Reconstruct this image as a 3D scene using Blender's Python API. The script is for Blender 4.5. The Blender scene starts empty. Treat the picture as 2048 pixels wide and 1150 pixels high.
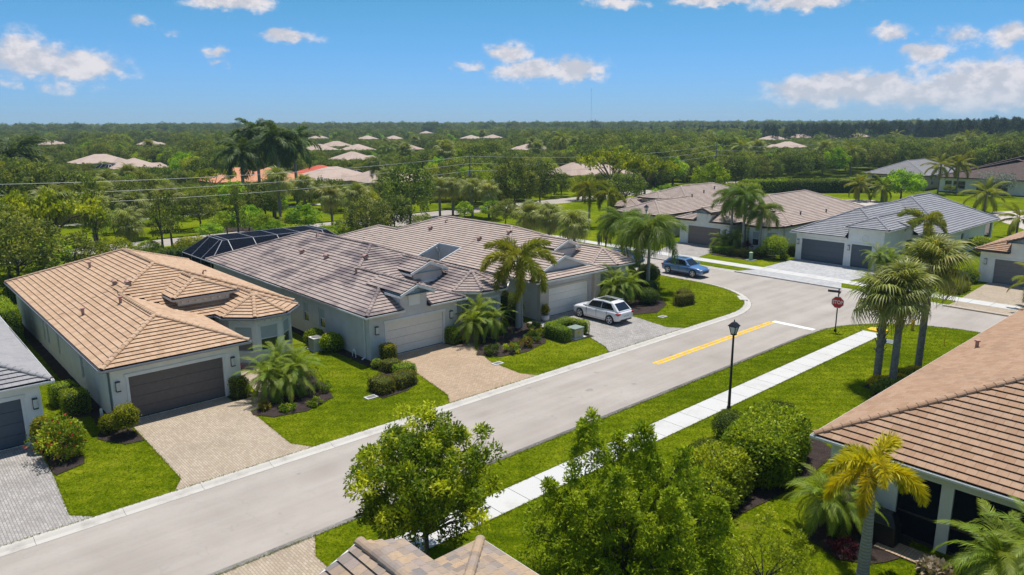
import bpy, bmesh, math, random
import numpy as np
from mathutils import Vector, Matrix, Euler

SC = bpy.context.scene
COL = SC.collection
PI = math.pi
rad = math.radians

# ------------------------------------------------------------------ camera
CAM_H = 15.0
F_PX, PITCH, ROLL, YAW = 1457.97, rad(12.7546), rad(-0.2519), rad(47.958)
_f = np.array([math.cos(YAW)*math.cos(PITCH), math.sin(YAW)*math.cos(PITCH), -math.sin(PITCH)])
_r = np.array([math.sin(YAW), -math.cos(YAW), 0.0])
_u = np.cross(_r, _f)
CR = math.cos(ROLL)*_r + math.sin(ROLL)*_u
CU = -math.sin(ROLL)*_r + math.cos(ROLL)*_u
CF = _f
cam_d = bpy.data.cameras.new('camera')
cam = bpy.data.objects.new('camera', cam_d)
COL.objects.link(cam)
cam_d.sensor_fit = 'HORIZONTAL'
cam_d.sensor_width = 36.0
cam_d.lens = F_PX/2048*36.0
cam_d.clip_start = 0.5
cam_d.clip_end = 20000
mw = Matrix.Identity(4)
for i in range(3):
    mw[i][0] = CR[i]; mw[i][1] = CU[i]; mw[i][2] = -CF[i]
mw[2][3] = CAM_H
cam.matrix_world = mw
SC.camera = cam

def gp(px, py, z=0.0):
    """photo pixel -> point on the horizontal plane at height z"""
    d = CF*F_PX + CR*(px-1024) - CU*(py-575)
    t = (z-CAM_H)/d[2]
    return (d[0]*t, d[1]*t)

def dirof(px, py):
    d = CF*F_PX + CR*(px-1024) - CU*(py-575)
    return d/np.linalg.norm(d)

def proj(p):
    v = np.array([p[0], p[1], p[2]-CAM_H]); w = v@CF
    return 1024+F_PX*(v@CR)/w, 575-F_PX*(v@CU)/w, w

# ------------------------------------------------------------------ world, sun, exposure
SUN_DIR = Vector((0.85, 0.53, 0)).normalized()*math.cos(rad(74)) + Vector((0, 0, math.sin(rad(74))))
world = bpy.data.worlds.new('World'); SC.world = world
world.use_nodes = True
wn, wl = world.node_tree.nodes, world.node_tree.links
wn.clear()
w_out = wn.new('ShaderNodeOutputWorld')
w_bg = wn.new('ShaderNodeBackground'); w_bg.inputs['Strength'].default_value = 0.12
sky = wn.new('ShaderNodeTexSky'); sky.sky_type = 'NISHITA'
sky.sun_disc = False
sky.sun_elevation = rad(74)
sky.sun_rotation = math.atan2(SUN_DIR.x, SUN_DIR.y)
sky.altitude = 0; sky.air_density = 1.0; sky.dust_density = 0.15; sky.ozone_density = 3.0
def wmath(op, a, b=None, c=None):
    n = wn.new('ShaderNodeMath'); n.operation = op
    for i, v in enumerate((a, b, c)):
        if v is None: continue
        if isinstance(v, (int, float)): n.inputs[i].default_value = v
        else: wl.new(v, n.inputs[i])
    return n.outputs[0]
tc = wn.new('ShaderNodeTexCoord')
sep = wn.new('ShaderNodeSeparateXYZ'); wl.new(tc.outputs['Generated'], sep.inputs[0])
elv = wmath('ARCSINE', sep.outputs['Z'])
azi = wmath('ARCTAN2', sep.outputs['Y'], sep.outputs['X'])
# cumulus puffs: (photo x, photo y, half width px, half height px, weight)
PUFFS = [(60,120,70,30,1.0),(150,135,75,24,1.0),(30,85,45,24,.8),(110,175,40,18,.5),(460,2,70,16,1.1),
 (285,46,18,12,.7),(345,67,22,9,.45),(575,74,46,13,.9),(433,103,26,13,.8),(440,127,22,9,.6),(945,130,34,11,.7),(925,145,18,7,.4),
 (1020,105,34,22,1.0),(1060,140,75,20,1.1),(1150,142,48,22,1.1),(1240,4,60,11,.8),(1430,0,90,11,1.0),(1600,2,80,17,1.1),
 (1785,68,30,16,.85),(1852,104,36,17,1.0),(1920,70,38,18,.7),(2030,72,40,20,.9),(1822,138,16,15,.65),
 (1640,180,75,28,1.2),(1740,178,80,28,1.2),(1860,185,100,26,1.2),(1990,170,110,42,1.25),(1930,145,60,26,.9),(2000,205,90,16,.7),(1760,205,80,12,.5),(20,165,30,11,.5)]
nz = wn.new('ShaderNodeTexNoise'); nz.inputs['Scale'].default_value = 30; nz.inputs['Detail'].default_value = 8; nz.inputs['Roughness'].default_value = .62
mp = wn.new('ShaderNodeMapping'); mp.inputs['Scale'].default_value = (1, 1, 1.7)
wl.new(tc.outputs['Generated'], mp.inputs[0]); wl.new(mp.outputs[0], nz.inputs['Vector'])
nzc = wmath('SUBTRACT', nz.outputs['Fac'], 0.5)
azd = wmath('ADD', azi, wmath('MULTIPLY', nzc, 0.05))
eld = wmath('ADD', elv, wmath('MULTIPLY', nzc, 0.03))
acc = None
for (px, py, wx, wy, wt) in PUFFS:
    d = dirof(px, py); a0 = math.atan2(d[1], d[0]); e0 = math.asin(d[2])
    wa = wx/F_PX*1.0; we = wy/F_PX*1.0
    t1 = wmath('POWER', wmath('MULTIPLY', wmath('SUBTRACT', azd, a0), 1/wa), 2)
    t2 = wmath('MULTIPLY_ADD', wmath('POWER', wmath('MULTIPLY', wmath('SUBTRACT', eld, e0), 1/we), 2), 1.0, t1)
    g_ = wmath('MULTIPLY', wmath('EXPONENT', wmath('MULTIPLY', t2, -0.9)), wt)
    acc = g_ if acc is None else wmath('MAXIMUM', acc, g_)
# the same scattered cumulus goes on over the rest of the sky
nz2 = wn.new('ShaderNodeTexNoise'); nz2.inputs['Scale'].default_value = 5.5; nz2.inputs['Detail'].default_value = 2
wl.new(mp.outputs[0], nz2.inputs['Vector'])
cmb = wn.new('ShaderNodeVectorMath'); cmb.operation = 'DOT_PRODUCT'
wl.new(tc.outputs['Generated'], cmb.inputs[0]); cmb.inputs[1].default_value = (CF[0], CF[1], 0.0)
off = wn.new('ShaderNodeMapRange'); off.interpolation_type = 'SMOOTHSTEP'
wl.new(cmb.outputs['Value'], off.inputs['Value'])
off.inputs['From Min'].default_value = 0.80; off.inputs['From Max'].default_value = 0.62
gen = wn.new('ShaderNodeMapRange'); gen.interpolation_type = 'SMOOTHSTEP'
wl.new(nz2.outputs['Fac'], gen.inputs['Value'])
gen.inputs['From Min'].default_value = .55; gen.inputs['From Max'].default_value = .72
acc = wmath('MAXIMUM', acc, wmath('MULTIPLY', gen.outputs[0], off.outputs[0]))
mp3 = wn.new('ShaderNodeMapping'); mp3.inputs['Scale'].default_value = (1, 1, 1.5); mp3.inputs['Location'].default_value = (3.1, 1.7, .4); wl.new(tc.outputs['Generated'], mp3.inputs[0])
nz3 = wn.new('ShaderNodeTexNoise'); nz3.inputs['Scale'].default_value = 44; nz3.inputs['Detail'].default_value = 6; nz3.inputs['Roughness'].default_value = .6; wl.new(mp3.outputs[0], nz3.inputs['Vector'])
dens = wmath('ADD', acc, wmath('MULTIPLY', wmath('SUBTRACT', nz3.outputs['Fac'], .5), 1.15))
lit = wn.new('ShaderNodeMapRange'); lit.interpolation_type = 'SMOOTHSTEP'; wl.new(wmath('ADD', nz3.outputs['Fac'], wmath('MULTIPLY', nzc, .8)), lit.inputs['Value']); lit.inputs['From Min'].default_value = .38; lit.inputs['From Max'].default_value = .66
ccol = wn.new('ShaderNodeMix'); ccol.data_type = 'RGBA'; wl.new(lit.outputs[0], ccol.inputs[0]); ccol.inputs[6].default_value = (4.3,4.25,4.55,1); ccol.inputs[7].default_value = (6.2,5.75,5.75,1)
cm = wn.new('ShaderNodeMapRange'); cm.interpolation_type = 'SMOOTHSTEP'
wl.new(dens, cm.inputs['Value']); cm.inputs['From Min'].default_value = .20; cm.inputs['From Max'].default_value = .80
cm.inputs['To Max'].default_value = .93
tint = wn.new('ShaderNodeMix'); tint.data_type = 'RGBA'; tint.blend_type = 'MULTIPLY'; tint.inputs[0].default_value = 1
wl.new(sky.outputs[0], tint.inputs[6])
hz = wn.new('ShaderNodeMapRange'); hz.interpolation_type = 'SMOOTHSTEP'; wl.new(sep.outputs['Z'], hz.inputs['Value'])
hz.inputs['From Min'].default_value = 0.0; hz.inputs['From Max'].default_value = .23
tc2 = wn.new('ShaderNodeMix'); tc2.data_type = 'RGBA'; wl.new(hz.outputs[0], tc2.inputs[0])
tc2.inputs[6].default_value = (.275,.51,.98,1); tc2.inputs[7].default_value = (.215,.565,.62,1); 
hz2 = wn.new('ShaderNodeMapRange'); hz2.interpolation_type = 'SMOOTHSTEP'; wl.new(sep.outputs['Z'], hz2.inputs['Value'])
hz2.inputs['From Min'].default_value = .23; hz2.inputs['From Max'].default_value = .75
tc3 = wn.new('ShaderNodeMix'); tc3.data_type = 'RGBA'; wl.new(hz2.outputs[0], tc3.inputs[0]); wl.new(tc2.outputs[2], tc3.inputs[6]); tc3.inputs[7].default_value = (.80,.86,.88,1)
wl.new(tc3.outputs[2], tint.inputs[7])
cmix = wn.new('ShaderNodeMix'); cmix.data_type = 'RGBA'
wl.new(cm.outputs[0], cmix.inputs[0]); wl.new(tint.outputs[2], cmix.inputs[6]); wl.new(ccol.outputs[2], cmix.inputs[7])
wl.new(cmix.outputs[2], w_bg.inputs['Color']); wl.new(w_bg.outputs[0], w_out.inputs[0])

world.cycles.sampling_method = 'MANUAL'; world.cycles.sample_map_resolution = 256
sun_d = bpy.data.lights.new('sun', 'SUN'); sun_d.energy = 4.5; sun_d.angle = rad(0.53); sun_d.color = (1.0, .955, .89)
sun = bpy.data.objects.new('sun', sun_d); COL.objects.link(sun)
sun.rotation_euler = (-SUN_DIR).to_track_quat('-Z', 'Y').to_euler()
sun.location = (0, 0, 60)
SC.view_settings.view_transform = 'Standard'; SC.view_settings.look = 'None'
SC.view_settings.exposure = 0.25; SC.view_settings.gamma = 1.0; SC.view_settings.use_curve_mapping = False
SC.cycles.max_bounces = 6; SC.cycles.diffuse_bounces = 3; SC.cycles.glossy_bounces = 2
SC.cycles.transmission_bounces = 3; SC.cycles.transparent_max_bounces = 6; SC.cycles.volume_bounces = 1
SC.cycles.use_denoising = True

# ------------------------------------------------------------------ object helpers
def tag(o, label=None, cat=None, group=None, kind=None):
    if label: o['label'] = label
    if cat: o['category'] = cat
    if group: o['group'] = group
    if kind: o['kind'] = kind
    return o
def link(o, parent=None):
    COL.objects.link(o)
    if parent is not None: o.parent = parent
    return o
def thing(name, label, cat, loc=(0, 0, 0), rz=0.0, group=None):
    o = bpy.data.objects.new(name, None); o.empty_display_size = .3
    link(o); o.location = loc; o.rotation_euler = (0, 0, rz)
    return tag(o, label, cat, group)
def obj(name, me, parent=None, mat=None, loc=None, rot=None, scale=None):
    o = bpy.data.objects.new(name, me)
    if mat is not None and len(me.materials) == 0: me.materials.append(mat)
    link(o, parent)
    if loc is not None: o.location = loc
    if rot is not None: o.rotation_euler = rot
    if scale is not None: o.scale = scale if hasattr(scale, '__len__') else (scale,)*3
    return o

def np_mesh(name, V, quads=None, tris=None, smooth=False, attr=None):
    V = np.asarray(V, dtype=np.float32).reshape(-1, 3)
    me = bpy.data.meshes.new(name)
    parts, starts, tot = [], [], 0
    nl = []
    if quads is not None and len(quads):
        q = np.asarray(quads, dtype=np.int32).reshape(-1, 4); parts.append(q.ravel()); nl.append(np.full(len(q), 4))
    if tris is not None and len(tris):
        t = np.asarray(tris, dtype=np.int32).reshape(-1, 3); parts.append(t.ravel()); nl.append(np.full(len(t), 3))
    idx = np.concatenate(parts); cnt = np.concatenate(nl).astype(np.int32)
    st = np.concatenate([[0], np.cumsum(cnt)[:-1]]).astype(np.int32)
    me.vertices.add(len(V)); me.vertices.foreach_set('co', V.ravel())
    me.loops.add(len(idx)); me.loops.foreach_set('vertex_index', idx)
    me.polygons.add(len(cnt)); me.polygons.foreach_set('loop_start', st)
    if smooth: me.polygons.foreach_set('use_smooth', np.ones(len(cnt), dtype=bool))
    me.update(calc_edges=True)
    if attr is not None:
        a = me.attributes.new('tint', 'FLOAT', 'POINT'); a.data.foreach_set('value', np.asarray(attr, dtype=np.float32))
    return me

class MB:
    """collects faces; build() makes one mesh"""
    def __init__(s): s.v = []; s.f = []; s.m = []; s.cur = 0
    def add(s, verts, faces):
        b = len(s.v); s.v += [tuple(p) for p in verts]
        for f in faces: s.f.append([b+i for i in f]); s.m.append(s.cur)
    def box(s, x0, x1, y0, y1, z0, z1):
        s.add([(x0,y0,z0),(x1,y0,z0),(x1,y1,z0),(x0,y1,z0),(x0,y0,z1),(x1,y0,z1),(x1,y1,z1),(x0,y1,z1)],
              [(3,2,1,0),(4,5,6,7),(0,1,5,4),(1,2,6,5),(2,3,7,6),(3,0,4,7)])
    def poly(s, pts): s.add(pts, [list(range(len(pts)))])
    def prism(s, pts2, z0, z1):
        n = len(pts2)
        a = sum(pts2[i][0]*pts2[(i+1)%n][1]-pts2[(i+1)%n][0]*pts2[i][1] for i in range(n))
        if a < 0: pts2 = pts2[::-1]
        v = [(p[0],p[1],z0) for p in pts2]+[(p[0],p[1],z1) for p in pts2]
        s.add(v, [list(range(n))[::-1], list(range(n,2*n))]+[(i,(i+1)%n,n+(i+1)%n,n+i) for i in range(n)])
    def bar(s, a, b, w, h, up=(0,0,1)):
        a = Vector(a); b = Vector(b); d = (b-a).normalized()
        x = d.cross(Vector(up))
        if x.length < 1e-4: x = d.cross(Vector((1,0,0)))
        x.normalize(); y = x.cross(d).normalized(); x = x*w/2; y = y*h/2
        s.add([a-x-y,a+x-y,a+x+y,a-x+y,b-x-y,b+x-y,b+x+y,b-x+y],
              [(3,2,1,0),(4,5,6,7),(0,1,5,4),(1,2,6,5),(2,3,7,6),(3,0,4,7)])
    def tube(s, path, radii, n=8, cap=True):
        path = [Vector(p) for p in path]; rings = []
        x = None
        for i, p in enumerate(path):
            d = (path[min(i+1,len(path)-1)]-path[max(i-1,0)]).normalized()
            if x is None:
                x = d.cross(Vector((0,1,0)))
                if x.length < .1: x = d.cross(Vector((1,0,0)))
            else: x = x-d*x.dot(d)
            x.normalize(); y = d.cross(x)
            r = radii[i] if hasattr(radii,'__len__') else radii
            rings.append([p+(x*math.cos(2*PI*k/n)+y*math.sin(2*PI*k/n))*r for k in range(n)])
        v = [q for r in rings for q in r]; f = []
        for i in range(len(path)-1):
            for k in range(n): f.append((i*n+k, i*n+(k+1)%n, (i+1)*n+(k+1)%n, (i+1)*n+k))
        if cap: f += [tuple(range(n))[::-1], tuple(range((len(path)-1)*n, len(path)*n))]
        s.add(v, f)
    def lathe(s, c, prof, n=16):
        v = []; f = []
        for (r, z) in prof:
            for k in range(n): v.append((c[0]+r*math.cos(2*PI*k/n), c[1]+r*math.sin(2*PI*k/n), c[2]+z))
        for i in range(len(prof)-1):
            for k in range(n): f.append((i*n+k, i*n+(k+1)%n, (i+1)*n+(k+1)%n, (i+1)*n+k))
        f += [tuple(range(n))[::-1], tuple(range((len(prof)-1)*n, len(prof)*n))]
        s.add(v, f)
    def mesh(s, name, mats, smooth=False, mir=False):
        me = bpy.data.meshes.new(name)
        v = [(-p[0],p[1],p[2]) for p in s.v] if mir else [tuple(p) for p in s.v]
        f = [list(q)[::-1] for q in s.f] if mir else s.f
        me.from_pydata(v, [], f)
        for m in (mats if isinstance(mats,(list,tuple)) else [mats]): me.materials.append(m)
        if any(s.m): me.polygons.foreach_set('material_index', s.m)
        if smooth: me.polygons.foreach_set('use_smooth', [True]*len(me.polygons))
        me.update()
        return me
    def build(s, name, mats, parent=None, smooth=False, mir=False, loc=None, rot=None):
        return obj(name, s.mesh(name, mats, smooth, mir), parent, None, loc, rot)

# ------------------------------------------------------------------ materials
def newmat(name):
    m = bpy.data.materials.new(name); m.use_nodes = True
    nt = m.node_tree; b = nt.nodes['Principled BSDF']
    return m, nt, b
def lnk(nt, a, b): nt.links.new(a, b)
def coord(nt, kind='Object', scale=None):
    t = nt.nodes.new('ShaderNodeTexCoord'); o = t.outputs[kind]
    if scale is not None:
        mpn = nt.nodes.new('ShaderNodeMapping'); mpn.inputs['Scale'].default_value = scale if hasattr(scale,'__len__') else (scale,)*3
        lnk(nt, o, mpn.inputs[0]); o = mpn.outputs[0]
    return o
def noise(nt, vec, scale, detail=4, rough=.55):
    n = nt.nodes.new('ShaderNodeTexNoise'); n.inputs['Scale'].default_value = scale; n.inputs['Detail'].default_value = detail; n.inputs['Roughness'].default_value = rough
    if vec is not None: lnk(nt, vec, n.inputs['Vector'])
    return n.outputs['Fac']
def ramp(nt, fac, stops):
    r = nt.nodes.new('ShaderNodeValToRGB'); cr = r.color_ramp
    while len(cr.elements) < len(stops): cr.elements.new(.5)
    for e, (p, c) in zip(cr.elements, stops): e.position = p; e.color = (c[0], c[1], c[2], 1)
    lnk(nt, fac, r.inputs[0]); return r.outputs[0]
def mixc(nt, fac, a, b, mode='MIX'):
    n = nt.nodes.new('ShaderNodeMix'); n.data_type = 'RGBA'; n.blend_type = mode
    for i, v in ((0, fac), (6, a), (7, b)):
        if isinstance(v, (int, float)): n.inputs[i].default_value = v
        elif isinstance(v, (tuple, list)): n.inputs[i].default_value = (v[0], v[1], v[2], 1)
        else: lnk(nt, v, n.inputs[i])
    return n.outputs[2]
def mth(nt, op, a, b=0.0):
    n = nt.nodes.new('ShaderNodeMath'); n.operation = op
    for i, v in enumerate((a, b)):
        if isinstance(v, (int, float)): n.inputs[i].default_value = v
        else: lnk(nt, v, n.inputs[i])
    return n.outputs[0]
def mrange(nt, v, a, b, c=0.0, d=1.0):
    n = nt.nodes.new('ShaderNodeMapRange'); n.interpolation_type = 'SMOOTHSTEP'; lnk(nt, v, n.inputs['Value'])
    for k, x in (('From Min', a), ('From Max', b), ('To Min', c), ('To Max', d)): n.inputs[k].default_value = x
    return n.outputs[0]
def bump(nt, b, h, strength, dist=.02):
    n = nt.nodes.new('ShaderNodeBump'); n.inputs['Strength'].default_value = strength; n.inputs['Distance'].default_value = dist
    lnk(nt, h, n.inputs['Height']); lnk(nt, n.outputs[0], b.inputs['Normal'])
def rnd_island(nt):
    g = nt.nodes.new('ShaderNodeNewGeometry').outputs['Random Per Island']
    o = nt.nodes.new('ShaderNodeObjectInfo').outputs['Random']
    return mth(nt, 'FRACT', mth(nt, 'ADD', g, mth(nt, 'MULTIPLY', o, 7.31)))
def paint(name, col, rough=.55, var=.06, scale=3.0, bmp=0.0, bscale=60, metal=0.0, spec=None):
    m, nt, b = newmat(name); c = coord(nt)
    f = noise(nt, c, scale, 5)
    d = tuple(x*(1-var*2) for x in col); l = tuple(min(1, x*(1+var)) for x in col)
    lnk(nt, ramp(nt, f, [(.3, d), (.7, l)]), b.inputs['Base Color'])
    b.inputs['Roughness'].default_value = rough; b.inputs['Metallic'].default_value = metal
    if spec is not None: b.inputs['Specular IOR Level'].default_value = spec
    if bmp: bump(nt, b, noise(nt, c, bscale, 3), bmp, .01)
    return m
def tile_mat(name, cols, stain=(.1,.08,.07), stain_amt=.35, lo=.5, hi=.75):
    m, nt, b = newmat(name); c = coord(nt)
    n = len(cols)
    base = ramp(nt, rnd_island(nt), [(i/(n-1) if n > 1 else 0, q) for i, q in enumerate(cols)])
    g = nt.nodes.new('ShaderNodeNewGeometry').outputs['Position']
    mp_ = nt.nodes.new('ShaderNodeMapping'); mp_.inputs['Scale'].default_value = (1, 1, 2.2); lnk(nt, g, mp_.inputs[0])
    big = noise(nt, mp_.outputs[0], .45, 5, .6)
    fine = noise(nt, g, 9, 4, .65)
    f = mth(nt, 'MULTIPLY', mrange(nt, big, lo, hi), stain_amt)
    base = mixc(nt, f, base, stain)
    base = mixc(nt, mrange(nt, fine, .4, .75, 0, .28), base, tuple(x*.62 for x in cols[0]))
    lnk(nt, base, b.inputs['Base Color']); b.inputs['Roughness'].default_value = .8
    b.inputs['Specular IOR Level'].default_value = .25
    bump(nt, b, noise(nt, g, 35, 3), .25, .01)
    return m
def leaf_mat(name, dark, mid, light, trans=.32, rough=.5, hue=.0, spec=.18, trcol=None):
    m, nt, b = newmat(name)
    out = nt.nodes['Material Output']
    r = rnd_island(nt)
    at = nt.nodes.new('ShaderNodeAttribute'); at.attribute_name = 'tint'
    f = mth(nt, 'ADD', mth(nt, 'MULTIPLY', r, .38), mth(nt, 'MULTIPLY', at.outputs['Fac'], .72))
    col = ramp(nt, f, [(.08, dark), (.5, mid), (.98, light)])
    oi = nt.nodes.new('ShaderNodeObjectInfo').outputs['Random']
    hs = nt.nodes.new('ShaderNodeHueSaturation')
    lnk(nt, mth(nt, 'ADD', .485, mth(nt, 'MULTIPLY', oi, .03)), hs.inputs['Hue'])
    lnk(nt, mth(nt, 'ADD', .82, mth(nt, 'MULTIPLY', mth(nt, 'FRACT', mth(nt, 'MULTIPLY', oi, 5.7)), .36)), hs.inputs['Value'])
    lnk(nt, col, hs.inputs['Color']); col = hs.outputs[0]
    lnk(nt, col, b.inputs['Base Color']); b.inputs['Roughness'].default_value = rough
    b.inputs['Specular IOR Level'].default_value = spec
    tr = nt.nodes.new('ShaderNodeBsdfTranslucent')
    lnk(nt, mixc(nt, 1.0, col, (1.25, 1.2, .55), 'MULTIPLY'), tr.inputs['Color'])
    mx = nt.nodes.new('ShaderNodeMixShader'); mx.inputs[0].default_value = trans
    lnk(nt, b.outputs[0], mx.inputs[1]); lnk(nt, tr.outputs[0], mx.inputs[2]); lnk(nt, mx.outputs[0], out.inputs['Surface'])
    return m
def glass_mat(name, col, rough=.06):
    m, nt, b = newmat(name); b.inputs['Base Color'].default_value = (*col, 1); b.inputs['Roughness'].default_value = rough
    b.inputs['Specular IOR Level'].default_value = .8
    return m

def lawn_mat(name, a, b_, c_, sc=1.0):
    m, nt, b = newmat(name); c = coord(nt)
    big = noise(nt, c, .16*sc, 4, .55); med = noise(nt, c, 1.1*sc, 4, .6); fine = noise(nt, c, 7.5*sc, 3, .75); vf = noise(nt, c, 34*sc, 2, .8)
    f = mth(nt, 'ADD', mth(nt, 'MULTIPLY', big, .24), mth(nt, 'ADD', mth(nt, 'MULTIPLY', med, .22), mth(nt, 'ADD', mth(nt, 'MULTIPLY', fine, .40), mth(nt, 'MULTIPLY', vf, .14))))
    mw_ = nt.nodes.new('ShaderNodeTexWave'); mw_.bands_direction = 'DIAGONAL'; mw_.inputs['Scale'].default_value = .55*sc; mw_.inputs['Distortion'].default_value = 1.2; mw_.inputs['Detail'].default_value = 2; lnk(nt, c, mw_.inputs['Vector'])
    f = mth(nt, 'ADD', f, mth(nt, 'MULTIPLY', mth(nt, 'SUBTRACT', mw_.outputs['Fac'], .5), .028))
    col = ramp(nt, f, [(.38, a), (.49, b_), (.60, c_)])
    dry = noise(nt, c, .5*sc, 5, .7); col = mixc(nt, mrange(nt, dry, .60, .76, 0, .38), col, (.27,.23,.06))
    lnk(nt, col, b.inputs['Base Color'])
    b.inputs['Roughness'].default_value = 1.0; b.inputs['Specular IOR Level'].default_value = 0.0
    bump(nt, b, mth(nt, 'ADD', mth(nt, 'MULTIPLY', fine, 1.0), mth(nt, 'MULTIPLY', vf, .6)), 1.0, .09)
    return m
def road_mat(name):
    m, nt, b = newmat(name); c = coord(nt)
    st = coord(nt, 'Object', (.035, .75, 1)); st2 = coord(nt, 'Object', (.75, .035, 1))
    f1 = noise(nt, c, .30, 6, .62); f2 = noise(nt, st, 1.0, 5, .6); f3 = noise(nt, c, 55, 4, .8); f4 = noise(nt, c, 2.4, 6, .7)
    base = ramp(nt, f1, [(.3, (.305,.270,.232)), (.7, (.405,.362,.318))])
    base = mixc(nt, mrange(nt, f2, .42, .70, 0, .38), base, (.47,.43,.385))
    base = mixc(nt, mrange(nt, f2, .50, .30, 0, .30), base, (.27,.245,.225))
    base = mixc(nt, mrange(nt, f4, .46, .74, 0, .30), base, (.26,.24,.22))
    base = mixc(nt, mrange(nt, f3, .48, .70, 0, .42), base, (.20,.185,.17))
    sp = noise(nt, c, 1.15, 3, .45)
    base = mixc(nt, mrange(nt, sp, .69, .76, 0, .40), base, (.15,.14,.135))
    # hairline cracks
    vo = nt.nodes.new('ShaderNodeTexVoronoi'); vo.feature = 'DISTANCE_TO_EDGE'; vo.inputs['Scale'].default_value = .17
    wv = nt.nodes.new('ShaderNodeVectorMath'); wv.operation = 'ADD'
    nn = nt.nodes.new('ShaderNodeTexNoise'); nn.inputs['Scale'].default_value = .9; lnk(nt, c, nn.inputs['Vector'])
    sc_ = nt.nodes.new('ShaderNodeVectorMath'); sc_.operation = 'SCALE'; lnk(nt, nn.outputs['Color'], sc_.inputs[0]); sc_.inputs['Scale'].default_value = 2.2
    lnk(nt, c, wv.inputs[0]); lnk(nt, sc_.outputs[0], wv.inputs[1]); lnk(nt, wv.outputs[0], vo.inputs['Vector'])
    base = mixc(nt, mrange(nt, vo.outputs['Distance'], .005, .0012, 0, .13), base, (.13,.12,.115))
    lnk(nt, base, b.inputs['Base Color']); b.inputs['Roughness'].default_value = .95
    b.inputs['Specular IOR Level'].default_value = .15
    bump(nt, b, f3, .5, .012)
    return m
def paver_mat(name, c1, c2, mort, rot=0.0, stain=.25, bw=.21, bh=.105):
    m, nt, b = newmat(name)
    t = nt.nodes.new('ShaderNodeTexCoord'); mpn = nt.nodes.new('ShaderNodeMapping'); mpn.inputs['Rotation'].default_value = (0, 0, rot)
    lnk(nt, t.outputs['Object'], mpn.inputs[0])
    br = nt.nodes.new('ShaderNodeTexBrick'); lnk(nt, mpn.outputs[0], br.inputs['Vector'])
    br.inputs['Scale'].default_value = 1.0; br.inputs['Brick Width'].default_value = bw; br.inputs['Row Height'].default_value = bh
    br.inputs['Mortar Size'].default_value = .008; br.inputs['Mortar Smooth'].default_value = .3; br.inputs['Bias'].default_value = -.1
    br.inputs['Color1'].default_value = (*c1, 1); br.inputs['Color2'].default_value = (*c2, 1); br.inputs['Mortar'].default_value = (*mort, 1)
    big = noise(nt, t.outputs['Object'], .55, 5, .6); fine = noise(nt, t.outputs['Object'], 18, 4, .6)
    col = mixc(nt, mrange(nt, big, .42, .72, 0, stain), br.outputs['Color'], tuple(x*.55 for x in c1))
    col = mixc(nt, mrange(nt, fine, .45, .75, 0, .22), col, tuple(min(1, x*1.25) for x in c2))
    lnk(nt, col, b.inputs['Base Color']); b.inputs['Roughness'].default_value = .9; b.inputs['Specular IOR Level'].default_value = .2
    inv = mth(nt, 'SUBTRACT', 1.0, br.outputs['Fac'])
    bump(nt, b, inv, .6, .012)
    return m
def concrete_mat(name, col, dirt, amt=.3, scale=.8):
    m, nt, b = newmat(name); c = coord(nt); g = nt.nodes.new('ShaderNodeNewGeometry').outputs['Position']
    oi = nt.nodes.new('ShaderNodeObjectInfo').outputs['Random']
    base = mixc(nt, mth(nt, 'MULTIPLY', oi, .16), col, tuple(x*.78 for x in col))
    f = noise(nt, g, scale, 6, .65); f3 = noise(nt, g, 30, 4, .7)
    base = mixc(nt, mrange(nt, f, .48, .74, 0, amt), base, dirt)
    base = mixc(nt, mrange(nt, f3, .5, .75, 0, .18), base, tuple(x*.7 for x in col))
    lnk(nt, base, b.inputs['Base Color']); b.inputs['Roughness'].default_value = .85; b.inputs['Specular IOR Level'].default_value = .25
    bump(nt, b, f3, .2, .008)
    return m
def mulch_mat(name, a, b_):
    m, nt, b = newmat(name); c = coord(nt)
    f = noise(nt, c, 26, 5, .75); f2 = noise(nt, c, 2.2, 4)
    col = ramp(nt, f, [(.35, a), (.62, b_), (.75, tuple(min(1, x*1.9) for x in b_))])
    lnk(nt, mixc(nt, mrange(nt, f2, .4, .7, 0, .5), col, a), b.inputs['Base Color']); b.inputs['Roughness'].default_value = 1.0
    b.inputs['Specular IOR Level'].default_value = .1
    bump(nt, b, f, 1.0, .06)
    return m

M = {}
M['lawn'] = lawn_mat('lawn', (.036,.070,.0015), (.112,.158,.0028), (.255,.285,.012))
M['field'] = lawn_mat('field', (.05,.085,.006), (.095,.135,.010), (.15,.18,.02), .35)
M['road'] = road_mat('asphalt')
M['curb'] = concrete_mat('curb_concrete', (.50,.47,.42), (.23,.20,.17), .55, .9)
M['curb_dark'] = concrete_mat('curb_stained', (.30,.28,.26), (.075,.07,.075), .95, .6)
M['walk'] = concrete_mat('walk_concrete', (.53,.52,.495), (.33,.30,.26), .38, .6)
M['paver_tan'] = paver_mat('pavers_tan', (.37,.265,.175), (.47,.36,.25), (.21,.155,.105))
M['paver_tan2'] = paver_mat('pavers_blend', (.36,.29,.21), (.46,.385,.29), (.19,.15,.115), PI/2)
M['paver_grey'] = paver_mat('pavers_grey', (.30,.275,.25), (.42,.395,.365), (.14,.13,.12), PI/2, .4)
M['paver_cool'] = paver_mat('pavers_cool', (.36,.36,.36), (.46,.46,.455), (.24,.24,.24), 0, .2, .42, .21)
M['mulch'] = mulch_mat('mulch', (.020,.015,.014), (.085,.062,.055))
M['sand'] = mulch_mat('sand', (.42,.36,.30), (.58,.52,.46))
M['yellow'] = paint('road_yellow', (.80,.46,.004), .7, .14, 2.2)
M['white_line'] = paint('road_white', (.74,.74,.72), .7, .1, 2.0)
M['under'] = paint('roof_underlay', (.018,.015,.014), .95, .1)
M['white'] = paint('white_trim', (.74,.74,.72), .45, .03)
M['soffit'] = paint('soffit', (.62,.60,.54), .6, .03)
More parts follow.
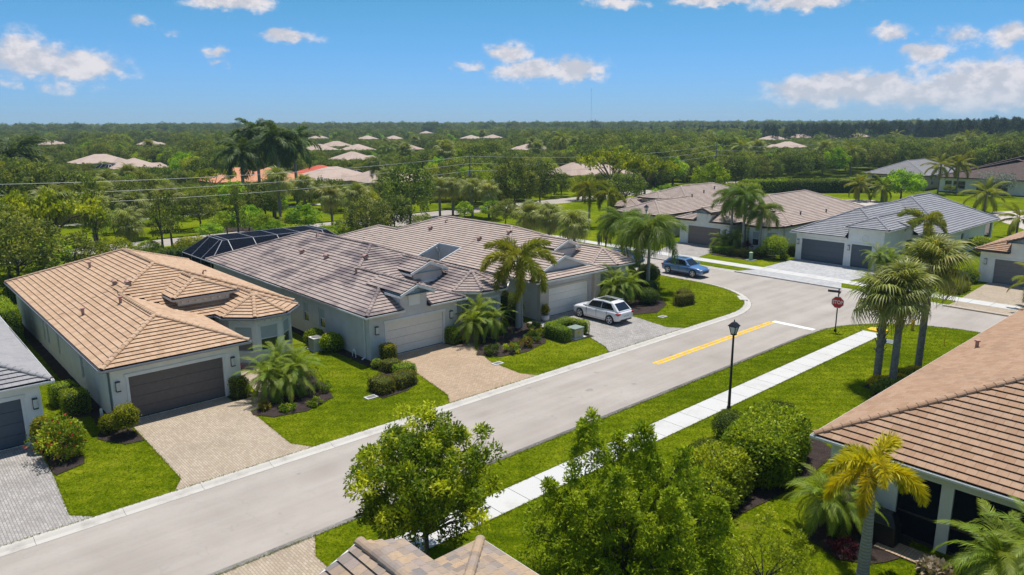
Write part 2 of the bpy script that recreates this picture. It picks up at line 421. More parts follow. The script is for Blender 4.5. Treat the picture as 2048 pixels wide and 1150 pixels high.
M['brown_trim'] = paint('brown_trim', (.055,.045,.045), .45, .05)
M['stucco_cream'] = paint('stucco_cream', (.80,.775,.72), .85, .05, 1.3, .25, 90)
M['stucco_grey'] = paint('stucco_grey', (.60,.585,.57), .85, .05, 1.3, .25, 90)
M['stucco_warm'] = paint('stucco_warm', (.55,.53,.52), .85, .05, 1.3, .25, 90)
M['stucco_white'] = paint('stucco_white', (.82,.81,.78), .85, .04, 1.3, .2, 90)
M['stucco_tan'] = paint('stucco_tan', (.52,.44,.35), .85, .05, 1.3, .25, 90)
M['door_brown'] = paint('garage_brown', (.125,.105,.102), .5, .06, 5)
M['door_cream'] = paint('garage_cream', (.80,.74,.65), .5, .03, 5)
M['door_white'] = paint('garage_white', (.66,.64,.60), .5, .03, 5)
M['door_slate'] = paint('garage_slate', (.075,.10,.13), .5, .05, 5)
M['door_char'] = paint('garage_charcoal', (.17,.165,.17), .5, .05, 5)
M['door_taupe'] = paint('garage_taupe', (.19,.15,.145), .5, .05, 5)
M['glass'] = glass_mat('window_glass', (.018,.03,.04))
M['blind'] = paint('window_blind', (.42,.47,.47), .6, .04, 2)
M['black'] = paint('black_metal', (.012,.012,.016), .4, .1)
M['lampglass'] = paint('lamp_glass', (.62,.62,.58), .25, .03)
M['vent'] = paint('vent_terracotta', (.42,.24,.19), .6, .08)
M['screen'] = None
M['wood'] = paint('pole_wood', (.20,.17,.145), .9, .15, 4)
M['wire'] = paint('wire', (.42,.42,.42), .5, .05)
M['bark'] = paint('bark', (.10,.08,.065), .95, .25, 9, .6, 30)
M['bark_grey'] = paint('palm_bark', (.25,.225,.20), .95, .22, 7, .7, 26)
def ringed(name, a, b_):
    m, nt, b = newmat(name); c = coord(nt); wv = nt.nodes.new('ShaderNodeTexWave'); wv.bands_direction = 'Z'; wv.inputs['Scale'].default_value = 2.6; wv.inputs['Distortion'].default_value = 2.2; wv.inputs['Detail'].default_value = 3
    lnk(nt, c, wv.inputs['Vector']); f = noise(nt, c, 6, 5, .65)
    col = mixc(nt, mrange(nt, wv.outputs['Fac'], .25, .6, .55, 0), a, b_)
    lnk(nt, mixc(nt, mrange(nt, f, .4, .7, 0, .5), col, tuple(x*.6 for x in a)), b.inputs['Base Color']); b.inputs['Roughness'].default_value = .9
    bump(nt, b, wv.outputs['Fac'], .5, .02); return m
M['bark_pale'] = ringed('palm_pale', (.40,.375,.34), (.20,.18,.155))
M['crownshaft'] = paint('crownshaft', (.16,.22,.05), .5, .1, 5)
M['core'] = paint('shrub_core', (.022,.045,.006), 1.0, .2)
M['t_tan'] = tile_mat('tile_tan', [(.41,.265,.16),(.49,.325,.205),(.53,.365,.24),(.455,.295,.18)], (.30,.20,.135), .35)
M['t_mauve'] = tile_mat('tile_mauve', [(.30,.235,.205),(.37,.295,.26),(.335,.265,.24),(.40,.33,.285)], (.085,.07,.085), .75, .43, .66)
M['t_taupe'] = tile_mat('tile_taupe', [(.37,.29,.245),(.44,.355,.30),(.40,.315,.265),(.47,.385,.33)], (.22,.17,.15), .4)
M['t_brown'] = tile_mat('tile_brown', [(.315,.190,.115),(.365,.230,.145),(.39,.255,.165),(.335,.205,.125)], (.23,.155,.11), .4)
M['t_blend'] = tile_mat('tile_blend', [(.22,.175,.15),(.42,.30,.19),(.30,.245,.215),(.39,.285,.19),(.20,.185,.18),(.44,.31,.19)], (.16,.13,.12), .4)
M['t_grey'] = tile_mat('tile_grey', [(.235,.235,.25),(.29,.29,.305),(.26,.26,.275),(.315,.315,.33)], (.17,.17,.185), .35)
M['t_slate'] = tile_mat('tile_slate', [(.27,.26,.265),(.32,.31,.31),(.295,.285,.285)], (.19,.18,.19), .4)
M['t_chest'] = tile_mat('tile_chestnut', [(.16,.115,.10),(.20,.15,.13),(.18,.13,.115)], (.10,.08,.075), .5)
M['t_far'] = tile_mat('tile_pale', [(.42,.315,.25),(.46,.355,.29),(.40,.30,.235)], (.28,.22,.18), .5)
M['t_red'] = tile_mat('tile_red', [(.48,.09,.05),(.52,.12,.06)], (.3,.08,.05), .3)
M['t_orange'] = tile_mat('tile_orange', [(.56,.24,.12),(.60,.28,.15)], (.4,.2,.12), .3)
M['leaf_tree'] = leaf_mat('leaf_tree', (.050,.085,.006), (.200,.275,.012), (.68,.68,.03), .42, .5)
M['leaf_bright'] = leaf_mat('leaf_bright', (.055,.120,.005), (.215,.360,.012), (.50,.64,.03), .45, .5)
M['leaf_oak'] = leaf_mat('leaf_oak', (.036,.060,.010), (.115,.165,.024), (.31,.35,.06), .36, .55)
M['leaf_olive'] = leaf_mat('leaf_olive', (.055,.080,.014), (.155,.200,.030), (.37,.39,.07), .38, .55)
M['leaf_lime'] = leaf_mat('leaf_lime', (.080,.12,.008), (.24,.30,.014), (.52,.54,.03), .42, .5)
M['leaf_pine'] = leaf_mat('leaf_pine', (.014,.030,.012), (.032,.058,.020), (.065,.10,.03), .2, .6)
M['leaf_hedge'] = leaf_mat('leaf_hedge', (.060,.105,.006), (.205,.295,.012), (.52,.58,.02), .36, .5, spec=.2)
M['leaf_dark'] = leaf_mat('leaf_darkhedge', (.035,.060,.007), (.095,.145,.014), (.20,.25,.025), .32, .5)
M['leaf_gold'] = leaf_mat('leaf_gold', (.085,.10,.006), (.22,.245,.010), (.50,.47,.018), .38, .45)
M['leaf_bronze'] = leaf_mat('leaf_bronze', (.065,.066,.008), (.17,.16,.014), (.32,.28,.025), .33, .5)
M['leaf_red'] = leaf_mat('leaf_red', (.02,.004,.006), (.07,.010,.018), (.16,.03,.04), .3, .4)
M['leaf_silver'] = leaf_mat('leaf_silver', (.16,.19,.17), (.26,.30,.28), (.40,.44,.41), .2, .6)
M['petal'] = leaf_mat('petal_red', (.42,.02,.015), (.60,.05,.02), (.70,.16,.03), .3, .5)
M['petal_y'] = leaf_mat('petal_yellow', (.40,.30,.01), (.62,.46,.01), (.72,.56,.03), .3, .5)
M['blade'] = leaf_mat('grass_blade', (.042,.080,.0018), (.125,.172,.0035), (.29,.315,.014), .3, .9, spec=.0)
M['frond'] = leaf_mat('frond_green', (.055,.095,.008), (.145,.215,.016), (.29,.35,.05), .38, .5, spec=.3)
M['frond_fox'] = leaf_mat('frond_olive', (.095,.120,.008), (.225,.255,.016), (.45,.41,.03), .42, .5)
M['frond_gold'] = leaf_mat('frond_gold', (.24,.22,.006), (.50,.46,.010), (.72,.60,.02), .42, .5)
M['frond_sabal'] = leaf_mat('frond_sabal', (.085,.115,.022), (.215,.25,.05), (.45,.44,.12), .35, .5, spec=.35)
M['frond_royal'] = leaf_mat('frond_royal', (.035,.070,.014), (.090,.145,.028), (.19,.25,.05), .32, .5, spec=.25)
M['frond_date'] = leaf_mat('frond_date', (.075,.125,.007), (.200,.285,.016), (.42,.47,.06), .40, .5, spec=.3)
M['gutter_grey'] = paint('gutter_grey', (.36,.36,.39), .4, .05)
M['frond_dead'] = leaf_mat('frond_dry', (.22,.17,.10), (.36,.30,.20), (.46,.42,.34), .2, .7)
# ------------------------------------------------------------------ the setting
def struct(o): o['kind'] = 'structure'; return o
def arc(cx, cy, r, a0, a1, n=14): return [(cx+r*math.cos(rad(a0+(a1-a0)*i/n)), cy+r*math.sin(rad(a0+(a1-a0)*i/n))) for i in range(n+1)]

def sheet(name, pts, z, mat, skirt=None):
    mb = MB()
    if skirt is None: mb.poly([(p[0], p[1], z) for p in pts])
    else: mb.prism(pts, z-skirt, z)
    o = mb.build(name, mat); bm = bmesh.new(); bm.from_mesh(o.data)
    bmesh.ops.recalc_face_normals(bm, faces=bm.faces)
    if skirt is None:
        for f in bm.faces:
            if f.normal.z < 0: f.normal_flip()
    bmesh.ops.triangulate(bm, faces=bm.faces); bm.to_mesh(o.data); bm.free()
    return o

# far ground, a gridded disc so that the horizon is smooth
mb = MB(); R0 = 9000; n = 48
mb.poly([(R0*math.cos(2*PI*k/n), R0*math.sin(2*PI*k/n), -.14) for k in range(n)])
struct(mb.build('ground', M['field']))

ROAD = [(-60,23.5)]+[(50.5,23.5)]+arc(50.5,14.4,9.1,90,0)+[(59.6,-60),(66.1,-60),(66.1,97),(59.6,97)]+arc(50.5,38.7,9.1,0,-90)+[(-60,29.62)]
struct(sheet('road', ROAD, -.09, M['road']))
struct(sheet('back_road', [(-80,97.004),(170,97.004),(170,103.4),(-80,103.4)], -.086, M['road']))
LAWN_A = [(-60,30.2),(50.5,30.2)]+arc(50.5,38.7,8.5,-90,0)+[(59.0,90.5)]+arc(53,90.5,6.0,0,90,8)+[(-60,96.5)]
LAWN_B = [(-60,23.12),(50.5,23.12)]+arc(50.5,14.4,8.72,90,0)+[(59.22,-60),(-60,-60)]
LAWN_C = [(66.5,-60),(66.5,90.5)]+arc(72.5,90.5,6.0,180,90,8)+[(170,96.5),(170,-60)]
LAWN_D = [(-80,103.9),(170,103.9),(170,150),(-80,150)]
for nm, p in (('lawn', LAWN_A), ('lawn', LAWN_B), ('lawn', LAWN_C), ('lawn', LAWN_D)):
    struct(sheet(nm, p, 0.0, M['lawn'], .13))

# kerbs: one stone after another along each run
def kerb_run(parent, path, mat, inner, seg=3.05, prof=None):
    """path = road-side line; kerb lies to its left by 'inner' metres"""
    pts = [Vector((p[0], p[1], 0)) for p in path]
    ln = [0.0]
    for i in range(len(pts)-1): ln.append(ln[-1]+(pts[i+1]-pts[i]).length)
    def at(s):
        for i in range(len(pts)-1):
            if s <= ln[i+1] or i == len(pts)-2:
                d = (pts[i+1]-pts[i]).normalized(); return pts[i]+d*(s-ln[i]), d
    s = 0.0
    while s < ln[-1]-.3:
        e = min(s+seg, ln[-1]); k = max(1, int((e-s)/.8))
        mb = MB(); ring = []
        for j in range(k+1):
            q = s+.006+(e-s-.012)*j/k; p, d = at(q); nrm = Vector((-d.y, d.x, 0))
            ring.append([p+nrm*(t*inner)+Vector((0, 0, z)) for t, z in ((0,-.16),(0,-.080),(.42,-.070),(.62,-.012),(.72,.012),(1.0,.014),(1.0,-.16))])
        m_ = len(ring[0]); v = [q for r in ring for q in r]; f = []
        for j in range(k):
            for i in range(m_-1): f.append((j*m_+i, j*m_+i+1, (j+1)*m_+i+1, (j+1)*m_+i))
        f += [tuple(range(m_))[::-1], tuple(range(k*m_, (k+1)*m_))]
        mb.add(v, f); o = mb.build('kerb_stone', mat, parent)
        bm = bmesh.new(); bm.from_mesh(o.data); bmesh.ops.recalc_face_normals(bm, faces=bm.faces); bm.to_mesh(o.data); bm.free()
        s = e
def kerb(name): 
    o = bpy.data.objects.new(name, None); link(o); o['kind'] = 'structure'; return o
kA = kerb('kerb'); 
pathA = [(-3+.0,29.61),(50.5,29.61)]+arc(50.5,38.7,9.09,-90,0)+[(59.59,88)]
kerb_run(kA, pathA, M['curb'], .60)
kB = kerb('kerb')
pathB = ([(59.61,6)]+arc(50.5,14.4,9.11,0,90)+[(50.5,23.51),(-3,23.51)])
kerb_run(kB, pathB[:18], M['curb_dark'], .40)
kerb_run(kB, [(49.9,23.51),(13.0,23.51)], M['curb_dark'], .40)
kerb_run(kB, [(12.98,23.51),(-3,23.51)], M['curb'], .40)
kC = kerb('kerb')
kerb_run(kC, [(66.09,90),(66.09,8)][::-1][::-1], M['curb'], .42)

# pavements, slab by slab
def slabs(parent, x0, x1, y0, y1, along, step, z=.018):
    n = int(round(((x1-x0) if along == 'x' else (y1-y0))/step)); g = .012
    mb = MB(); L = ((x1-x0) if along == 'x' else (y1-y0))/n
    w = (y1-y0) if along == 'x' else (x1-x0)
    if along == 'x': mb.box(g, L-g, 0, w, -.08, 0)
    else: mb.box(0, w, g, L-g, -.08, 0)
    me = mb.mesh('slab', M['walk'])
    for i in range(n):
        p = (x0+i*L, y0, z) if along == 'x' else (x0, y0+i*L, z)
        o = obj('slab', me, parent, None, p)
pv = kerb('pavement'); slabs(pv, 11.0, 53.6, 19.55, 20.98, 'x', 1.52); slabs(pv, -2.0, 4.4, 19.55, 20.98, 'x', 1.52)
pv2 = kerb('pavement'); slabs(pv2, 68.45, 70.1, 9.0, 92.0, 'y', 1.6)
pv3 = kerb('path'); slabs(pv3, 2, 100, 126.6, 128.0, 'x', 3.0)

# driveways
HARD = []
def drive(pts, mat, name='driveway', z=.010):
    HARD.append(pts); return struct(sheet(name, pts, z, mat, .12))
drive([(8.85,39.6),(13.95,39.6),(13.95,38.5),(15.3,38.45),(15.5,39.1),(16.3,44.9),(17.6,44.9),(16.9,38.3),(15.6,37.2),(14.1,36.6),(13.85,31.3),(14.5,30.16),(8.15,30.16),(8.75,31.2)], M['paver_tan2'])
drive([(24.3,39.7),(29.2,39.7),(29.25,38.9),(30.9,39.4),(31.0,45),(32.2,45),(32.0,38.8),(29.9,37.0),(28.85,34.0),(28.75,31.2),(29.3,30.16),(22.55,30.16),(23.3,31.3),(24.2,36)], M['paver_tan'])
drive([(37.0,39.4),(44.1,39.6),(44.4,34.6),(43.8,31.3),(44.6,30.16),(35.9,30.16),(36.7,31.2),(38.0,34.4),(37.0,37.6)], M['paver_grey'])
drive([(-4,39.8),(4.75,39.8),(4.75,36.0),(4.45,31.0),(5.2,30.16),(-4,30.16)], M['paver_grey'])
drive([(4.6,14.6),(10.25,14.6),(10.3,21.9),(10.9,23.1),(4.0,23.1),(4.6,22.0)], M['paver_tan2'])
drive([(70.12,38.2),(77.1,38.35),(77.1,28.9),(74.2,28.6),(70.12,29.2)], M['paver_cool'])
drive([(66.12,39.2),(68.43,38.2),(68.43,29.2),(66.12,28.2)], M['paver_cool'])
drive([(70.12,19.5),(78.7,19.9),(78.7,11.5),(70.12,11.0)], M['paver_tan2'])
drive([(66.12,19.7),(66.4,19.4),(68.43,19.4),(68.43,11),(66.12,10.5)], M['paver_tan2'])
drive([(70.12,46.3),(77.6,47.6),(77.6,54.4),(70.12,52.0)], M['paver_grey'])
drive([(66.12,45.6),(68.43,46.3),(68.43,52),(66.12,52.8)], M['paver_grey'])

# planting beds
def bed(pts, z=.03, mat='mulch'):
    HARD.append(pts)
    rng = random.Random(int(abs(pts[0][0])*100)); P = []
    for i in range(len(pts)):
        a = pts[i]; b = pts[(i+1) % len(pts)]; L = math.hypot(b[0]-a[0], b[1]-a[1]); k = max(1, int(L/.5))
        for j in range(k): P.append((a[0]+(b[0]-a[0])*j/k+rng.uniform(-.05,.05), a[1]+(b[1]-a[1])*j/k+rng.uniform(-.05,.05)))
    return struct(sheet('planting_bed', P, z+rng.uniform(0,.006), M[mat], .1))
bed([(7.5,39.2),(8.3,38.6),(8.3,66),(7.75,66),(7.7,46),(6.9,45.4),(6.8,42.0),(7.6,41.6)])
bed([(8.75,36.4),(8.75,38.9),(7.6,39.4),(7.1,38.2),(7.9,36.6)])
bed([(4.75,35.2),(6.0,35.6),(6.2,37.6),(5.6,39.4),(4.85,39.4)])
bed([(14.0,38.55),(15.25,38.5),(15.25,39.7),(14.0,39.7)])
bed([(13.95,35.9),(14.6,34.9),(16.3,34.5),(18.3,35.3),(19.0,37.6),(19.4,41.2),(19.0,43.6),(17.7,43.6),(17.0,38.4),(15.6,37.1),(14.1,36.4)])
bed([(22.6,37.0),(23.2,36.6),(23.25,39),(23.3,66),(22.75,66),(22.7,47),(22.5,42.2)])
bed([(20.3,33.3),(22.0,33.4),(23.4,34.3),(23.9,36.3),(23.2,37.6),(22.0,36.6),(20.4,35.0)])
bed([(29.2,38.7),(30.0,38.2),(30.2,39.4),(29.2,39.4)])
bed([(29.0,35.7),(30.0,34.4),(31.9,34.0),(34.3,34.6),(36.3,36.6),(36.9,39.3),(36.6,41.5),(33.0,41.0),(32.2,38.7),(30.3,37.1)])
bed([(44.3,37.8),(44.7,35.3),(46.8,34.4),(49.5,35.5),(51.2,37.5),(52.3,39.5),(52.3,42),(45,41.0),(44.3,40)])
bed([(49.8,34.1),(52.0,34.2),(52.1,35.5),(50,35.4)])
bed([(35.2,33.6),(38.0,33.4),(38.2,35.4),(37.0,36.0),(35.2,35.6)])
bed([(41.6,14.3),(43.7,13.8),(46.9,14.1),(47.1,15.3),(44,16.0),(41.7,16.0)])
bed([(22.0,13.9),(23.6,13.3),(26,13.0),(29.5,12.9),(32.2,13.3),(33.0,14.6),(32.2,16.0),(29.2,17.0),(25,16.0),(22.2,15.0)])
bed([(23.7,9.4),(24.3,8.4),(25.3,7.9),(26.9,8.0),(26.9,11.5),(25.3,11.2),(24.2,10.6)])
bed([(23.3,2.0),(26.9,2.0),(26.9,6.4),(25.2,7.0),(23.8,6.2)])
bed([(72.6,41.0),(74.6,40.9),(77.2,40.5),(78.0,46.9),(75,47.0),(72.6,46.2)])
bed([(73.4,27.0),(76.8,26.7),(87,25.4),(87,28),(77.2,28.4),(74,28.4)])

# road paint
struct(sheet('yellow_line', [(36.5,26.60),(51.2,26.60),(51.2,26.79),(36.5,26.79)], -.085, M['yellow']))
struct(sheet('yellow_line', [(36.5,26.89),(51.2,26.89),(51.2,27.08),(36.5,27.08)], -.085, M['yellow']))
struct(sheet('stop_line', [(51.2,23.62),(51.72,23.62),(51.72,26.9),(51.2,26.9)], -.0845, M['white_line']))
# sandy bank behind the cross street houses
struct(sheet('sand_bank', [(108,24),(118,25),(126,30),(137,38),(150,33),(160,20),(150,14),(120,16)], .02, M['sand'], .1))
struct(sheet('sand_bank', [(133,56),(140,52),(147,58),(142,66),(134,68)], .02, M['sand'], .1))
# ------------------------------------------------------------------ houses
PIT = .377
ZE = 3.1
def pip(x, y, poly):
    c = False; n = len(poly); j = n-1
    for i in range(n):
        xi, yi = poly[i][0], poly[i][1]; xj, yj = poly[j][0], poly[j][1]
        if (yi > y) != (yj > y) and x < (xj-xi)*(y-yi)/(yj-yi+1e-12)+xi: c = not c
        j = i
    return c
def clip_rect(poly, a0, a1, b0, b1):
    for ax, lim, sgn in ((0,a0,1),(0,a1,-1),(1,b0,1),(1,b1,-1)):
        out = []; n = len(poly)
        for i in range(n):
            p = poly[i]; q = poly[(i+1) % n]
            dp = (p[ax]-lim)*sgn; dq = (q[ax]-lim)*sgn
            if dp >= 0: out.append(p)
            if (dp > 0 and dq < 0) or (dp < 0 and dq > 0):
                t = dp/(dp-dq); out.append((p[0]+(q[0]-p[0])*t, p[1]+(q[1]-p[1])*t))
        poly = out
        if len(poly) < 3: return []
    return poly

class Sub:
    def __init__(s, slopes, lines, eaves, foot, cull=True, gables=()):
        s.slopes = slopes; s.lines = lines; s.eaves = eaves; s.foot = foot; s.planes = []; s.gables = list(gables); s.holes = []; s.cut = {}; s.feet = None; s.hfoot = None
    def prep(s, mir):
        if mir:
            fl = lambda p: Vector((-p[0], p[1], p[2]))
            s.slopes = [[fl(p) for p in q] for q in s.slopes]
            s.slopes = [[q[1], q[0]]+q[2:][::-1] for q in s.slopes]
            s.lines = [(fl(a), fl(b)) for a, b in s.lines]; s.eaves = [(fl(b), fl(a)) for a, b in s.eaves]
            s.foot = [(-p[0], p[1]) for p in s.foot]; s.hfoot = [(-p[0], p[1]) for p in s.hfoot] if s.hfoot else None; s.gables = [[fl(p) for p in g][::-1] for g in s.gables]
        for q in s.slopes:
            n = (q[1]-q[0]).cross(q[2]-q[0])
            if n.length < 1e-6: continue
            n.normalize()
            if n.z < 0: n = -n
            s.planes.append((n, q[0].dot(n)))
    def h(s, x, y):
        if not pip(x, y, s.hfoot or s.foot): return -9
        if any(pip(x, y, r) for r, ax in s.holes): return -9
        return min((d-n.x*x-n.y*y)/n.z for n, d in s.planes)

def V3(*a): return Vector(a)
def hip(u0, u1, v0, v1, ze=ZE, p=PIT, ends=('hip','hip')):
    hw = (u1-u0)/2; um = (u0+u1)/2; zr = ze+p*hw
    vf = v0+(hw if ends[0] == 'hip' else 0); vb = v1-(hw if ends[1] == 'hip' else 0)
    A, B = V3(um, vf, zr), V3(um, vb, zr)
    c00, c10, c11, c01 = V3(u0,v0,ze), V3(u1,v0,ze), V3(u1,v1,ze), V3(u0,v1,ze)
    sl = [[c01, c00, A, B], [c10, c11, B, A]]; ln = [(A, B)]; ev = [(c01, c00), (c10, c11)]; ga = []
    if ends[0] == 'hip': sl.append([c00, c10, A]); ln += [(c00, A), (c10, A)]; ev.append((c00, c10))
    elif ends[0] == 'gable': ga.append([c00, c10, A])
    if ends[1] == 'hip': sl.append([c11, c01, B]); ln += [(c11, B), (c01, B)]; ev.append((c11, c01))
    return Sub(sl, ln, ev, [(u0,v0),(u1,v0),(u1,v1),(u0,v1)], gables=ga)
def bay(cu, hw, v0, vb, ze=ZE, p=PIT):
    k = hw*math.tan(rad(22.5)); z = ze+p*hw
    a, b, c, d = V3(cu-hw, v0+hw-k, ze), V3(cu-k, v0, ze), V3(cu+k, v0, ze), V3(cu+hw, v0+hw-k, ze)
    A, B = V3(cu, v0+hw, z), V3(cu, vb, z); l, r = V3(cu-hw, vb, ze), V3(cu+hw, vb, ze)
    return Sub([[l,a,A,B],[a,b,A],[b,c,A],[c,d,A],[d,r,B,A]], [(a,A),(b,A),(c,A),(d,A),(A,B)], [(l,a),(a,b),(b,c),(c,d),(d,r)],
               [(cu-hw,vb),(cu-hw,v0+hw-k),(cu-k,v0),(cu+k,v0),(cu+hw,v0+hw-k),(cu+hw,vb)])

_mb = MB()
for k in range(1): 
    TW, TE = .33, .345
    _mb.add([(.003,0,.054),(TW-.003,0,.054),(TW-.003,TE,0),(.003,TE,0),(.003,0,.080),(TW-.003,0,.080),(TW-.003,TE,.024),(.003,TE,.024)],
            [(3,2,1,0),(4,5,6,7),(0,1,5,4),(1,2,6,5),(2,3,7,6),(3,0,4,7)])
TILE_ME = {}
CAP_ME = {}
def cap_mesh(mat):
    if mat.name in CAP_ME: return CAP_ME[mat.name]
    mb = MB(); n = 6; v = []
    for (x, r) in ((0,.155),(.40,.125)):
        for rr in (r, r-.022):
            for k in range(n+1):
                a = PI*k/n; v.append((x, rr*math.cos(a), rr*math.sin(a)*.85))
    f = []
    m_ = n+1
    for k in range(n):
        f.append((k, k+1, 2*m_+k+1, 2*m_+k)); f.append((m_+k, 3*m_+k, 3*m_+k+1, m_+k+1)); f.append((k, m_+k, m_+k+1, k+1))
    mb.add(v, f); me = mb.mesh('ridge_tile', mat); CAP_ME[mat.name] = me; return me

class House:
    def __init__(s, label, ox, oy, rz, mir=False, name='house'):
        s.root = thing(name, label, 'house', (ox, oy, 0), rz); s.mir = mir; s.subs = []; s.gi = 0
        s.M = Matrix.Translation((ox, oy, 0)) @ Matrix.Rotation(rz, 4, 'Z'); s.wall = MB(); s.trim = MB()
    def add(s, sub): sub.prep(s.mir); s.subs.append(sub); return sub
    def hmax(s, x, y, skip): return max([q.h(x, y) for q in s.subs if q is not skip]+[-9])
    def roof(s, mat, singles=0, gut='white', caps_single=False, tiles=True):
        base = MB(); st_v, st_f = [], []; full = []
        rot_inv = s.M
        for sub in s.subs:
            for q in sub.slopes:
                p0 = q[0]; e = (q[1]-q[0]).normalized(); n = (q[1]-q[0]).cross(q[2]-q[0]).normalized()
                if n.z < 0: n = -n
                up = n.cross(e)
                if up.z < 0: up = -up; 
                po = [((p-p0).dot(e), (p-p0).dot(up)) for p in q]
                axis = 'x' if abs(n.x) > abs(n.y) else 'y'
                hol = [h for h, ax in sub.holes if ax == axis]
                si_ = sub.slopes.index(q)
                for r_ in sub.cut.get(si_, [q]): base.poly([Vector(pp)-n*.012 for pp in r_])
                pos = [[((Vector(pp)-p0).dot(e), (Vector(pp)-p0).dot(up)) for pp in r_] for r_ in sub.cut.get(si_, [q])]
                if not tiles: continue
                for po in pos:
                    amin, amax = math.floor(min(p[0] for p in po)/TW)*TW, max(p[0] for p in po); bmax = max(p[1] for p in po)
                    flip = e.cross(up).dot(n) < 0
                    for r in range(int(math.ceil(bmax/TE))):
                        b0 = r*TE; b1 = b0+TE
                        off = (r % 2)*TW/2
                        for c in range(int((amax-amin)/TW)+3):
                            a0 = amin+(c-1)*TW+off; a1 = a0+TW
                            cen = p0+e*(a0+TW/2)+up*(b0+TE/2)
                            ins = [pip(a, b, po) for a, b in ((a0+.001,b0+.001),(a1-.001,b0+.001),(a1-.001,b1-.001),(a0+.001,b1-.001))]
                            if not any(ins) and not pip(a0+TW/2, b0+TE/2, po):
                                if not clip_rect(po, a0, a1, b0, b1): continue
                            if s.hmax(cen.x, cen.y, sub) > cen.z+.03:
                                cs = [p0+e*(a0+i_*TW)+up*(b0+j_*TE) for i_ in (0,1) for j_ in (0,1)]
                                if all(s.hmax(c_.x, c_.y, sub) > c_.z+.02 for c_ in cs): continue
                            if any(abs(q.h(cen.x, cen.y)-cen.z) < .02 for q in s.subs[:s.subs.index(sub)]): continue
                            if all(ins):
                                full.append((sub, p0, e, up, n, a0, b0, flip)); continue
                            cp = clip_rect(po, a0+.003, a1-.003, b0, b1)
                            if len(cp) < 3: continue
                            if flip: cp = cp[::-1]
                            m_ = len(cp); bi = len(st_v)
                            for lift in (0, .026):
                                for (a, b) in cp:
                                    st_v.append(p0+e*a+up*b+n*(lift+.054*(1-(b-b0)/TE)))
                            # orientation fixed by recalc below
                            st_f.append([bi+m_+i for i in range(m_)]); st_f.append([bi+i for i in range(m_)][::-1])
                            for i in range(m_): st_f.append([bi+i, bi+(i+1) % m_, bi+m_+(i+1) % m_, bi+m_+i])
        ro = base.build('roof', M['under'], s.root); s.roof_o = ro
        camv = Vector((0, 0, CAM_H))
        sel = []
        for i, (sub, p0, e, up, n, a0, b0, flip) in enumerate(full):
            w = s.M @ (p0+e*(a0+TW/2)+up*(b0+TE/2)); nw = s.M.to_3x3() @ n
            d = camv-w; px, py, dep = proj(w)
            vis = dep > 1 and -30 < px < 2078 and -20 < py < 1170
            sel.append((nw.dot(d.normalized())/d.length_squared if vis else -1, i))
        sel.sort(reverse=True); single = set(i for a, i in sel[:singles] if a > 0)
        if singles and mat.name not in TILE_ME: TILE_ME[mat.name] = _mb.mesh('tile', mat)
        for i, (sub, p0, e, up, n, a0, b0, flip) in enumerate(full):
            if i in single:
                o = bpy.data.objects.new('tile', TILE_ME[mat.name]); link(o, ro)
                ee, a = (e, a0) if not flip else (-e, a0+TW)
                mt = Matrix.Identity(4)
                for k in range(3): mt[k][0] = ee[k]; mt[k][1] = up[k]; mt[k][2] = n[k]; mt[k][3] = (p0+e*a+up*b0)[k]
                o.matrix_local = mt
            else:
                bi = len(st_v); ee, a = (e, a0) if not flip else (-e, a0+TW)
                for v in _mb.v: st_v.append(p0+e*a+ee*v[0]+up*(b0+v[1])+n*v[2])
                for f in _mb.f: st_f.append([bi+k for k in f])
        if tiles:
            me = bpy.data.meshes.new('tiles'); me.from_pydata([tuple(v) for v in st_v], [], st_f); me.materials.append(mat); me.update()
            o = obj('tile_courses', me, ro); o['kind'] = 'stuff'
        # ridge and hip tiles
        cme = cap_mesh(mat); cv, cf = [], []
        for sub in s.subs:
            for (a, b) in sub.lines:
                L = (b-a).length
                if L < .3: continue
                d = (b-a)/L; side = d.cross(Vector((0,0,1))).normalized(); upv = side.cross(d)
                k = int(L/.36)
                for i in range(k):
                    p = a+d*(i*L/k)
                    cpt = p+d*.2
                    if s.hmax(cpt.x, cpt.y, sub) > cpt.z-.02: continue
                    mt = Matrix.Identity(4)
                    for q in range(3): mt[q][0] = d[q]; mt[q][1] = -side[q]; mt[q][2] = upv[q]; mt[q][3] = p[q]+upv[q]*.035
                    if caps_single:
                        o = bpy.data.objects.new('ridge_tile', cme); link(o, ro); o.matrix_local = mt
                    else:
                        bi = len(cv); cv += [mt @ v.co for v in cme.vertices]; cf += [[bi+t for t in pl.vertices] for pl in cme.polygons]
        if cv:
            me = bpy.data.meshes.new('ridge_tiles'); me.from_pydata([tuple(v) for v in cv], [], cf); me.materials.append(mat); me.update()
            o = obj('ridge_course', me, ro); o['kind'] = 'stuff'
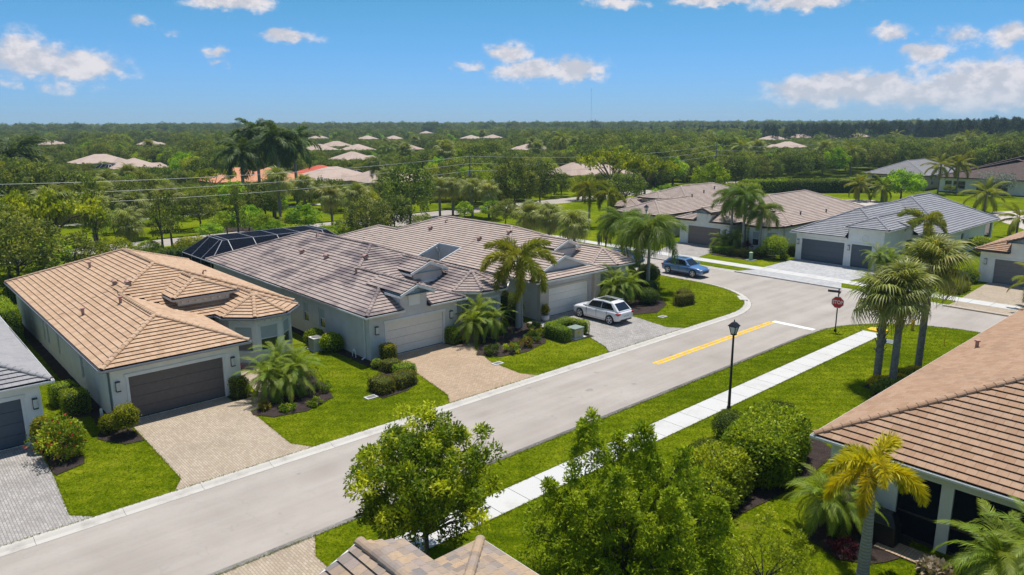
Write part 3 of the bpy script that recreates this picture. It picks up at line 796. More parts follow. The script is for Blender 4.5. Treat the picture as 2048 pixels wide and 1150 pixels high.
        # gutters and soffits
        for si, sub in enumerate(s.subs):
            for (a, b) in sub.eaves:
                d = (b-a).normalized(); out = Vector((d.y, -d.x, 0))
                mid = (a+b)/2+out*.3
                k = max(2, int((b-a).length/.5)); run = []
                keep = [s.hmax((a+(b-a)*((i+.5)/k)).x, (a+(b-a)*((i+.5)/k)).y, sub) < a.z+.0 for i in range(k)]
                i = 0
                while i < k:
                    if not keep[i]: i += 1; continue
                    j = i
                    while j < k and keep[j]: j += 1
                    p, q = a+(b-a)*(i/k), a+(b-a)*(j/k); s.gi += 1; dz = .0025*(s.gi % 7)
                    if sub.__dict__.get('nogut'): i = j; continue
                    g = MB(); pe = p-d*(.10 if i == 0 else 0); qe = q+d*(.10 if j == k else 0)
                    i1, o1 = out*.0, out*.13
                    zb, zt = -.15+dz, -.012-dz
                    ring = [(i1, zb), (out*.09, zb), (o1, zb+.05), (o1, zt), (out*.115, zt), (out*.115, zb+.05), (out*.085, zb+.02), (out*.015, zb+.02), (out*.015, zt-.01), (i1, zt-.01)]
                    m_ = len(ring)
                    g.add([pe+r+Vector((0,0,z)) for r, z in ring]+[qe+r+Vector((0,0,z)) for r, z in ring],
                          [(t, (t+1) % m_, m_+(t+1) % m_, m_+t) for t in range(m_)]+[tuple(range(m_))[::-1], tuple(range(m_, 2*m_))])
                    g.build('gutter', M[gut], ro)
                    i = j
            ze = min(p.z for p in sub.slopes[0])
            feet = sub.feet or [sub.foot]
            for ft in feet:
                sf = MB(); sf.prism([tuple(p) for p in ft], ze-.17-.004*si, ze-.15-.004*si)
                sf.build('soffit', M['soffit'], ro)
        return ro
    def pt(s, p): return (-p[0], p[1]) if s.mir else p
    def wallrun(s, p0, p1, z0, z1, ops=(), depth=.13):
        a = Vector((p0[0], p0[1], 0)); b = Vector((p1[0], p1[1], 0)); L = (b-a).length; d = (b-a)/L; out = Vector((d.y, -d.x, 0))
        ss = sorted(set([0, L]+[x for o in ops for x in o[:2]])); zz = sorted(set([z0, z1]+[x for o in ops for x in o[2:4]]))
        P = lambda t, z, k=0.0: a+d*t-out*k+Vector((0, 0, z))
        for i in range(len(ss)-1):
            for j in range(len(zz)-1):
                sm, zm = (ss[i]+ss[i+1])/2, (zz[j]+zz[j+1])/2
                if any(o[0] < sm < o[1] and o[2] < zm < o[3] for o in ops): continue
                s.wall.poly([P(ss[i],zz[j]), P(ss[i+1],zz[j]), P(ss[i+1],zz[j+1]), P(ss[i],zz[j+1])])
        for o in ops:
            s0, s1, za, zb = o[:4]
            s.wall.poly([P(s0,za), P(s0,zb), P(s0,zb,depth), P(s0,za,depth)]); s.wall.poly([P(s1,za,depth), P(s1,zb,depth), P(s1,zb), P(s1,za)])
            s.wall.poly([P(s0,zb), P(s1,zb), P(s1,zb,depth), P(s0,zb,depth)]); s.wall.poly([P(s0,za,depth), P(s1,za,depth), P(s1,za), P(s0,za)])
            kind = o[4]
            if kind == 'win': s.window(P, d, out, s0, s1, za, zb, depth, *(o[5:]))
            elif kind == 'garage': s.garage(P, d, out, s0, s1, za, zb, depth, o[5], o[6] if len(o) > 6 else 'white')
            elif kind == 'dark': 
                mb = MB(); mb.poly([P(s0,za,depth*.9), P(s1,za,depth*.9), P(s1,zb,depth*.9), P(s0,zb,depth*.9)])
                mb.build('dark_opening', M['glass'], s.root, mir=s.mir)  # flat dark sheet stands in for the shade inside the opening
    def slab(s, mb, P, s0, s1, za, zb, k0, k1):
        v = [P(s0,za,k0),P(s1,za,k0),P(s1,za,k1),P(s0,za,k1),P(s0,zb,k0),P(s1,zb,k0),P(s1,zb,k1),P(s0,zb,k1)]
        mb.add(v, [(3,2,1,0),(4,5,6,7),(0,1,5,4),(1,2,6,5),(2,3,7,6),(3,0,4,7)])
    def window(s, P, d, out, s0, s1, za, zb, depth, frame='white', blind=.5, trim=True):
        fr = MB(); t = .055
        k0, k1 = depth*.45, depth*.95
        s.slab(fr,P,s0,s0+t,za,zb,k0,k1); s.slab(fr,P,s1-t,s1,za,zb,k0,k1); s.slab(fr,P,s0+t,s1-t,za,za+t,k0,k1); s.slab(fr,P,s0+t,s1-t,zb-t,zb,k0,k1)
        w = fr.build('window', M[frame], s.root, mir=s.mir)
        pn = MB(); s.slab(pn,P,s0+t,s1-t,za+t,zb-t,depth*.80,depth*.86); pn.build('pane', M['glass'], w, mir=s.mir)
        zm = za+(zb-za)*.48
        mr = MB(); s.slab(mr,P,s0+t+.002,s1-t-.002,zm-.03,zm+.03,depth*.5,depth*.84); mr.build('meeting_rail', M[frame], w, mir=s.mir)
        if blind:
            bl = MB(); s.slab(bl,P,s0+t+.004,s1-t-.004,zb-t-(zb-za)*blind,zb-t-.004,depth*.70,depth*.75); bl.build('blind', M['blind'], w, mir=s.mir)
        if trim:
            tr = MB(); e = .11
            s.slab(tr,P,s0-e,s1+e,zb+.002,zb+e+.04,-.035,.0); tr.build('head_trim', M['white'], w, mir=s.mir)
            tr = MB(); s.slab(tr,P,s0-e,s1+e,za-e*.8,za-.002,-.05,.0); tr.build('sill', M['white'], w, mir=s.mir)
    def garage(s, P, d, out, s0, s1, za, zb, depth, mat, trim='white'):
        g = MB(); s.slab(g,P,s0,s1,za,zb,depth*.95,depth*1.2); go = g.build('garage_door', M['black'], s.root, mir=s.mir)
        n = 4; h = (zb-za)/n
        for i in range(n):
            pm = MB(); s.slab(pm,P,s0+.006,s1-.006,za+i*h+.008,za+(i+1)*h-.008,depth*.75,depth*.94)
            pm.build('door_panel', M[mat], go, mir=s.mir)
        seal = MB(); s.slab(seal,P,s0+.01,s1-.01,za+.0,za+.05,depth*.70,depth*.745); seal.build('bottom_seal', M['black'], go, mir=s.mir)
        t = MB(); e = .13
        s.slab(t,P,s0-e-.05,s1+e+.05,zb+.002,zb+e+.05,-.05,.0); s.slab(t,P,s0-e,s0-.002,za,zb,-.03,.0); s.slab(t,P,s1+.002,s1+e,za,zb,-.03,.0)
        t.build('door_trim', M[trim], go, mir=s.mir)
    def lantern(s, u, v, z=2.0, nrm=(0,-1)):
        n = Vector((nrm[0], nrm[1], 0)); sd = Vector((-n.y, n.x, 0)); c = Vector((u, v, z))
        def bx(mb, w, d0, d1, h0, h1):
            q = [c+sd*x+n*y+Vector((0,0,zz)) for zz in (h0,h1) for x, y in ((-w,d0),(w,d0),(w,d1),(-w,d1))]
            mb.add(q, [(0,1,2,3),(7,6,5,4),(4,5,1,0),(5,6,2,1),(6,7,3,2),(7,4,0,3)])
        f = MB(); bx(f,.10,.0,.05,-.24,.24); bx(f,.11,.0,.17,.22,.27); bx(f,.11,.0,.17,-.27,-.22)
        o = f.build('wall_lantern', M['black'], s.root, mir=s.mir)
        g = MB(); bx(g,.085,.052,.15,-.215,.215); g.build('lamp_glass', M['lampglass'], o, mir=s.mir)
    def downspout(s, u, v, out, mat='white', z1=ZE-.16):
        t = MB(); o = Vector((out[0], out[1], 0)); p = Vector((u, v, 0))
        t.bar(p+o*.45+Vector((0,0,z1+.08)), p+o*.06+Vector((0,0,z1-.22)), .09, .07); t.bar(p+o*.06+Vector((0,0,z1-.2)), p+o*.06+Vector((0,0,.18)), .09, .07, (out[0],out[1],.01)); t.bar(p+o*.06+Vector((0,0,.2)), p+o*.34+Vector((0,0,.05)), .09, .07)
        t.build('downspout', M[mat], s.root, mir=s.mir)
    def vent(s, u, v, kind=0, mat='vent'):
        uu = -u if s.mir else u
        z = max(q.h(uu, v) for q in s.subs)
        mb = MB()
        if kind == 0:
            mb.box(uu-.12,uu+.12,v-.14,v+.14,z-.1,z+.22)
            n = 6
            for k in range(n):
                a0, a1 = PI*k/n, PI*(k+1)/n
                mb.add([(uu+.2*math.cos(a0),v-.2,z+.2+.18*math.sin(a0)),(uu+.2*math.cos(a1),v-.2,z+.2+.18*math.sin(a1)),(uu+.2*math.cos(a1),v+.2,z+.2+.18*math.sin(a1)),(uu+.2*math.cos(a0),v+.2,z+.2+.18*math.sin(a0))],[(0,1,2,3)])
        elif kind == 1:
            mb.tube([(uu,v,z-.1),(uu,v,z+.42)], [.085,.085], 10); mb.tube([(uu,v,z+.40),(uu,v,z+.47)], [.14,.14], 10)
        else:
            mb.tube([(uu,v,z-.1),(uu,v,z+.22),(uu+.07,v,z+.34),(uu+.18,v,z+.36),(uu+.24,v,z+.28)], .06, 8)
        mb.build('roof_vent', M[mat], s.root)
    def gable(s, u0, u1, v, z0, z1, wallmat=None, rake='white', ov=.28, depth=.4):
        """gable face with rake boards at plane v, between u0..u1 (eave line z0, apex z1)"""
        um = (u0+u1)/2; hw = (u1-u0)/2; sl = (z1-z0)/hw
        r = MB()
        for sg in (-1, 1):
            a = Vector((um+sg*hw*1.02, v-.03, z0-.10)); b = Vector((um, v-.03, z1-.08))
            r.bar(a, b, .07, .17, (0,0,1)); r.bar(a+Vector((0,.0,-.10)), a+Vector((0,depth+1.5,-.10)), .10, .14)
        r.build('rake_board', M[rake], s.root, mir=s.mir)
    def walls(s, mat):
        if s.wall.v: s.wall.build('wall', M[mat], s.root, mir=s.mir)

def front_bits(h, gw, door, s0, s1, zt=2.35, trim='white', wl=.45):
    h.wallrun((wl,wl), (gw-wl,wl), 0, ZE-.16, [(s0,s1,0.012,zt,'garage',door,trim)])
    h.lantern((wl+s0)/2+.1, wl, 1.98); h.lantern((gw-wl+wl+s1)/2+.05, wl, 1.98)

def house_A(h, mat, wall, door, gut, singles, caps, entry=True, wins=(), D=28.1, gutmat='white', bayon=True):
    g = h.add(hip(0, 7.5, 0, 12.5, ends=('hip','open')))
    m = h.add(hip(0, 13.65, 7.1, D))
    if entry:
        e = hip(6.1, 10.15, 8.07, 13.4, 4.27, ends=('hip','open')); e.hfoot = [(6.55,8.55),(9.75,8.55),(9.75,13.4),(6.55,13.4)]; h.add(e)
    if bayon: b = h.add(bay(10.78, 2.53, 4.45, 12))
    front_bits(h, 7.5, door, .82, 5.65)
    h.wallrun((.45,D-.45), (.45,.45), 0, ZE-.16, [(a, b, z0, z1, 'win', 'white', .5, False) for (a, b, z0, z1) in wins])
    h.wallrun((7.05,.45), (7.05,9), 0, ZE-.16)
    h.wallrun((13.2,7), (13.2,D-.45), 0, ZE-.16); h.wallrun((13.2,D-.45), (.45,D-.45), 0, ZE-.16)
    h.wallrun((7.05,8.52), (9.8,8.52), 0, 4.1, [(1.15,2.5,.02,3.45,'dark')])
    h.wallrun((6.5,12.5), (6.5,8.5), 2.9, 4.1); h.wallrun((6.5,8.52), (7.05,8.52), 2.95, 4.1); h.wallrun((9.8,8.52), (9.8,12.5), 2.9, 4.1)
    if bayon:
        w = 2.08; k = w*math.tan(rad(22.5)); v0 = 4.45+.45; c = 10.78
        pts = [(c-w,8.6),(c-w,v0+w-k),(c-k,v0),(c+k,v0),(c+w,v0+w-k),(c+w,8)]
        for i in range(5):
            L = math.hypot(pts[i+1][0]-pts[i][0], pts[i+1][1]-pts[i][1])
            ops = [] if i in (0,4) else [(L*.16,L*.84,.75,2.4,'win','white',.5,True)]
            h.wallrun(pts[i], pts[i+1], 0, ZE-.16, ops)
        # little corbels under the eave
        cb = []
        for i in range(1, 4):
            a, b = Vector((*pts[i],0)), Vector((*pts[i+1],0)); L = (b-a).length; d = (b-a)/L; o = Vector((d.y,-d.x,0)); n = int(L/.42)
            for j in range(n):
                mb = MB(); p = a+d*((j+.5)*L/n); mb.bar(p+o*.002+Vector((0,0,ZE-.30)), p+o*.17+Vector((0,0,ZE-.30)), .15, .16)
                mb.build('corbel', M['white'], h.root, mir=h.mir)
    if entry:
        for j in range(7):
            mb = MB(); p = Vector((6.75+j*.47, 8.52, 3.93)); mb.bar(p, p+Vector((0,-.17,0)), .15, .16); mb.build('corbel', M['white'], h.root, mir=h.mir)
        mb = MB(); mb.box(7.95,9.75,8.44,8.515,3.46,3.62); mb.build('door_trim', M['white'], h.root, mir=h.mir)
    h.walls(wall); h.roof(M[mat], singles, gutmat, caps)

def house_B(h, mat, wall, door, singles, caps, dutch=False, wins=(), D=27.4, gutmat='white', rake='white', extra=None, panel=True, trim='white', dormer=True, d2=True):
    gw = 7.95
    if dutch:
        g = h.add(hip(0, gw, .95, 12, ends=('gable','open')))
        sk = h.add(Sub([[V3(0,0,ZE),V3(gw,0,ZE),V3(gw-1.05,1.05,ZE+.40),V3(1.05,1.05,ZE+.40)]], [(V3(0,0,ZE),V3(1.05,1.05,ZE+.4)),(V3(gw,0,ZE),V3(gw-1.05,1.05,ZE+.4))], [(V3(0,0,ZE),V3(gw,0,ZE))], [(0,0),(gw,0),(gw-1.0,1.0),(1.0,1.0)]))
    else:
        g = hip(0, gw, 0, 12, ends=('hip','open'))
        if dormer:
            g.cut[2] = [[(0,0,ZE),(2.85,0,ZE),(2.85,2.85,ZE+PIT*2.85)],[(4.95,0,ZE),(gw,0,ZE),(4.95,gw-4.95,ZE+PIT*(gw-4.95))]]
            g.eaves = g.eaves[:2]+[(V3(0,0,ZE),V3(2.75,0,ZE)),(V3(5.05,0,ZE),V3(gw,0,ZE))]
            g.feet = [[(0,0),(2.8,0),(2.8,.46),(0,.46)],[(5.0,0),(gw,0),(gw,.46),(5.0,.46)],[(0,.46),(gw,.46),(gw,12),(0,12)]]
        h.add(g)
    m = h.add(hip(0, 13.7, 3.6, D))
    b = h.add(bay(10.95, 2.65, .35, 9))
    if d2:
        zz = lambda v: ZE+PIT*(v-3.6)
        m.holes = [([(7.6,3.5),(9.9,3.5),(9.9,5.1),(7.6,5.1)],'y')]
        m.cut[2] = [[(0,3.6,ZE),(7.6,3.6,ZE),(7.6,5.1,zz(5.1)),(1.5,5.1,zz(5.1))],[(9.9,3.6,ZE),(13.7,3.6,ZE),(12.2,5.1,zz(5.1)),(9.9,5.1,zz(5.1))],[(1.5,5.1,zz(5.1)),(12.2,5.1,zz(5.1)),(6.85,10.45,zz(10.45))]]
        m.feet = [[(0,5.15),(13.7,5.15),(13.7,D),(0,D)]]
    if extra: extra(h, m)
    gab = MB()
    if dutch:
        gab.poly([(1.0,1.05,ZE+.38),(gw-1.0,1.05,ZE+.38),(gw/2,1.05,ZE+.02+PIT*gw/2)])
        h.gable(.75, gw-.75, .93, ZE+PIT*.75, ZE+PIT*gw/2, rake=rake, depth=-1.5)
    elif dormer:
        d1 = hip(3.9-1.28, 3.9+1.28, -.05, 4.3, 4.17, ends=('gable','open')); d1.nogut = True; d1.hfoot = [(2.85,.45),(4.95,.45),(4.95,4.3),(2.85,4.3)]; h.add(d1)
        gab.poly([(2.85,.43,ZE-.2),(4.95,.43,ZE-.2),(4.95,.43,4.15),(3.9,.43,4.60),(2.85,.43,4.15)])
        gab.poly([(2.85,4.2,3),(2.85,.43,ZE-.2),(2.85,.43,4.15),(2.85,4.2,4.15)]); gab.poly([(4.95,.43,ZE-.2),(4.95,4.2,3),(4.95,4.2,4.15),(4.95,.43,4.15)])
        h.gable(2.6, 5.2, -.06, 4.15, 4.65, rake=rake)
        if panel:
            pn = MB(); pn.box(3.45,4.35,.36,.428,3.2,4.22); pn.build('louvre_panel', M['white'], h.root, mir=h.mir)
    if gab.v: gab.build('gable_wall', M[wall], h.root, mir=h.mir)
    gab = MB()
    if d2:
        dd = hip(8.4-1.62, 8.4+1.62, 4.85, 10.5, 4.29, ends=('gable','open')); dd.nogut = True; dd.hfoot = [(7.1,5.08),(9.7,5.08),(9.7,10.5),(7.1,10.5)]; h.add(dd)
        gab.poly([(7.1,5.08,2.9),(9.7,5.08,2.9),(9.7,5.08,4.29),(8.4,5.08,4.80),(7.1,5.08,4.29)])
        gab.poly([(7.1,10,2.9),(7.1,5.08,2.9),(7.1,5.08,4.29),(7.1,10,4.29)]); gab.poly([(9.7,5.08,2.9),(9.7,10,2.9),(9.7,10,4.29),(9.7,5.08,4.29)])
        sl_ = MB(); sl_.box(7.12,9.68,4.97,5.075,3.36,3.50); sl_.build('dormer_sill', M[rake], h.root, mir=h.mir)
        h.gable(6.76, 10.04, 4.83, 4.27, 4.90, rake=rake)
    if gab.v: gab.build('gable_wall', M[wall], h.root, mir=h.mir)
    front_bits(h, gw, door, 1.25, 5.85, 2.3, trim)
    h.wallrun((.45,D-.45), (.45,.45), 0, ZE-.16, [(a_, b_, z0, z1, 'win', 'white', .5, False) for (a_, b_, z0, z1) in wins])
    h.wallrun((gw-.45,.45), (gw-.45,6.5), 0, ZE-.16)
    h.wallrun((13.25,3), (13.25,D-.45), 0, ZE-.16); h.wallrun((13.25,D-.45), (.45,D-.45), 0, ZE-.16)
    h.wallrun((gw-.45,6.4), (8.9,6.4), 0, ZE-.1)
    w = 2.2; k = w*math.tan(rad(22.5)); v0 = .80; c = 10.95
    pts = [(c-w,6.4),(c-w,v0+w-k),(c-k,v0),(c+k,v0),(c+w,v0+w-k),(c+w,4)]
    for i in range(5):
        L = math.hypot(pts[i+1][0]-pts[i][0], pts[i+1][1]-pts[i][1])
        ops = [] if i in (0,4) else [(L*.18,L*.82,.75,2.4,'win','white',.5,True)]
        h.wallrun(pts[i], pts[i+1], 0, ZE-.16, ops)
    h.walls(wall); h.roof(M[mat], singles, gutmat, caps)

# house 1: tan roof, brown garage door
H1 = House('cream house with tan tile roof and wide brown garage door, left foreground', 7.85, 39.1, 0)
house_A(H1, 't_tan', 'stucco_cream', 'door_brown', 'white', 300, True, gutmat='gutter_grey', wins=[(20.5,21.15,.75,2.3),(14.4,15.0,.75,2.3),(9.9,10.5,.75,2.3),(11.2,11.8,.75,2.3),(5.2,5.8,1.2,2.3)])
H1.downspout(.45, .62, (-1,0), 'door_char')
for (u, v, k) in ((4.15,13.3,0),(4.55,11.7,0),(3.3,8.8,1),(4.3,20.5,1),(9.6,12.6,2),(1.5,10.2,1)): H1.vent(u, v, k, 'vent' if k else 'vent')
# house 2: mauve roof, cream door, gabled dormers
def win2(): return [(27-12.55,27-11.75,1.55,2.35),(27-9.75,27-8.9,.9,2.35),(27-7.3,27-6.45,.9,2.35)]
H2 = House('grey house with weathered mauve tile roof and gabled dormer over its cream garage door', 22.8, 38.95, 0)
house_B(H2, 't_mauve', 'stucco_grey', 'door_cream', 300, True, wins=win2())
H2.downspout(.45, 1.0, (-1,0))
for (u, v, k) in ((3.9,16.4,0),(4.1,12.6,0),(5.2,8.6,0),(3.4,6.9,1),(6.2,18.2,2)): H2.vent(u, v, k)
# house 3: Dutch gable over the garage, roof notch
def extra3(h, m):
    y0, y1, dx = 12.2, 15.6, 2.35
    m.holes = m.holes+[([(-.1,y0),(dx,y0),(dx,y1),(-.1,y1)],'x')]
    z = lambda u: ZE+PIT*u
    D = 27.4
    m.feet = [[(0,5.15),(13.7,5.15),(13.7,y0),(0,y0)],[(dx,y0),(13.7,y0),(13.7,y1),(dx,y1)],[(0,y1),(13.7,y1),(13.7,D),(0,D)]]
    m.cut[0] = [[(0,D,z(0)),(0,y1,z(0)),(dx,y1,z(dx)),(dx,y0,z(dx)),(0,y0,z(0)),(0,3.6,z(0)),(6.85,10.45,z(6.85)),(6.85,D-6.85,z(6.85))]]
    r = h.add(hip(0, 6.7, 18, 31, ends=('open','hip')))
    w = MB(); w.poly([(dx-.05,y0,0),(dx-.05,y1,0),(dx-.05,y1,z(dx)-.02),(dx-.05,y0,z(dx)-.02)]); w.poly([(.45,y1-.02,0),(dx,y1-.02,0),(dx,y1-.02,z(dx)-.02),(.45,y1-.02,z(.45))]); w.poly([(dx,y0+.02,0),(.45,y0+.02,0),(.45,y0+.02,z(.45)),(dx,y0+.02,z(dx)-.02)])
    w.build('notch_wall', M['stucco_warm'], h.root)
    f = MB(); f.bar((-.05,y1,z(0)),(dx,y1,z(dx)),.09,.2); f.bar((dx,y1+.05,z(dx)),(dx,y0-.05,z(dx)),.09,.2); f.bar((-.05,y0,z(0)),(dx,y0,z(dx)),.09,.2)
    f.build('notch_fascia', M['white'], h.root)
    t = MB(); t.tube([(dx-.35,y1-.12,3.7),(dx-.3,y1-.12,3.45),(dx-.1,y1-.14,3.3),(dx-.1,y1-.14,.2)], .05, 6); t.build('downspout', M['white'], h.root)
H3 = House('taupe-roofed grey house with front gable and notch in its roof, behind the white SUV', 37.65, 38.9, 0)
house_B(H3, 't_taupe', 'stucco_warm', 'door_cream', 0, False, dutch=True, extra=extra3, trim='stucco_tan')
for (u, v, k) in ((4.2,19.5,0),(3.9,11.6,0),(5.6,9.4,0),(5.7,19.0,2)): H3.vent(u, v, k)
for a_, b_ in ((.45,1.25),(6.7,7.4)):
    pl = MB(); pl.box(a_,b_,.10,.448,0,2.9); pl.build('pilaster', M['stucco_tan'], H3.root)
# house 0: grey roof at the left edge
H0 = House('pale house with grey tile roof and slate garage door at the left edge', 5.75, 39.3, 0, True)
house_A(H0, 't_slate', 'stucco_white', 'door_slate', 'white', 300, True, entry=False, bayon=False, wins=[])
# cross street row
RZ = -PI/2
H4 = House('tan-roofed house with bay window and plum garage door across the side street', 77.25, 54.6, RZ)
house_B(H4, 't_taupe', 'stucco_cream', 'door_taupe', 0, False, gutmat='brown_trim', rake='brown_trim', D=27.0)
for (u, v, k) in ((12.0,9,1),(12.4,15,1)): H4.vent(u, v, k, 'brown_trim')
H4b = House('taupe hip-roofed house with raised entry tower farthest up the side street', 77.4, 57.0, RZ, True)
house_A(H4b, 't_taupe', 'stucco_tan', 'door_taupe', 'brown', 0, False, gutmat='brown_trim', D=29)
for (u, v, k) in ((3.5,12,1),(4.2,16,1),(5,20,1)): H4b.vent(u, v, k, 'brown_trim')
H6 = House('house with brown tile roof, boarded gable and charcoal garage door at the right edge', 78.4, 21.3, RZ)
house_B(H6, 't_brown', 'stucco_cream', 'door_char', 0, False, gutmat='brown_trim', rake='brown_trim', D=26)
# grey-roofed white house
H5 = House('white house with slate grey tile roof and two slate-blue garage doors', 76.7, 38.8, RZ)
Z5 = 3.1; P5 = .5
f5 = hip(0, 10.3, 0, 20, Z5, P5, ('hip','open'))
f5.cut[2] = [[(5.95,2.2,Z5+P5*2.2),(8.1,2.2,Z5+P5*2.2),(5.95,4.35,Z5+P5*4.35)],[(0,0,Z5),(5.95,0,Z5),(5.95,4.35,Z5+P5*4.35),(5.15,5.15,Z5+P5*5.15)]]
f5.cut[1] = [[(8.6,1.7,Z5+P5*1.7),(8.6,7.9,Z5+P5*1.7),(5.15,7.9,Z5+P5*5.15),(5.15,5.15,Z5+P5*5.15)],[(10.3,7.9,Z5),(10.3,20,Z5),(5.15,20,Z5+P5*5.15),(5.15,7.9,Z5+P5*5.15)]]
f5.feet = [[(0,0),(5.95,0),(5.95,20),(0,20)],[(5.95,7.9),(10.3,7.9),(10.3,20),(5.95,20)]]
for sb in (f5, hip(0, 12.5, 10.2, 28.3, Z5, P5), hip(5.95, 10.32, -.02, 8, 4.20, .45, ('hip','open'))): H5.add(sb)
H5.wallrun((.45,.45), (6.15,.45), 0, Z5-.16, [(.65,5.35,.012,2.42,'garage','door_slate','stucco_white')])
H5.wallrun((6.15,.40), (9.75,.40), 0, 4.1, [(.42,2.5,.012,2.42,'garage','door_slate','stucco_white')])
H5.wallrun((6.1,5), (6.1,.40), 2.8, 4.1); H5.wallrun((9.75,.40), (9.75,5.2), 0, 4.1); H5.wallrun((9.75,5.2), (9.75,8.2), Z5-.16, 4.1)
H5.wallrun((9.75,5.2), (9.75,10.6), 0, Z5-.16, [(1.2,3.0,.02,2.5,'dark')])
H5.wallrun((9.75,10.65), (12.05,10.65), 0, Z5-.16)
H5.wallrun((12.05,10.65), (12.05,24.5), 0, Z5-.16, [(5.6,6.6,.8,2.5,'win','white',.0,True),(1.6,2.5,1.0,2.0,'win','white',.3,False)])
H5.wallrun((12.05,24.55), (12.05,27.85), 0, Z5-.16, [(.3,2.9,.1,2.7,'dark')])
H5.wallrun((12.05,27.85), (.45,27.85), 0, Z5-.16); H5.wallrun((.45,27.85), (.45,.45), 0, Z5-.16)
for (u, v) in ((.72,.45),(5.95+.35,.40)): H5.lantern(u, v, 2.0)
rg = MB(); rg.tube([(7.9+.32*math.cos(2*PI*k/20), .395, 3.15+.32*math.sin(2*PI*k/20)) for k in range(21)], .022, 6, False)
rgo = rg.build('medallion', M['soffit'], H5.root)
H5.walls('stucco_white'); H5.roof(M['t_grey'], 0, 'white', False)
# near right house
H7 = House('large brown tile hip roof over screened lanai at the lower right', 26.4, 11.75, RZ)
H7.add(hip(0, 15.6, 0, 28, ZE, .447))
H7.wallrun((.5,.5), (2.6,.5), 0, ZE-.16)
H7.wallrun((.5,27.5), (.5,.5), 0, ZE-.16, [(6,7,.8,2.3,'win','white',.5,True),(15,16,.8,2.3,'win','white',.5,True)])
H7.wallrun((2.55,.5), (2.55,3), 0, ZE-.16); H7.wallrun((2.5,3.0), (15.1,3.0), 0, ZE-.16)
H7.wallrun((15.1,.5), (15.1,27.5), 0, ZE-.16); H7.wallrun((15.1,27.5), (.5,27.5), 0, ZE-.16)
mb = MB(); mb.box(2.6,15.1,.42,.70,2.55,2.92); mb.build('lanai_beam', M['stucco_cream'], H7.root)
for (u0, u1) in ((2.6,3.05),(4.45,4.85),(7.5,7.75),(10.3,10.55),(13,13.25)):
    mb = MB(); mb.box(u0,u1,.46,.66,0,2.55); mb.build('lanai_post', M['stucco_cream'], H7.root)
H7.walls('stucco_cream')
H7.roof(M['t_brown'], 300, 'white', True)
for (u, v, k) in ((3.0,21.6,2),(1.2,15,1)): H7.vent(u, v, k)
def screen_mat():
    m, nt, b = newmat('insect_screen'); out = nt.nodes['Material Output']
    b.inputs['Base Color'].default_value = (.010,.014,.024,1); b.inputs['Roughness'].default_value = .9; b.inputs['Specular IOR Level'].default_value = 0.0
    tr = nt.nodes.new('ShaderNodeBsdfTransparent'); mx = nt.nodes.new('ShaderNodeMixShader'); mx.inputs[0].default_value = .88
    lnk(nt, tr.outputs[0], mx.inputs[1]); lnk(nt, b.outputs[0], mx.inputs[2]); lnk(nt, mx.outputs[0], out.inputs['Surface'])
    return m
M['screen'] = screen_mat()
for i, (u0, u1) in enumerate(((3.05,4.45),(4.85,7.5),(7.75,10.3),(10.55,13),(13.25,15.1))):
    mb = MB(); mb.box(u0+.01,u1-.01,.55,.57,.1,2.54); mb.build('screen', M['screen'], H7.root)
    mb = MB(); mb.box(u0+.005,u1-.005,.50,.60,.0,.095); mb.build('screen_rail', M['brown_trim'], H7.root)
    mb = MB(); mb.box(u0+.005,u1-.005,.51,.59,1.0,1.06); mb.build('screen_rail', M['brown_trim'], H7.root)
mb = MB(); mb.box(2.6,15.1,.7,2.98,.0,.03); mb.build('lanai_floor', M['walk'], H7.root)
# paver step at the lanai door
st = thing('paver_step', 'tan paver step at the lanai door under the gold palm', 'step', (25.85,7.9,0))
for i in range(3):
    for j in range(10):
        mb = MB(); mb.box(-.42+i*.29,-.42+i*.29+.28,-.9+j*.18,-.9+j*.18+.17,0,.07); mb.build('paver', M['paver_tan'], st)
# house below the camera
H8 = House('roof of blended brown-grey tiles in the bottom foreground', 12.1, 14.85, PI)
house_B(H8, 't_blend', 'stucco_cream', 'door_brown', 300, True, D=27)

# pool cage behind the mauve house
cg = thing('pool_cage', 'dark screened pool cage with white ribs behind the mauve-roofed house', 'pool cage', (23.2,66.4,0))
def cage(cg, W, D, z0, z1, ins, ribs, frame='white'):
    fr = MB(); t = .055
    lo = [(0,0),(W,0),(W,D),(0,D)]; hi = [(ins,ins),(W-ins,ins),(W-ins,D-ins),(ins,D-ins)]
    xs = [i*W/ribs for i in range(ribs+1)]
    for x in xs:
        for y in (0, D): r = MB(); r.bar((x,y,0),(x,y,z0),t,t,(0,1,0)); r.build('post', M[frame], cg)
        xi = min(max(x, ins), W-ins)
        r = MB(); r.bar((x,0,z0),(xi,ins,z1),t,t); r.bar((xi,ins,z1),(xi,D-ins,z1),t,t); r.bar((xi,D-ins,z1),(x,D,z0),t,t); r.build('rib', M[frame], cg)
    for y in (D*.33, D*.66):
        yi = min(max(y, ins), D-ins)
        for x, xi in ((0, ins), (W, W-ins)):
            r = MB(); r.bar((x,y,0),(x,y,z0),t,t,(1,0,0)); r.bar((x,y,z0),(xi,yi,z1),t,t); r.build('rib', M[frame], cg)
    for z, pts in ((z0, lo), (z1, hi), (1.1, lo)):
        for i in range(4):
            r = MB(); r.bar((*pts[i],z),(*pts[(i+1)%4],z),t*1.1,t*1.1); r.build('rail', M[frame if z != 1.1 else 'brown_trim'], cg)
    s_ = MB()
    for i in range(4):
        a, b = lo[i], lo[(i+1)%4]; c, d = hi[(i+1)%4], hi[i]
        s_.poly([(*a,0),(*b,0),(*b,z0),(*a,z0)]); s_.poly([(*a,z0),(*b,z0),(*c,z1),(*d,z1)])
    s_.poly([(*p,z1) for p in hi]); s_.build('screen', M['screen'], cg)
cage(cg, 14.5, 7.6, 2.75, 4.35, 1.9, 6, 'gutter_grey')
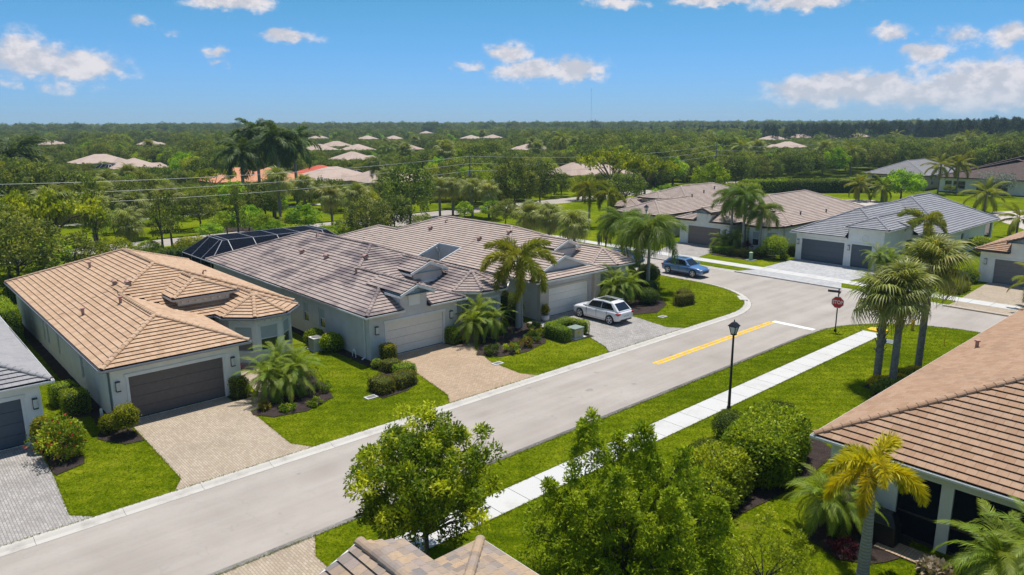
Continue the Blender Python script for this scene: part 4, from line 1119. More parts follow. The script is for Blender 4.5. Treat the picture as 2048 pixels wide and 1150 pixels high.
# ------------------------------------------------------------------ vegetation: shapes
def unit(a): return a/np.maximum(np.linalg.norm(a, axis=1, keepdims=True), 1e-6)
def leaf_quads(P, Nn, L, asp, rng, droop=.0, wild=.8):
    n = len(P)
    r1 = rng.normal(size=(n,3)); ax = unit(Nn*.6+r1*wild+np.array([0,0,-droop]))
    nr = unit(Nn+rng.normal(size=(n,3))*.6); sd = unit(np.cross(ax, nr))
    Ls = (L*rng.uniform(.65,1.3,n))[:,None]; w = Ls*asp*.5
    b = P; t = P+ax*Ls; m = P+ax*Ls*.5+np.cross(sd, ax)*Ls*.08
    V = np.stack([b, m+sd*w, t, m-sd*w], 1).reshape(-1,3)
    F = np.arange(4*n).reshape(-1,4)
    return V, F
def crown_arrays(rx, ry, rz, nc, nl, leaf, seed, asp=.5, rc=(.2,.34), zmin=-.75, droop=.1, hollow=.5, flat=1.0, tip=.35, shape=None):
    rng = np.random.default_rng(seed)
    C = []
    while len(C) < nc:
        d = rng.normal(size=3); d /= np.linalg.norm(d)
        if d[2] < zmin: continue
        r = hollow+(1-hollow)*rng.random()**.6
        p = d*r
        if shape == 'cone': p[:2] *= (1.0-.55*max(-.2, p[2]))
        if shape == 'umbrella': p[2] = abs(p[2])*.6-.1*(p[0]**2+p[1]**2)
        C.append(p)
    C = np.array(C)*np.array([rx,ry,rz])
    R = rng.uniform(rc[0], rc[1], nc)*min(rx, rz*1.3)
    T = rng.random(nc)**1.6
    ci = np.repeat(np.arange(nc), nl); n = len(ci)
    d = unit(rng.normal(size=(n,3))+np.array([0,0,.35])); rr = (.35+.65*rng.random(n)**.5)
    P = C[ci]+d*(R[ci]*rr)[:,None]*np.array([1,1,flat])
    Nn = unit(d+unit(C)[ci]*.5)
    V, F = leaf_quads(P, Nn, leaf, asp, rng, droop)
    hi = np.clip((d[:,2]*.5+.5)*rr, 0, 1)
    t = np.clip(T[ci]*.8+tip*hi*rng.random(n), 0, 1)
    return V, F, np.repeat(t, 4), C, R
def crown_pts(C, R, T, nl, leaf, seed, asp=.5, droop=.1, wild=.8, upb=.35):
    rng = np.random.default_rng(seed); C = np.asarray(C, float); nc = len(C); ci = np.repeat(np.arange(nc), nl); n = len(ci)
    d = unit(rng.normal(size=(n,3))+np.array([0,0,upb])); rr = (.25+.75*rng.random(n)**.6)
    P = C[ci]+d*(np.asarray(R)[ci]*rr)[:,None]
    V, F = leaf_quads(P, unit(d+np.array([0,0,.3])), leaf, asp, rng, droop, wild)
    t = np.clip(np.asarray(T)[ci]+.25*(rng.random(n)-.3), 0, 1)
    return V, F, np.repeat(t, 4)
def custom_tree(label, x, y, C, R, T, nl, leaf, mat, seed, tr, fork, nlimb, asp=.42, droop=.1, wild=.8, name='broadleaf_tree', upb=.35):
    t = thing(name, label, 'tree', (x, y, 0)); V, F, a = crown_pts(C, R, T, nl, leaf, seed, asp, droop, wild, upb)
    V[:,2] = np.maximum(V[:,2], .1)
    me = np_mesh('crown', V, F, attr=a); me.materials.append(M[mat]); obj('crown', me, t)
    obj('trunk', limbs_mesh('trunk', M['bark'], fork, C, tr, seed, nlimb, (0,0), 0.0), t); return t
def crown_mesh(name, mat, *a, **k):
    V, F, t, C, R = crown_arrays(*a, **k); me = np_mesh(name, V, F, attr=t); me.materials.append(mat); return me, C, R
def limbs_mesh(name, mat, h0, C, r0, seed, n=9, lean=(0,0), zc=0.0):
    """trunk from the ground up to h0 plus limbs reaching towards crown clumps C (crown centred at height zc)"""
    rng = random.Random(seed); mb = MB()
    top = Vector((lean[0], lean[1], h0))
    mid = top*.5+Vector((rng.uniform(-.06,.06), rng.uniform(-.06,.06), 0))*h0
    mb.tube([(0,0,-.12),(0,0,.05),mid,top], [r0*1.5,r0*1.1,r0*.9,r0*.75], 8)
    idx = list(range(len(C))); rng.shuffle(idx)
    for i in idx[:n]:
        e = Vector(C[i])+Vector((0,0,zc)); s = top*rng.uniform(.75,1.0)
        m = s.lerp(e, .5)+Vector((0,0,.08*(e-s).length))
        mb.tube([s, m, s.lerp(e, .92)], [r0*.5, r0*.3, r0*.1], 5, False)
    return mb.mesh(name, mat, True)

def pinnate(name, mat, L, n, leaf, wid, droop, roll=0.0, ang=58, hang=.25, seed=1, start=.13, tint=.4, curve=1.5, rach=.018, tipt=0.0):
    rng = random.Random(seed); pts = []; x = z = 0.0; N = 26
    dirs = []
    for i in range(N+1):
        t = i/N; th = -droop*t**curve
        pts.append(Vector((x,0,z))); dirs.append(Vector((math.cos(th),0,math.sin(th))))
        x += math.cos(th)*L/N; z += math.sin(th)*L/N
    V, Q, T, tt = [], [], [], []
    def at(t):
        f = t*N; i = min(int(f), N-1); u = f-i
        return pts[i].lerp(pts[i+1], u), dirs[i].lerp(dirs[i+1], u).normalized()
    # rachis
    for i in range(N+1):
        p, d = at(min(i/N,.9999)); up = Vector((0,1,0)).cross(d)*-1; w = rach*(1.25-i/N)
        b = len(V); V += [p+Vector((0,w,0)), p+Vector((0,-w,0)), p-up*w*1.2]; tt += [tint*.6]*3
        if i: Q += [(b-3,b-2,b+1,b),(b-2,b-1,b+2,b+1),(b-1,b-3,b,b+2)]
    for i in range(n):
        for sg in (-1,1):
            t = start+(1-start)*(i+.5*(sg>0)+rng.uniform(-.2,.2))/n; t = min(max(t,.02),.998)
            p, d = at(t); up = d.cross(Vector((0,1,0)))*-1
            if up.z < 0: up = -up
            side = Vector((0,sg,0))
            rl = rng.uniform(-roll, roll) if roll else rng.uniform(-.12,.12)
            s2 = side*math.cos(rl)+up*math.sin(rl)
            a = rad(ang*(1-.45*t)+rng.uniform(-5,5)); ln = leaf*(max(.12, math.sin(PI*(.16+.80*t)))**.55)*rng.uniform(.85,1.1)
            dr = (d*math.cos(a)+s2*math.sin(a)).normalized()
            g = Vector((0,0,-hang*ln))
            m = p+dr*ln*.5+up*.04*ln+g*.25; e = p+dr*ln*.96+g
            w = d*wid*.5
            b = len(V); V += [p-w*.5, p+w*.5, m+w, m-w, e]; Q.append((b,b+1,b+2,b+3)); T.append((b+3,b+2,b+4))
            c = min(1, max(0, tint+rng.uniform(-.18,.18)+tipt*t)); tt += [c]*5
    me = np_mesh(name, [tuple(v) for v in V], Q, T, attr=tt); me.materials.append(mat); return me
def fan(name, mat, pet, R, n, seed=1, spread=150, droopt=.35, tint=.4, fold=.25):
    rng = random.Random(seed); V, Q, T, tt = [], [], [], []
    # petiole
    for i in range(5):
        t = i/4; p = Vector((pet*t,0,.10*pet*math.sin(t*1.5))); w = .022*(1.3-.5*t); b = len(V)
        V += [p+Vector((0,w,0)), p+Vector((0,-w,0)), p+Vector((0,0,-w))]; tt += [tint*.8]*3
        if i: Q += [(b-3,b-2,b+1,b),(b-2,b-1,b+2,b+1),(b-1,b-3,b,b+2)]
    o = Vector((pet*.98,0,.10*pet))
    for i in range(n):
        a = rad(-spread+2*spread*(i+.5)/n); f = 1-.32*(abs(a)/rad(180))
        # costapalmate: the hastula runs on into the blade
        d = Vector((math.cos(a),math.sin(a),0)); side = Vector((-d.y,d.x,0)); st = o+Vector((.12*R*(1-abs(a)/PI),0,0))
        z1 = .06*R*math.cos(a)+fold*R*.35*abs(math.sin(a))*1.0; ln = R*f*rng.uniform(.9,1.08); w = ln*math.tan(rad(spread)/n)*.55
        p0 = st+d*.03; p1 = st+d*ln*.55+Vector((0,0,z1)); dr = droopt*ln*rng.uniform(.6,1.4)
        p2 = st+d*ln*.85+Vector((0,0,z1-dr*.45)); p3 = st+d*ln*.98+Vector((0,0,z1-dr*1.25))
        up = Vector((0,0,.03*ln*(1 if i%2 else -1)))
        b = len(V); V += [p0, p1-side*w, p1+side*w+up, p2-side*w*.55, p2+side*w*.55, p3]
        T += [(b,b+1,b+2),(b+3,b+5,b+4)]; Q += [(b+1,b+3,b+4,b+2)]
        c = min(1,max(0,tint+rng.uniform(-.2,.2))); tt += [c*.7,c,c,c*1.1,c*1.1,min(1,c*1.3)]
    me = np_mesh(name, [tuple(v) for v in V], Q, T, attr=tt); me.materials.append(mat); return me

FR = {}
for i in range(3):
    FR['fox', i] = pinnate('frond', M['frond_fox'], 2.6, 180, .60, .055, 1.6+.15*i, 2.6, 62, .12, 10+i, .10, .40+.1*i, 1.1, .028)
    FR['gold', i] = pinnate('frond', M['frond_gold'], 1.8, 180, .46, .050, 1.45+.2*i, 2.6, 62, .08, 20+i, .10, .45, 1.15, .024)
    FR['queen', i] = pinnate('frond', M['frond'], 3.1, 90, .80, .058, 1.75+.15*i, 1.1, 60, .75, 30+i, .14, .45, 1.15, .025)
    FR['date', i] = pinnate('frond', M['frond_date'], 1.45, 56, .29, .022, 1.35+.2*i, .25, 55, .25, 40+i, .12, .5, 1.15, .012)
    FR['coco', i] = pinnate('frond', M['frond_fox'], 3.5, 54, .9, .095, 1.15+.2*i, .2, 55, .5, 50+i, .16, .4, 1.4, .03)
    FR['royal', i] = pinnate('frond', M['frond_royal'], 4.2, 64, 1.1, .15, 1.35+.2*i, .9, 60, .4, 60+i, .12, .4, 1.35, .03)
    FR['sabal', i] = fan('frond', M['frond_sabal'], .95, 1.15, 34, 70+i, 150, .42+.1*i, .35+.12*i)
    FR['sabalold', i] = fan('frond', M['frond_sabal'], .9, 1.05, 30, 80+i, 150, .85, .75)
FR['dead', 0] = pinnate('frond', M['frond_dead'], 1.7, 50, .42, .045, 2.2, 2.2, 60, .2, 99, .10, .5, 1.0, .02)

def trunk_mesh(h, r0, r1, mat, bend=(0,0), rings=14, boots=0, seed=0, bulge=0.0):
    rng = random.Random(seed); mb = MB(); path = []; rr = []
    for i in range(rings*2+1):
        t = i/(rings*2); path.append((bend[0]*t*t, bend[1]*t*t, -.12+t*(h+.12)))
        r = (r0+(r1-r0)*t)*(1+bulge*math.sin(PI*min(1,t*1.25))); rr.append(r*(1.035 if i%2 else .985))
    rr[0] *= 1.15
    mb.tube(path, rr, 10)
    if boots:
        for k in range(boots):
            t = .35+.65*k/boots; a = k*2.4; p = Vector((bend[0]*t*t, bend[1]*t*t, t*h)); o = Vector((math.cos(a),math.sin(a),0)); r = r0+(r1-r0)*t
            mb.bar(p+o*r*.8, p+o*(r+.13)+Vector((0,0,.30)), .15, .035, tuple(o))
    return mb.mesh('trunk', mat, False)

def palm(label, x, y, h, kind, n, elev=(75,-35), trunk=None, name='palm_tree', sc=1.0, seed=0, group=None, shaft=True, bend=(0,0), old=0, z=0.0, extra=None, singles=True, pw=1.0):
    rng = random.Random(seed*7+3)
    t = thing(name, label, 'palm tree', (x, y, z), 0, group)
    r0, r1, bark, boots, bulge = trunk
    obj('trunk', trunk_mesh(h, r0, r1, M[bark], bend, max(6,int(h*2.2)), boots, seed, bulge), t)
    top = Vector((bend[0], bend[1], h))
    if shaft:
        mb = MB(); mb.tube([top-Vector((0,0,.04)), top+Vector((0,0,.25*sc)), top+Vector((0,0,.62*sc))], [r1*1.06,r1*1.25,r1*.55], 10); mb.build('crownshaft', M['crownshaft'], t, True)
        top = top+Vector((0,0,.5*sc))
    for i in range(n):
        f = i/max(1,n-1); el = elev[0]+(elev[1]-elev[0])*f**pw+rng.uniform(-7,7); az = i*2.39996+rng.uniform(-.25,.25)+seed
        kd = kind if not (old and f > 1-old) else ('sabalold' if kind == 'sabal' else kind)
        me = FR[kd, rng.randrange(3)]
        s = sc*rng.uniform(.88,1.08)*(1.0 if el < 60 else .85)
        o = obj('frond', me, t, None, top-Vector((0,0,.10*f)), (rng.uniform(-.25,.25), -rad(el), az), s)
    if extra: extra(t, top)
    return t
SAB = (.20,.19,'bark_grey',0,0.0); SABB = (.17,.20,'bark_grey',26,0.0); FOX = (.20,.11,'bark_pale',0,.06); QUE = (.19,.12,'bark_pale',0,0.0); COC = (.20,.12,'bark_grey',0,0.0); ROY = (.30,.20,'bark_pale',0,.12); DAT = (.06,.075,'bark',14,0.0)

def date_clump(label, x, y, stems, seed, sc=1.0, n=22, group=None, name='date_palm'):
    """pygmy date palm: several short stems rising from one clump"""
    rng = random.Random(seed); t = thing(name, label, 'palm tree', (x, y, 0), 0, group)
    for k, (dx, dy, h) in enumerate(stems):
        b = (dx, dy)
        mb = MB(); mb.tube([(dx*.12,dy*.12,-.1),(dx*.4,dy*.4,h*.45),(dx*.8,dy*.8,h*.8),(dx,dy,h)], [.075,.065,.07,.09], 8)
        mb.build('trunk', M['bark'], t)
        for i in range(n):
            f = i/(n-1); el = 82-118*f**.85+rng.uniform(-8,8); az = i*2.39996+rng.uniform(-.3,.3)+k
            obj('frond', FR['date', rng.randrange(3)], t, None, (dx, dy, h), (rng.uniform(-.3,.3), -rad(el), az), sc*rng.uniform(.85,1.1))
    return t

# clipped shrubs: a leafy skin over a dark core
def shrub_mesh(kind, sx, sy, sz, mat, seed, leaf=.085, dens=420, petals=None, rough=.06, z0=0.0, round_=.22):
    rng = np.random.default_rng(seed); P, N_ = [], []
    if kind == 'ball':
        area = 4*PI*((sx*sy+sx*sz+sy*sz)/3); n = int(area*dens)
        d = unit(rng.normal(size=(n,3))); d[:,2] = np.abs(d[:,2])*np.where(rng.random(n)<.75,1,-.7); d = unit(d)
        k = 1+rough*np.sin(d[:,0]*7+seed)*np.sin(d[:,1]*6+seed*2)+rng.normal(size=n)*rough*.7
        P = d*np.array([sx,sy,sz])*k[:,None]*(.90+.1*rng.random(n))[:,None]+np.array([0,0,z0+sz*.92]); N_ = unit(d/np.array([sx,sy,sz]))
        P[:,2] = np.maximum(P[:,2], .04)
    else:
        hx, hy, hz = sx, sy, sz
        fa = [4*hx*hy, 2*hx*hz, 2*hx*hz, 2*hy*hz, 2*hy*hz]; tot = sum(fa); n = int(tot*dens)
        f = rng.choice(5, n, p=np.array(fa)/tot); u, v = rng.uniform(-1,1,n), rng.uniform(-1,1,n)
        P = np.zeros((n,3)); N_ = np.zeros((n,3))
        for i in range(5):
            m = f == i
            if i == 0: P[m] = np.stack([u[m]*hx, v[m]*hy, np.full(m.sum(), hz)], 1); N_[m] = (0,0,1)
            elif i in (1,2): s = 1 if i == 1 else -1; P[m] = np.stack([u[m]*hx, np.full(m.sum(), s*hy), (v[m]*.5+.5)*hz], 1); N_[m] = (0,s,0)
            else: s = 1 if i == 3 else -1; P[m] = np.stack([np.full(m.sum(), s*hx), u[m]*hy, (v[m]*.5+.5)*hz], 1); N_[m] = (s,0,0)
        # round the corners
        c = np.array([0,0,hz*.5]); q = P-c; e = np.array([hx,hy,hz*.5]); g = np.abs(q)/e
        p_ = 2/round_ if round_ > 0 else 99
        nrm = (g**p_).sum(1)**(1/p_); P = c+q/nrm[:,None]
        P += N_*(rng.normal(size=(n,1))*rough*.5)+np.stack([np.sin(P[:,1]*3+seed)*.03, np.sin(P[:,0]*3+seed)*.03, np.sin(P[:,0]*2.3+P[:,1]*2+seed)*.035], 1)
        P[:,2] = np.maximum(P[:,2]+z0, .03)
    V, F = leaf_quads(P, N_, leaf, .55, rng, -.15, .75)
    tint = np.repeat(np.clip(.25+.6*np.maximum(N_[:,2],0)*rng.random(len(P))+.35*rng.random(len(P))**2, 0, 1), 4)  # upward-facing leaves tinted lighter: the sunlit top is put into the colour
    nv = len(V)
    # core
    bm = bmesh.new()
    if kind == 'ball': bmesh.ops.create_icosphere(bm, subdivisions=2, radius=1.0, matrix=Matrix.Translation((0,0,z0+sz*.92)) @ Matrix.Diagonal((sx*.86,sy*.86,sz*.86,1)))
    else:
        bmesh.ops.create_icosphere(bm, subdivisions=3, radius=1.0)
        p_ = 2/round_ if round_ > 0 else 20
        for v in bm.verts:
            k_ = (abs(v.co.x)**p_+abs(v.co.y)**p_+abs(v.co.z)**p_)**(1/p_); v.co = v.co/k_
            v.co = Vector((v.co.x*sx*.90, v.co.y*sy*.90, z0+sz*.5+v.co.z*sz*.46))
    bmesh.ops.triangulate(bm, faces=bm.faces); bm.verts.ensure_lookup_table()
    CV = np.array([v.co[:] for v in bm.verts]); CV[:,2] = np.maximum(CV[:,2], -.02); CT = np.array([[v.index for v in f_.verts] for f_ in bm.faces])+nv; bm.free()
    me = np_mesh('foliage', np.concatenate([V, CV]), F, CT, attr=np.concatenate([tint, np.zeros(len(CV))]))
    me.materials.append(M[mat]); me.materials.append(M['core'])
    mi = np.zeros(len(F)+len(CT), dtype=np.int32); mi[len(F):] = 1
    if petals:
        me.materials.append(M[petals]); pick = (rng.random(len(F)) < (.24 if petals == 'petal_y' else .05)) & (tint[::4] > .3); mi[:len(F)][pick] = 2
    me.polygons.foreach_set('material_index', mi); me.update()
    return me
def shrub(label, x, y, kind, sx, sy, sz, mat='leaf_hedge', seed=1, rz=0.0, name='shrub', group=None, stem=0.0, **k):
    me = shrub_mesh(kind, sx, sy, sz, mat, seed, z0=stem, **k)
    if stem:
        t = thing(name, label, 'shrub', (x, y, 0), rz, group); obj('foliage', me, t)
        mb = MB(); mb.tube([(0,0,-.1),(.03,0,stem*.6),(0,.02,stem+sz*.6)], [.055,.04,.03], 7); mb.tube([(.02,0,stem*.5),(.15,.1,stem+sz*.5)], [.03,.02], 6); mb.build('trunk', M['bark'], t)
        return t
    o = obj(name, me, None, None, (x, y, 0), (0, 0, rz)); return tag(o, label, 'shrub', group)
def loose(label, x, y, r, h, mat, seed, leaf=.16, nc=26, nl=60, name='shrub', petals=None, cat='shrub', group=None, asp=.45, stem=.12, rz=1.0, trunk=False, th=.5):
    V, F, t, C, R = crown_arrays(r, r, h*.5*rz, nc, nl, leaf, seed, asp, (.25,.42), -.8, .0, .35)
    V[:,2] += h*.52+th*(1 if trunk else 0); V[:,2] = np.maximum(V[:,2], .02)
    me = np_mesh('foliage', V, F, attr=t); me.materials.append(M[mat])
    if petals:
        me.materials.append(M[petals]); rg = np.random.default_rng(seed); mi = (rg.random(len(F)) < .06).astype(np.int32); me.polygons.foreach_set('material_index', mi)
    th_ = thing(name, label, cat, (x, y, 0), 0, group); obj('foliage', me, th_)
    obj('trunk', limbs_mesh('trunk', M['bark'], h*.25+(th if trunk else 0), C, .03+.02*r, seed, 8, (0,0), h*.52+(th if trunk else 0)), th_)
    return th_
def spiky(label, x, y, r, mat, seed, n=70, name='cordyline', cat='shrub', h=0.0):
    rng = np.random.default_rng(seed); d = unit(rng.normal(size=(n,3))*np.array([1,1,.6])+np.array([0,0,.75])); d[:,2] = np.abs(d[:,2])
    L = r*rng.uniform(.7,1.1,n)[:,None]; s = unit(np.cross(d, np.array([0,0,1.0]))); w = .045
    b = np.tile(np.array([0,0,h+.1]), (n,1)); m = b+d*L*.6; e = b+d*L-np.array([0,0,1.0])*L*.25
    V = np.stack([b-s*w*.6, b+s*w*.6, m+s*w, m-s*w, e], 1).reshape(-1,3); k = np.arange(n)[:,None]*5
    me = np_mesh('foliage', V, k+np.array([[0,1,2,3]]), k+np.array([[3,2,4]]), attr=np.repeat(rng.random(n),5)); me.materials.append(M[mat])
    t = thing(name, label, cat, (x, y, 0)); obj('foliage', me, t); mb = MB(); mb.tube([(0,0,-.1),(0,0,h+.16)], [.05,.04], 7); mb.build('trunk', M['bark'], t); return t

# ------------------------------------------------------------------ vegetation: near trees
def big_tree(label, x, y, h, rx, rz, zc, mat, seed, nc, nl, leaf, trunk_r, fork=2.0, asp=.42, droop=.15, shape=None, rc=(.17,.30), nlimb=26, tip=.35, name='broadleaf_tree', hollow=.42, zmin=-.8):
    t = thing(name, label, 'tree', (x, y, 0))
    me, C, R = crown_mesh('crown', M[mat], rx, rx, rz, nc, nl, leaf, seed, asp=asp, droop=droop, shape=shape, rc=rc, tip=tip, hollow=hollow, zmin=zmin)
    obj('crown', me, t, None, (0,0,zc))
    obj('trunk', limbs_mesh('trunk', M['bark'], fork, C, trunk_r, seed, nlimb, (0,0), zc), t)
    return t
# round young tree: tight leaf clusters, the outer ones lime with new growth
_r = np.random.default_rng(5); _C = []; _R = []; _T = []
while len(_C) < 250:
    d = _r.normal(size=3); d /= np.linalg.norm(d); q = .35+.65*_r.random()**.5
    if d[2] < -.75: continue
    lump = 1+.10*math.sin(d[0]*5+1)*math.sin(d[1]*4)+.06*_r.normal()
    _C.append(d*q*lump*np.array([2.42,2.42,2.15])+np.array([0,0,3.2])); _R.append(_r.uniform(.22,.40)); _T.append((.66+.34*_r.random()) if (q > .68 and d[2] > -.4 and _r.random() < .48) else .05+.34*_r.random())
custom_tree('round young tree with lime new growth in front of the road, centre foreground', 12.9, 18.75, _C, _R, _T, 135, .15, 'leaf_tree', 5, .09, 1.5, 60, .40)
# fine-leaved tree with several upright leaders
def leaders(spec, seed, rmin, rmax, dens):
    r_ = np.random.default_rng(seed); C_, R_, T_ = [], [], []
    right = np.array([CR[0], CR[1], 0]); right /= np.linalg.norm(right); back = np.array([-right[1], right[0], 0])
    for (dx, dz, z0, z1, rad_) in spec:
        k = int(dens*rad_*(z1-z0))
        for i in range(k):
            t = r_.random()**1.25; z = z0+(z1-z0)*t; rr = rad_*(1-t)**.58*(.35+.65*math.sqrt(r_.random())); a_ = r_.uniform(0, 2*PI)
            C_.append(right*dx+back*dz+np.array([rr*math.cos(a_), rr*math.sin(a_), z])); R_.append(r_.uniform(rmin, rmax)*(1-.45*t)); T_.append(min(1, max(0, r_.normal(.36+.22*t, .20))))
    return C_, R_, T_
_C, _R, _T = leaders([(-1.05,.2,.6,6.55,1.45),(.6,.5,.6,6.0,1.45),(1.85,.3,.5,5.3,1.35),(-2.3,0,.5,4.4,1.2),(2.7,-.4,.4,4.0,1.1),(-.3,-.9,.5,5.2,1.5),(1.2,-1.0,.5,4.6,1.4),(-1.5,-.8,.4,4.4,1.3),(0,1.2,.6,5.4,1.2)], 8, .20, .34, 26.0)
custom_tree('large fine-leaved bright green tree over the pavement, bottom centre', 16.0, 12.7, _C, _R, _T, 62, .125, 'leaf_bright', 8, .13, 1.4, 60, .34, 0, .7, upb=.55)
_C, _R, _T = leaders([(0,0,.2,3.2,1.1),(-1.0,-.2,.2,2.6,.9),(1.0,.1,.2,2.4,.9)], 18, .2, .34, 22.0)
custom_tree('low wispy fine-leaved tree, lower right of the large bright one', 19.6, 9.9, _C, _R, _T, 45, .11, 'leaf_lime', 18, .07, .9, 24, .34, 0, .7, upb=.5)

# hedge group by the lamp
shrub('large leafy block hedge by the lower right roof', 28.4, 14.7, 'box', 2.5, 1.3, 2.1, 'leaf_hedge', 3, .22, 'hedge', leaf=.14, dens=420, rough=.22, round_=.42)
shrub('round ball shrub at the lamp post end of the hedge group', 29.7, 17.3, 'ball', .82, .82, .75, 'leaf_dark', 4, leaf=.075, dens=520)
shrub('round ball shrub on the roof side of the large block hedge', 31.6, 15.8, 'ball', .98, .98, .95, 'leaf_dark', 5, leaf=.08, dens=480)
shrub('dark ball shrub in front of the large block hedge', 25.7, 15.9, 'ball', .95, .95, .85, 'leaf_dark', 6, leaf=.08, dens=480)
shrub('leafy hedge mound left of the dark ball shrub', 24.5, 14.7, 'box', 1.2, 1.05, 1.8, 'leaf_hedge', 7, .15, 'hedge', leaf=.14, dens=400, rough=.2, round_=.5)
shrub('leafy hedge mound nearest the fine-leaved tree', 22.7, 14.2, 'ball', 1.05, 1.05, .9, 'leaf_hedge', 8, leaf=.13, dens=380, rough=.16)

# lower right garden
def goldextra(t, top): obj('frond', FR['dead',0], t, None, top-Vector((0,0,.05)), (0,-rad(-2),rad(115)), 1.0)
palm('gold foxtail palm with arching yellow fronds beside the screened lanai', 23.45, 8.35, 3.35, 'gold', 8, (55,-8), FOX, seed=4, extra=goldextra, name='foxtail_palm', sc=1.2)
date_clump('feathery date palm beside the lanai corner, behind the gold palm', 25.2, 10.2, [(-.3,.3,1.5),(.4,-.2,1.2)], 11, 1.15, 32)
date_clump('large feathery date palm in front of the lanai, bottom right corner', 24.9, 4.3, [(-.5,.5,1.9),(.4,-.3,2.2),(-.1,-.7,1.7)], 12, 1.45, 36)
date_clump('feathery date palm cut by the bottom right frame edge', 25.6, 1.8, [(0,.4,1.7),(.4,-.3,2.0)], 13, 1.35, 34)
shrub('low bronze grass tuft beside the paver step', 25.2, 6.7, 'ball', .45, .45, .22, 'frond_dead', 14, leaf=.22, dens=300)
loose('red-leaved shrub at the foot of the date palm by the lanai', 24.1, 9.3, .5, .6, 'leaf_red', 15, .12, 14, 40)
# sabal trio at the corner
palm('sabal palm with booted trunk, leftmost of the three by the stop sign', 42.8, 15.7, 5.1, 'sabal', 26, (82,-42), (.21,.20,'bark_grey',30,0), seed=1, shaft=False, old=.3, name='sabal_palm', sc=1.05)
palm('middle sabal palm of the three by the stop sign', 42.7, 14.8, 5.5, 'sabal', 26, (82,-42), SAB, seed=2, shaft=False, old=.3, name='sabal_palm', bend=(1.0,.3), sc=1.05)
palm('tallest sabal palm of the three by the stop sign, rightmost', 46.6, 14.8, 6.5, 'sabal', 28, (82,-42), SAB, seed=3, shaft=False, old=.3, name='sabal_palm', bend=(.6,.1), sc=1.15)
for k, (x, y) in enumerate(((42.3,15.3),(43.4,14.6),(44.6,14.9),(45.6,14.6),(41.7,14.9))):
    shrub('low yellow-flowering shrub at the feet of the sabal trio', x, y, 'ball', .66, .58, .34, 'petal_y' if k != 2 else 'leaf_gold', 30+k, leaf=.10, dens=420, petals='petal_y', group='flowers under the sabal trio')
shrub('wispy grass clump in the shade of the sabal trio', 40.9, 14.2, 'ball', .9, .8, .45, 'leaf_olive', 37, leaf=.3, dens=160)

# house 1 garden
shrub('clipped box shrub along the cream house wall, nearer the street', 7.15, 42.7, 'box', .58, .62, 1.2, 'leaf_hedge', 40, leaf=.08)
shrub('clipped box shrub along the cream house wall, farther from the street', 7.0, 44.6, 'box', .58, .62, 1.15, 'leaf_hedge', 41, leaf=.08)
shrub('tall clipped hedge block at the back of the grey-roofed left house', 6.2, 62.0, 'box', 1.2, 3.2, 2.6, 'leaf_hedge', 42, name='hedge', leaf=.12, dens=230)
shrub('yellow-green standard shrub left of the brown garage door', 8.35, 37.7, 'box', .50, .50, 1.0, 'leaf_gold', 43, leaf=.11, stem=.45, rough=.14, round_=.6)
shrub('small yellow-green shrub beside the standard shrub at the brown garage', 7.75, 38.6, 'ball', .42, .42, .5, 'leaf_gold', 44, leaf=.1)
loose('sprawling green shrub dotted with red flowers beside the left driveway', 5.35, 37.0, 1.05, 1.75, 'leaf_hedge', 45, .15, 40, 90, petals='petal', th=0)
shrub('golden clipped shrub behind the red-flowered shrub', 5.0, 38.6, 'ball', .5, .5, .85, 'leaf_gold', 46, leaf=.1)
shrub('clipped upright shrub right of the brown garage door', 14.55, 39.05, 'box', .38, .38, 1.1, 'leaf_gold', 47, leaf=.085)
date_clump('lush multi-stem date palm on the lawn of the cream house', 16.5, 37.7, [(-.9,-.1,1.3),(.2,.9,1.9),(.8,-.3,1.5),(-.1,-.6,1.1)], 48, 1.28, 34)
spiky('red cordyline by the bay window of the cream house', 15.7, 42.2, .75, 'leaf_red', 49, 80, h=.3)
for k, (x, y, r, h, mt, nm) in enumerate(((14.7,36.2,.3,.4,'leaf_bronze','small bronze shrub at the driveway edge of the date palm bed'),(15.6,35.2,.38,.38,'leaf_hedge','low green shrub at the street edge of the date palm bed'),(17.0,34.9,.45,.42,'leaf_hedge','low round shrub at the lawn corner of the date palm bed'),(18.3,36.6,.5,.55,'leaf_dark','dark low shrub on the lawn side of the date palm bed'),(18.9,39.4,.6,.75,'leaf_gold','yellow-flowered shrub along the lawn behind the date palm'),(18.4,41.8,.75,.9,'leaf_hedge','leafy shrub below the cream house bay window'),(16.3,36.3,.3,.35,'leaf_red','tiny red-leaved plant under the date palm'))):
    loose(nm, x, y, r, h, mt, 150+k, .11, 14, 45, petals='petal_y' if 'yellow' in nm else None)
# house 2 garden
shrub('round bright shrub behind the air conditioner', 22.2, 45.0, 'ball', .68, .68, .62, 'leaf_hedge', 50, leaf=.11)
shrub('round bright shrub on the street side of the air conditioner', 22.45, 43.1, 'ball', .75, .75, .65, 'leaf_hedge', 51, leaf=.11)
shrub('upright clipped shrub left of the cream garage door', 24.05, 38.6, 'box', .42, .42, 1.1, 'leaf_gold', 52, leaf=.085)
shrub('low clipped shrub on the lawn beside the upright one at the cream garage', 22.85, 38.0, 'ball', .36, .36, .3, 'leaf_hedge', 53, leaf=.08)
shrub('bronze clipped shrub at the driveway edge of the cream garage', 23.3, 37.1, 'box', .55, .5, .62, 'leaf_bronze', 54, leaf=.08)
shrub('green clipped shrub at the driveway edge, street side of the bronze one', 23.5, 35.9, 'box', .58, .5, .62, 'leaf_hedge', 55, leaf=.08)
shrub('low brown-green hedge on the lawn, left arm', 20.9, 34.4, 'box', .5, .75, .75, 'leaf_bronze', 56, .1, 'hedge', leaf=.08)
shrub('low brown-green hedge on the lawn, right arm beside the driveway', 22.3, 34.3, 'box', .75, .5, .72, 'leaf_bronze', 57, .2, 'hedge', leaf=.08)
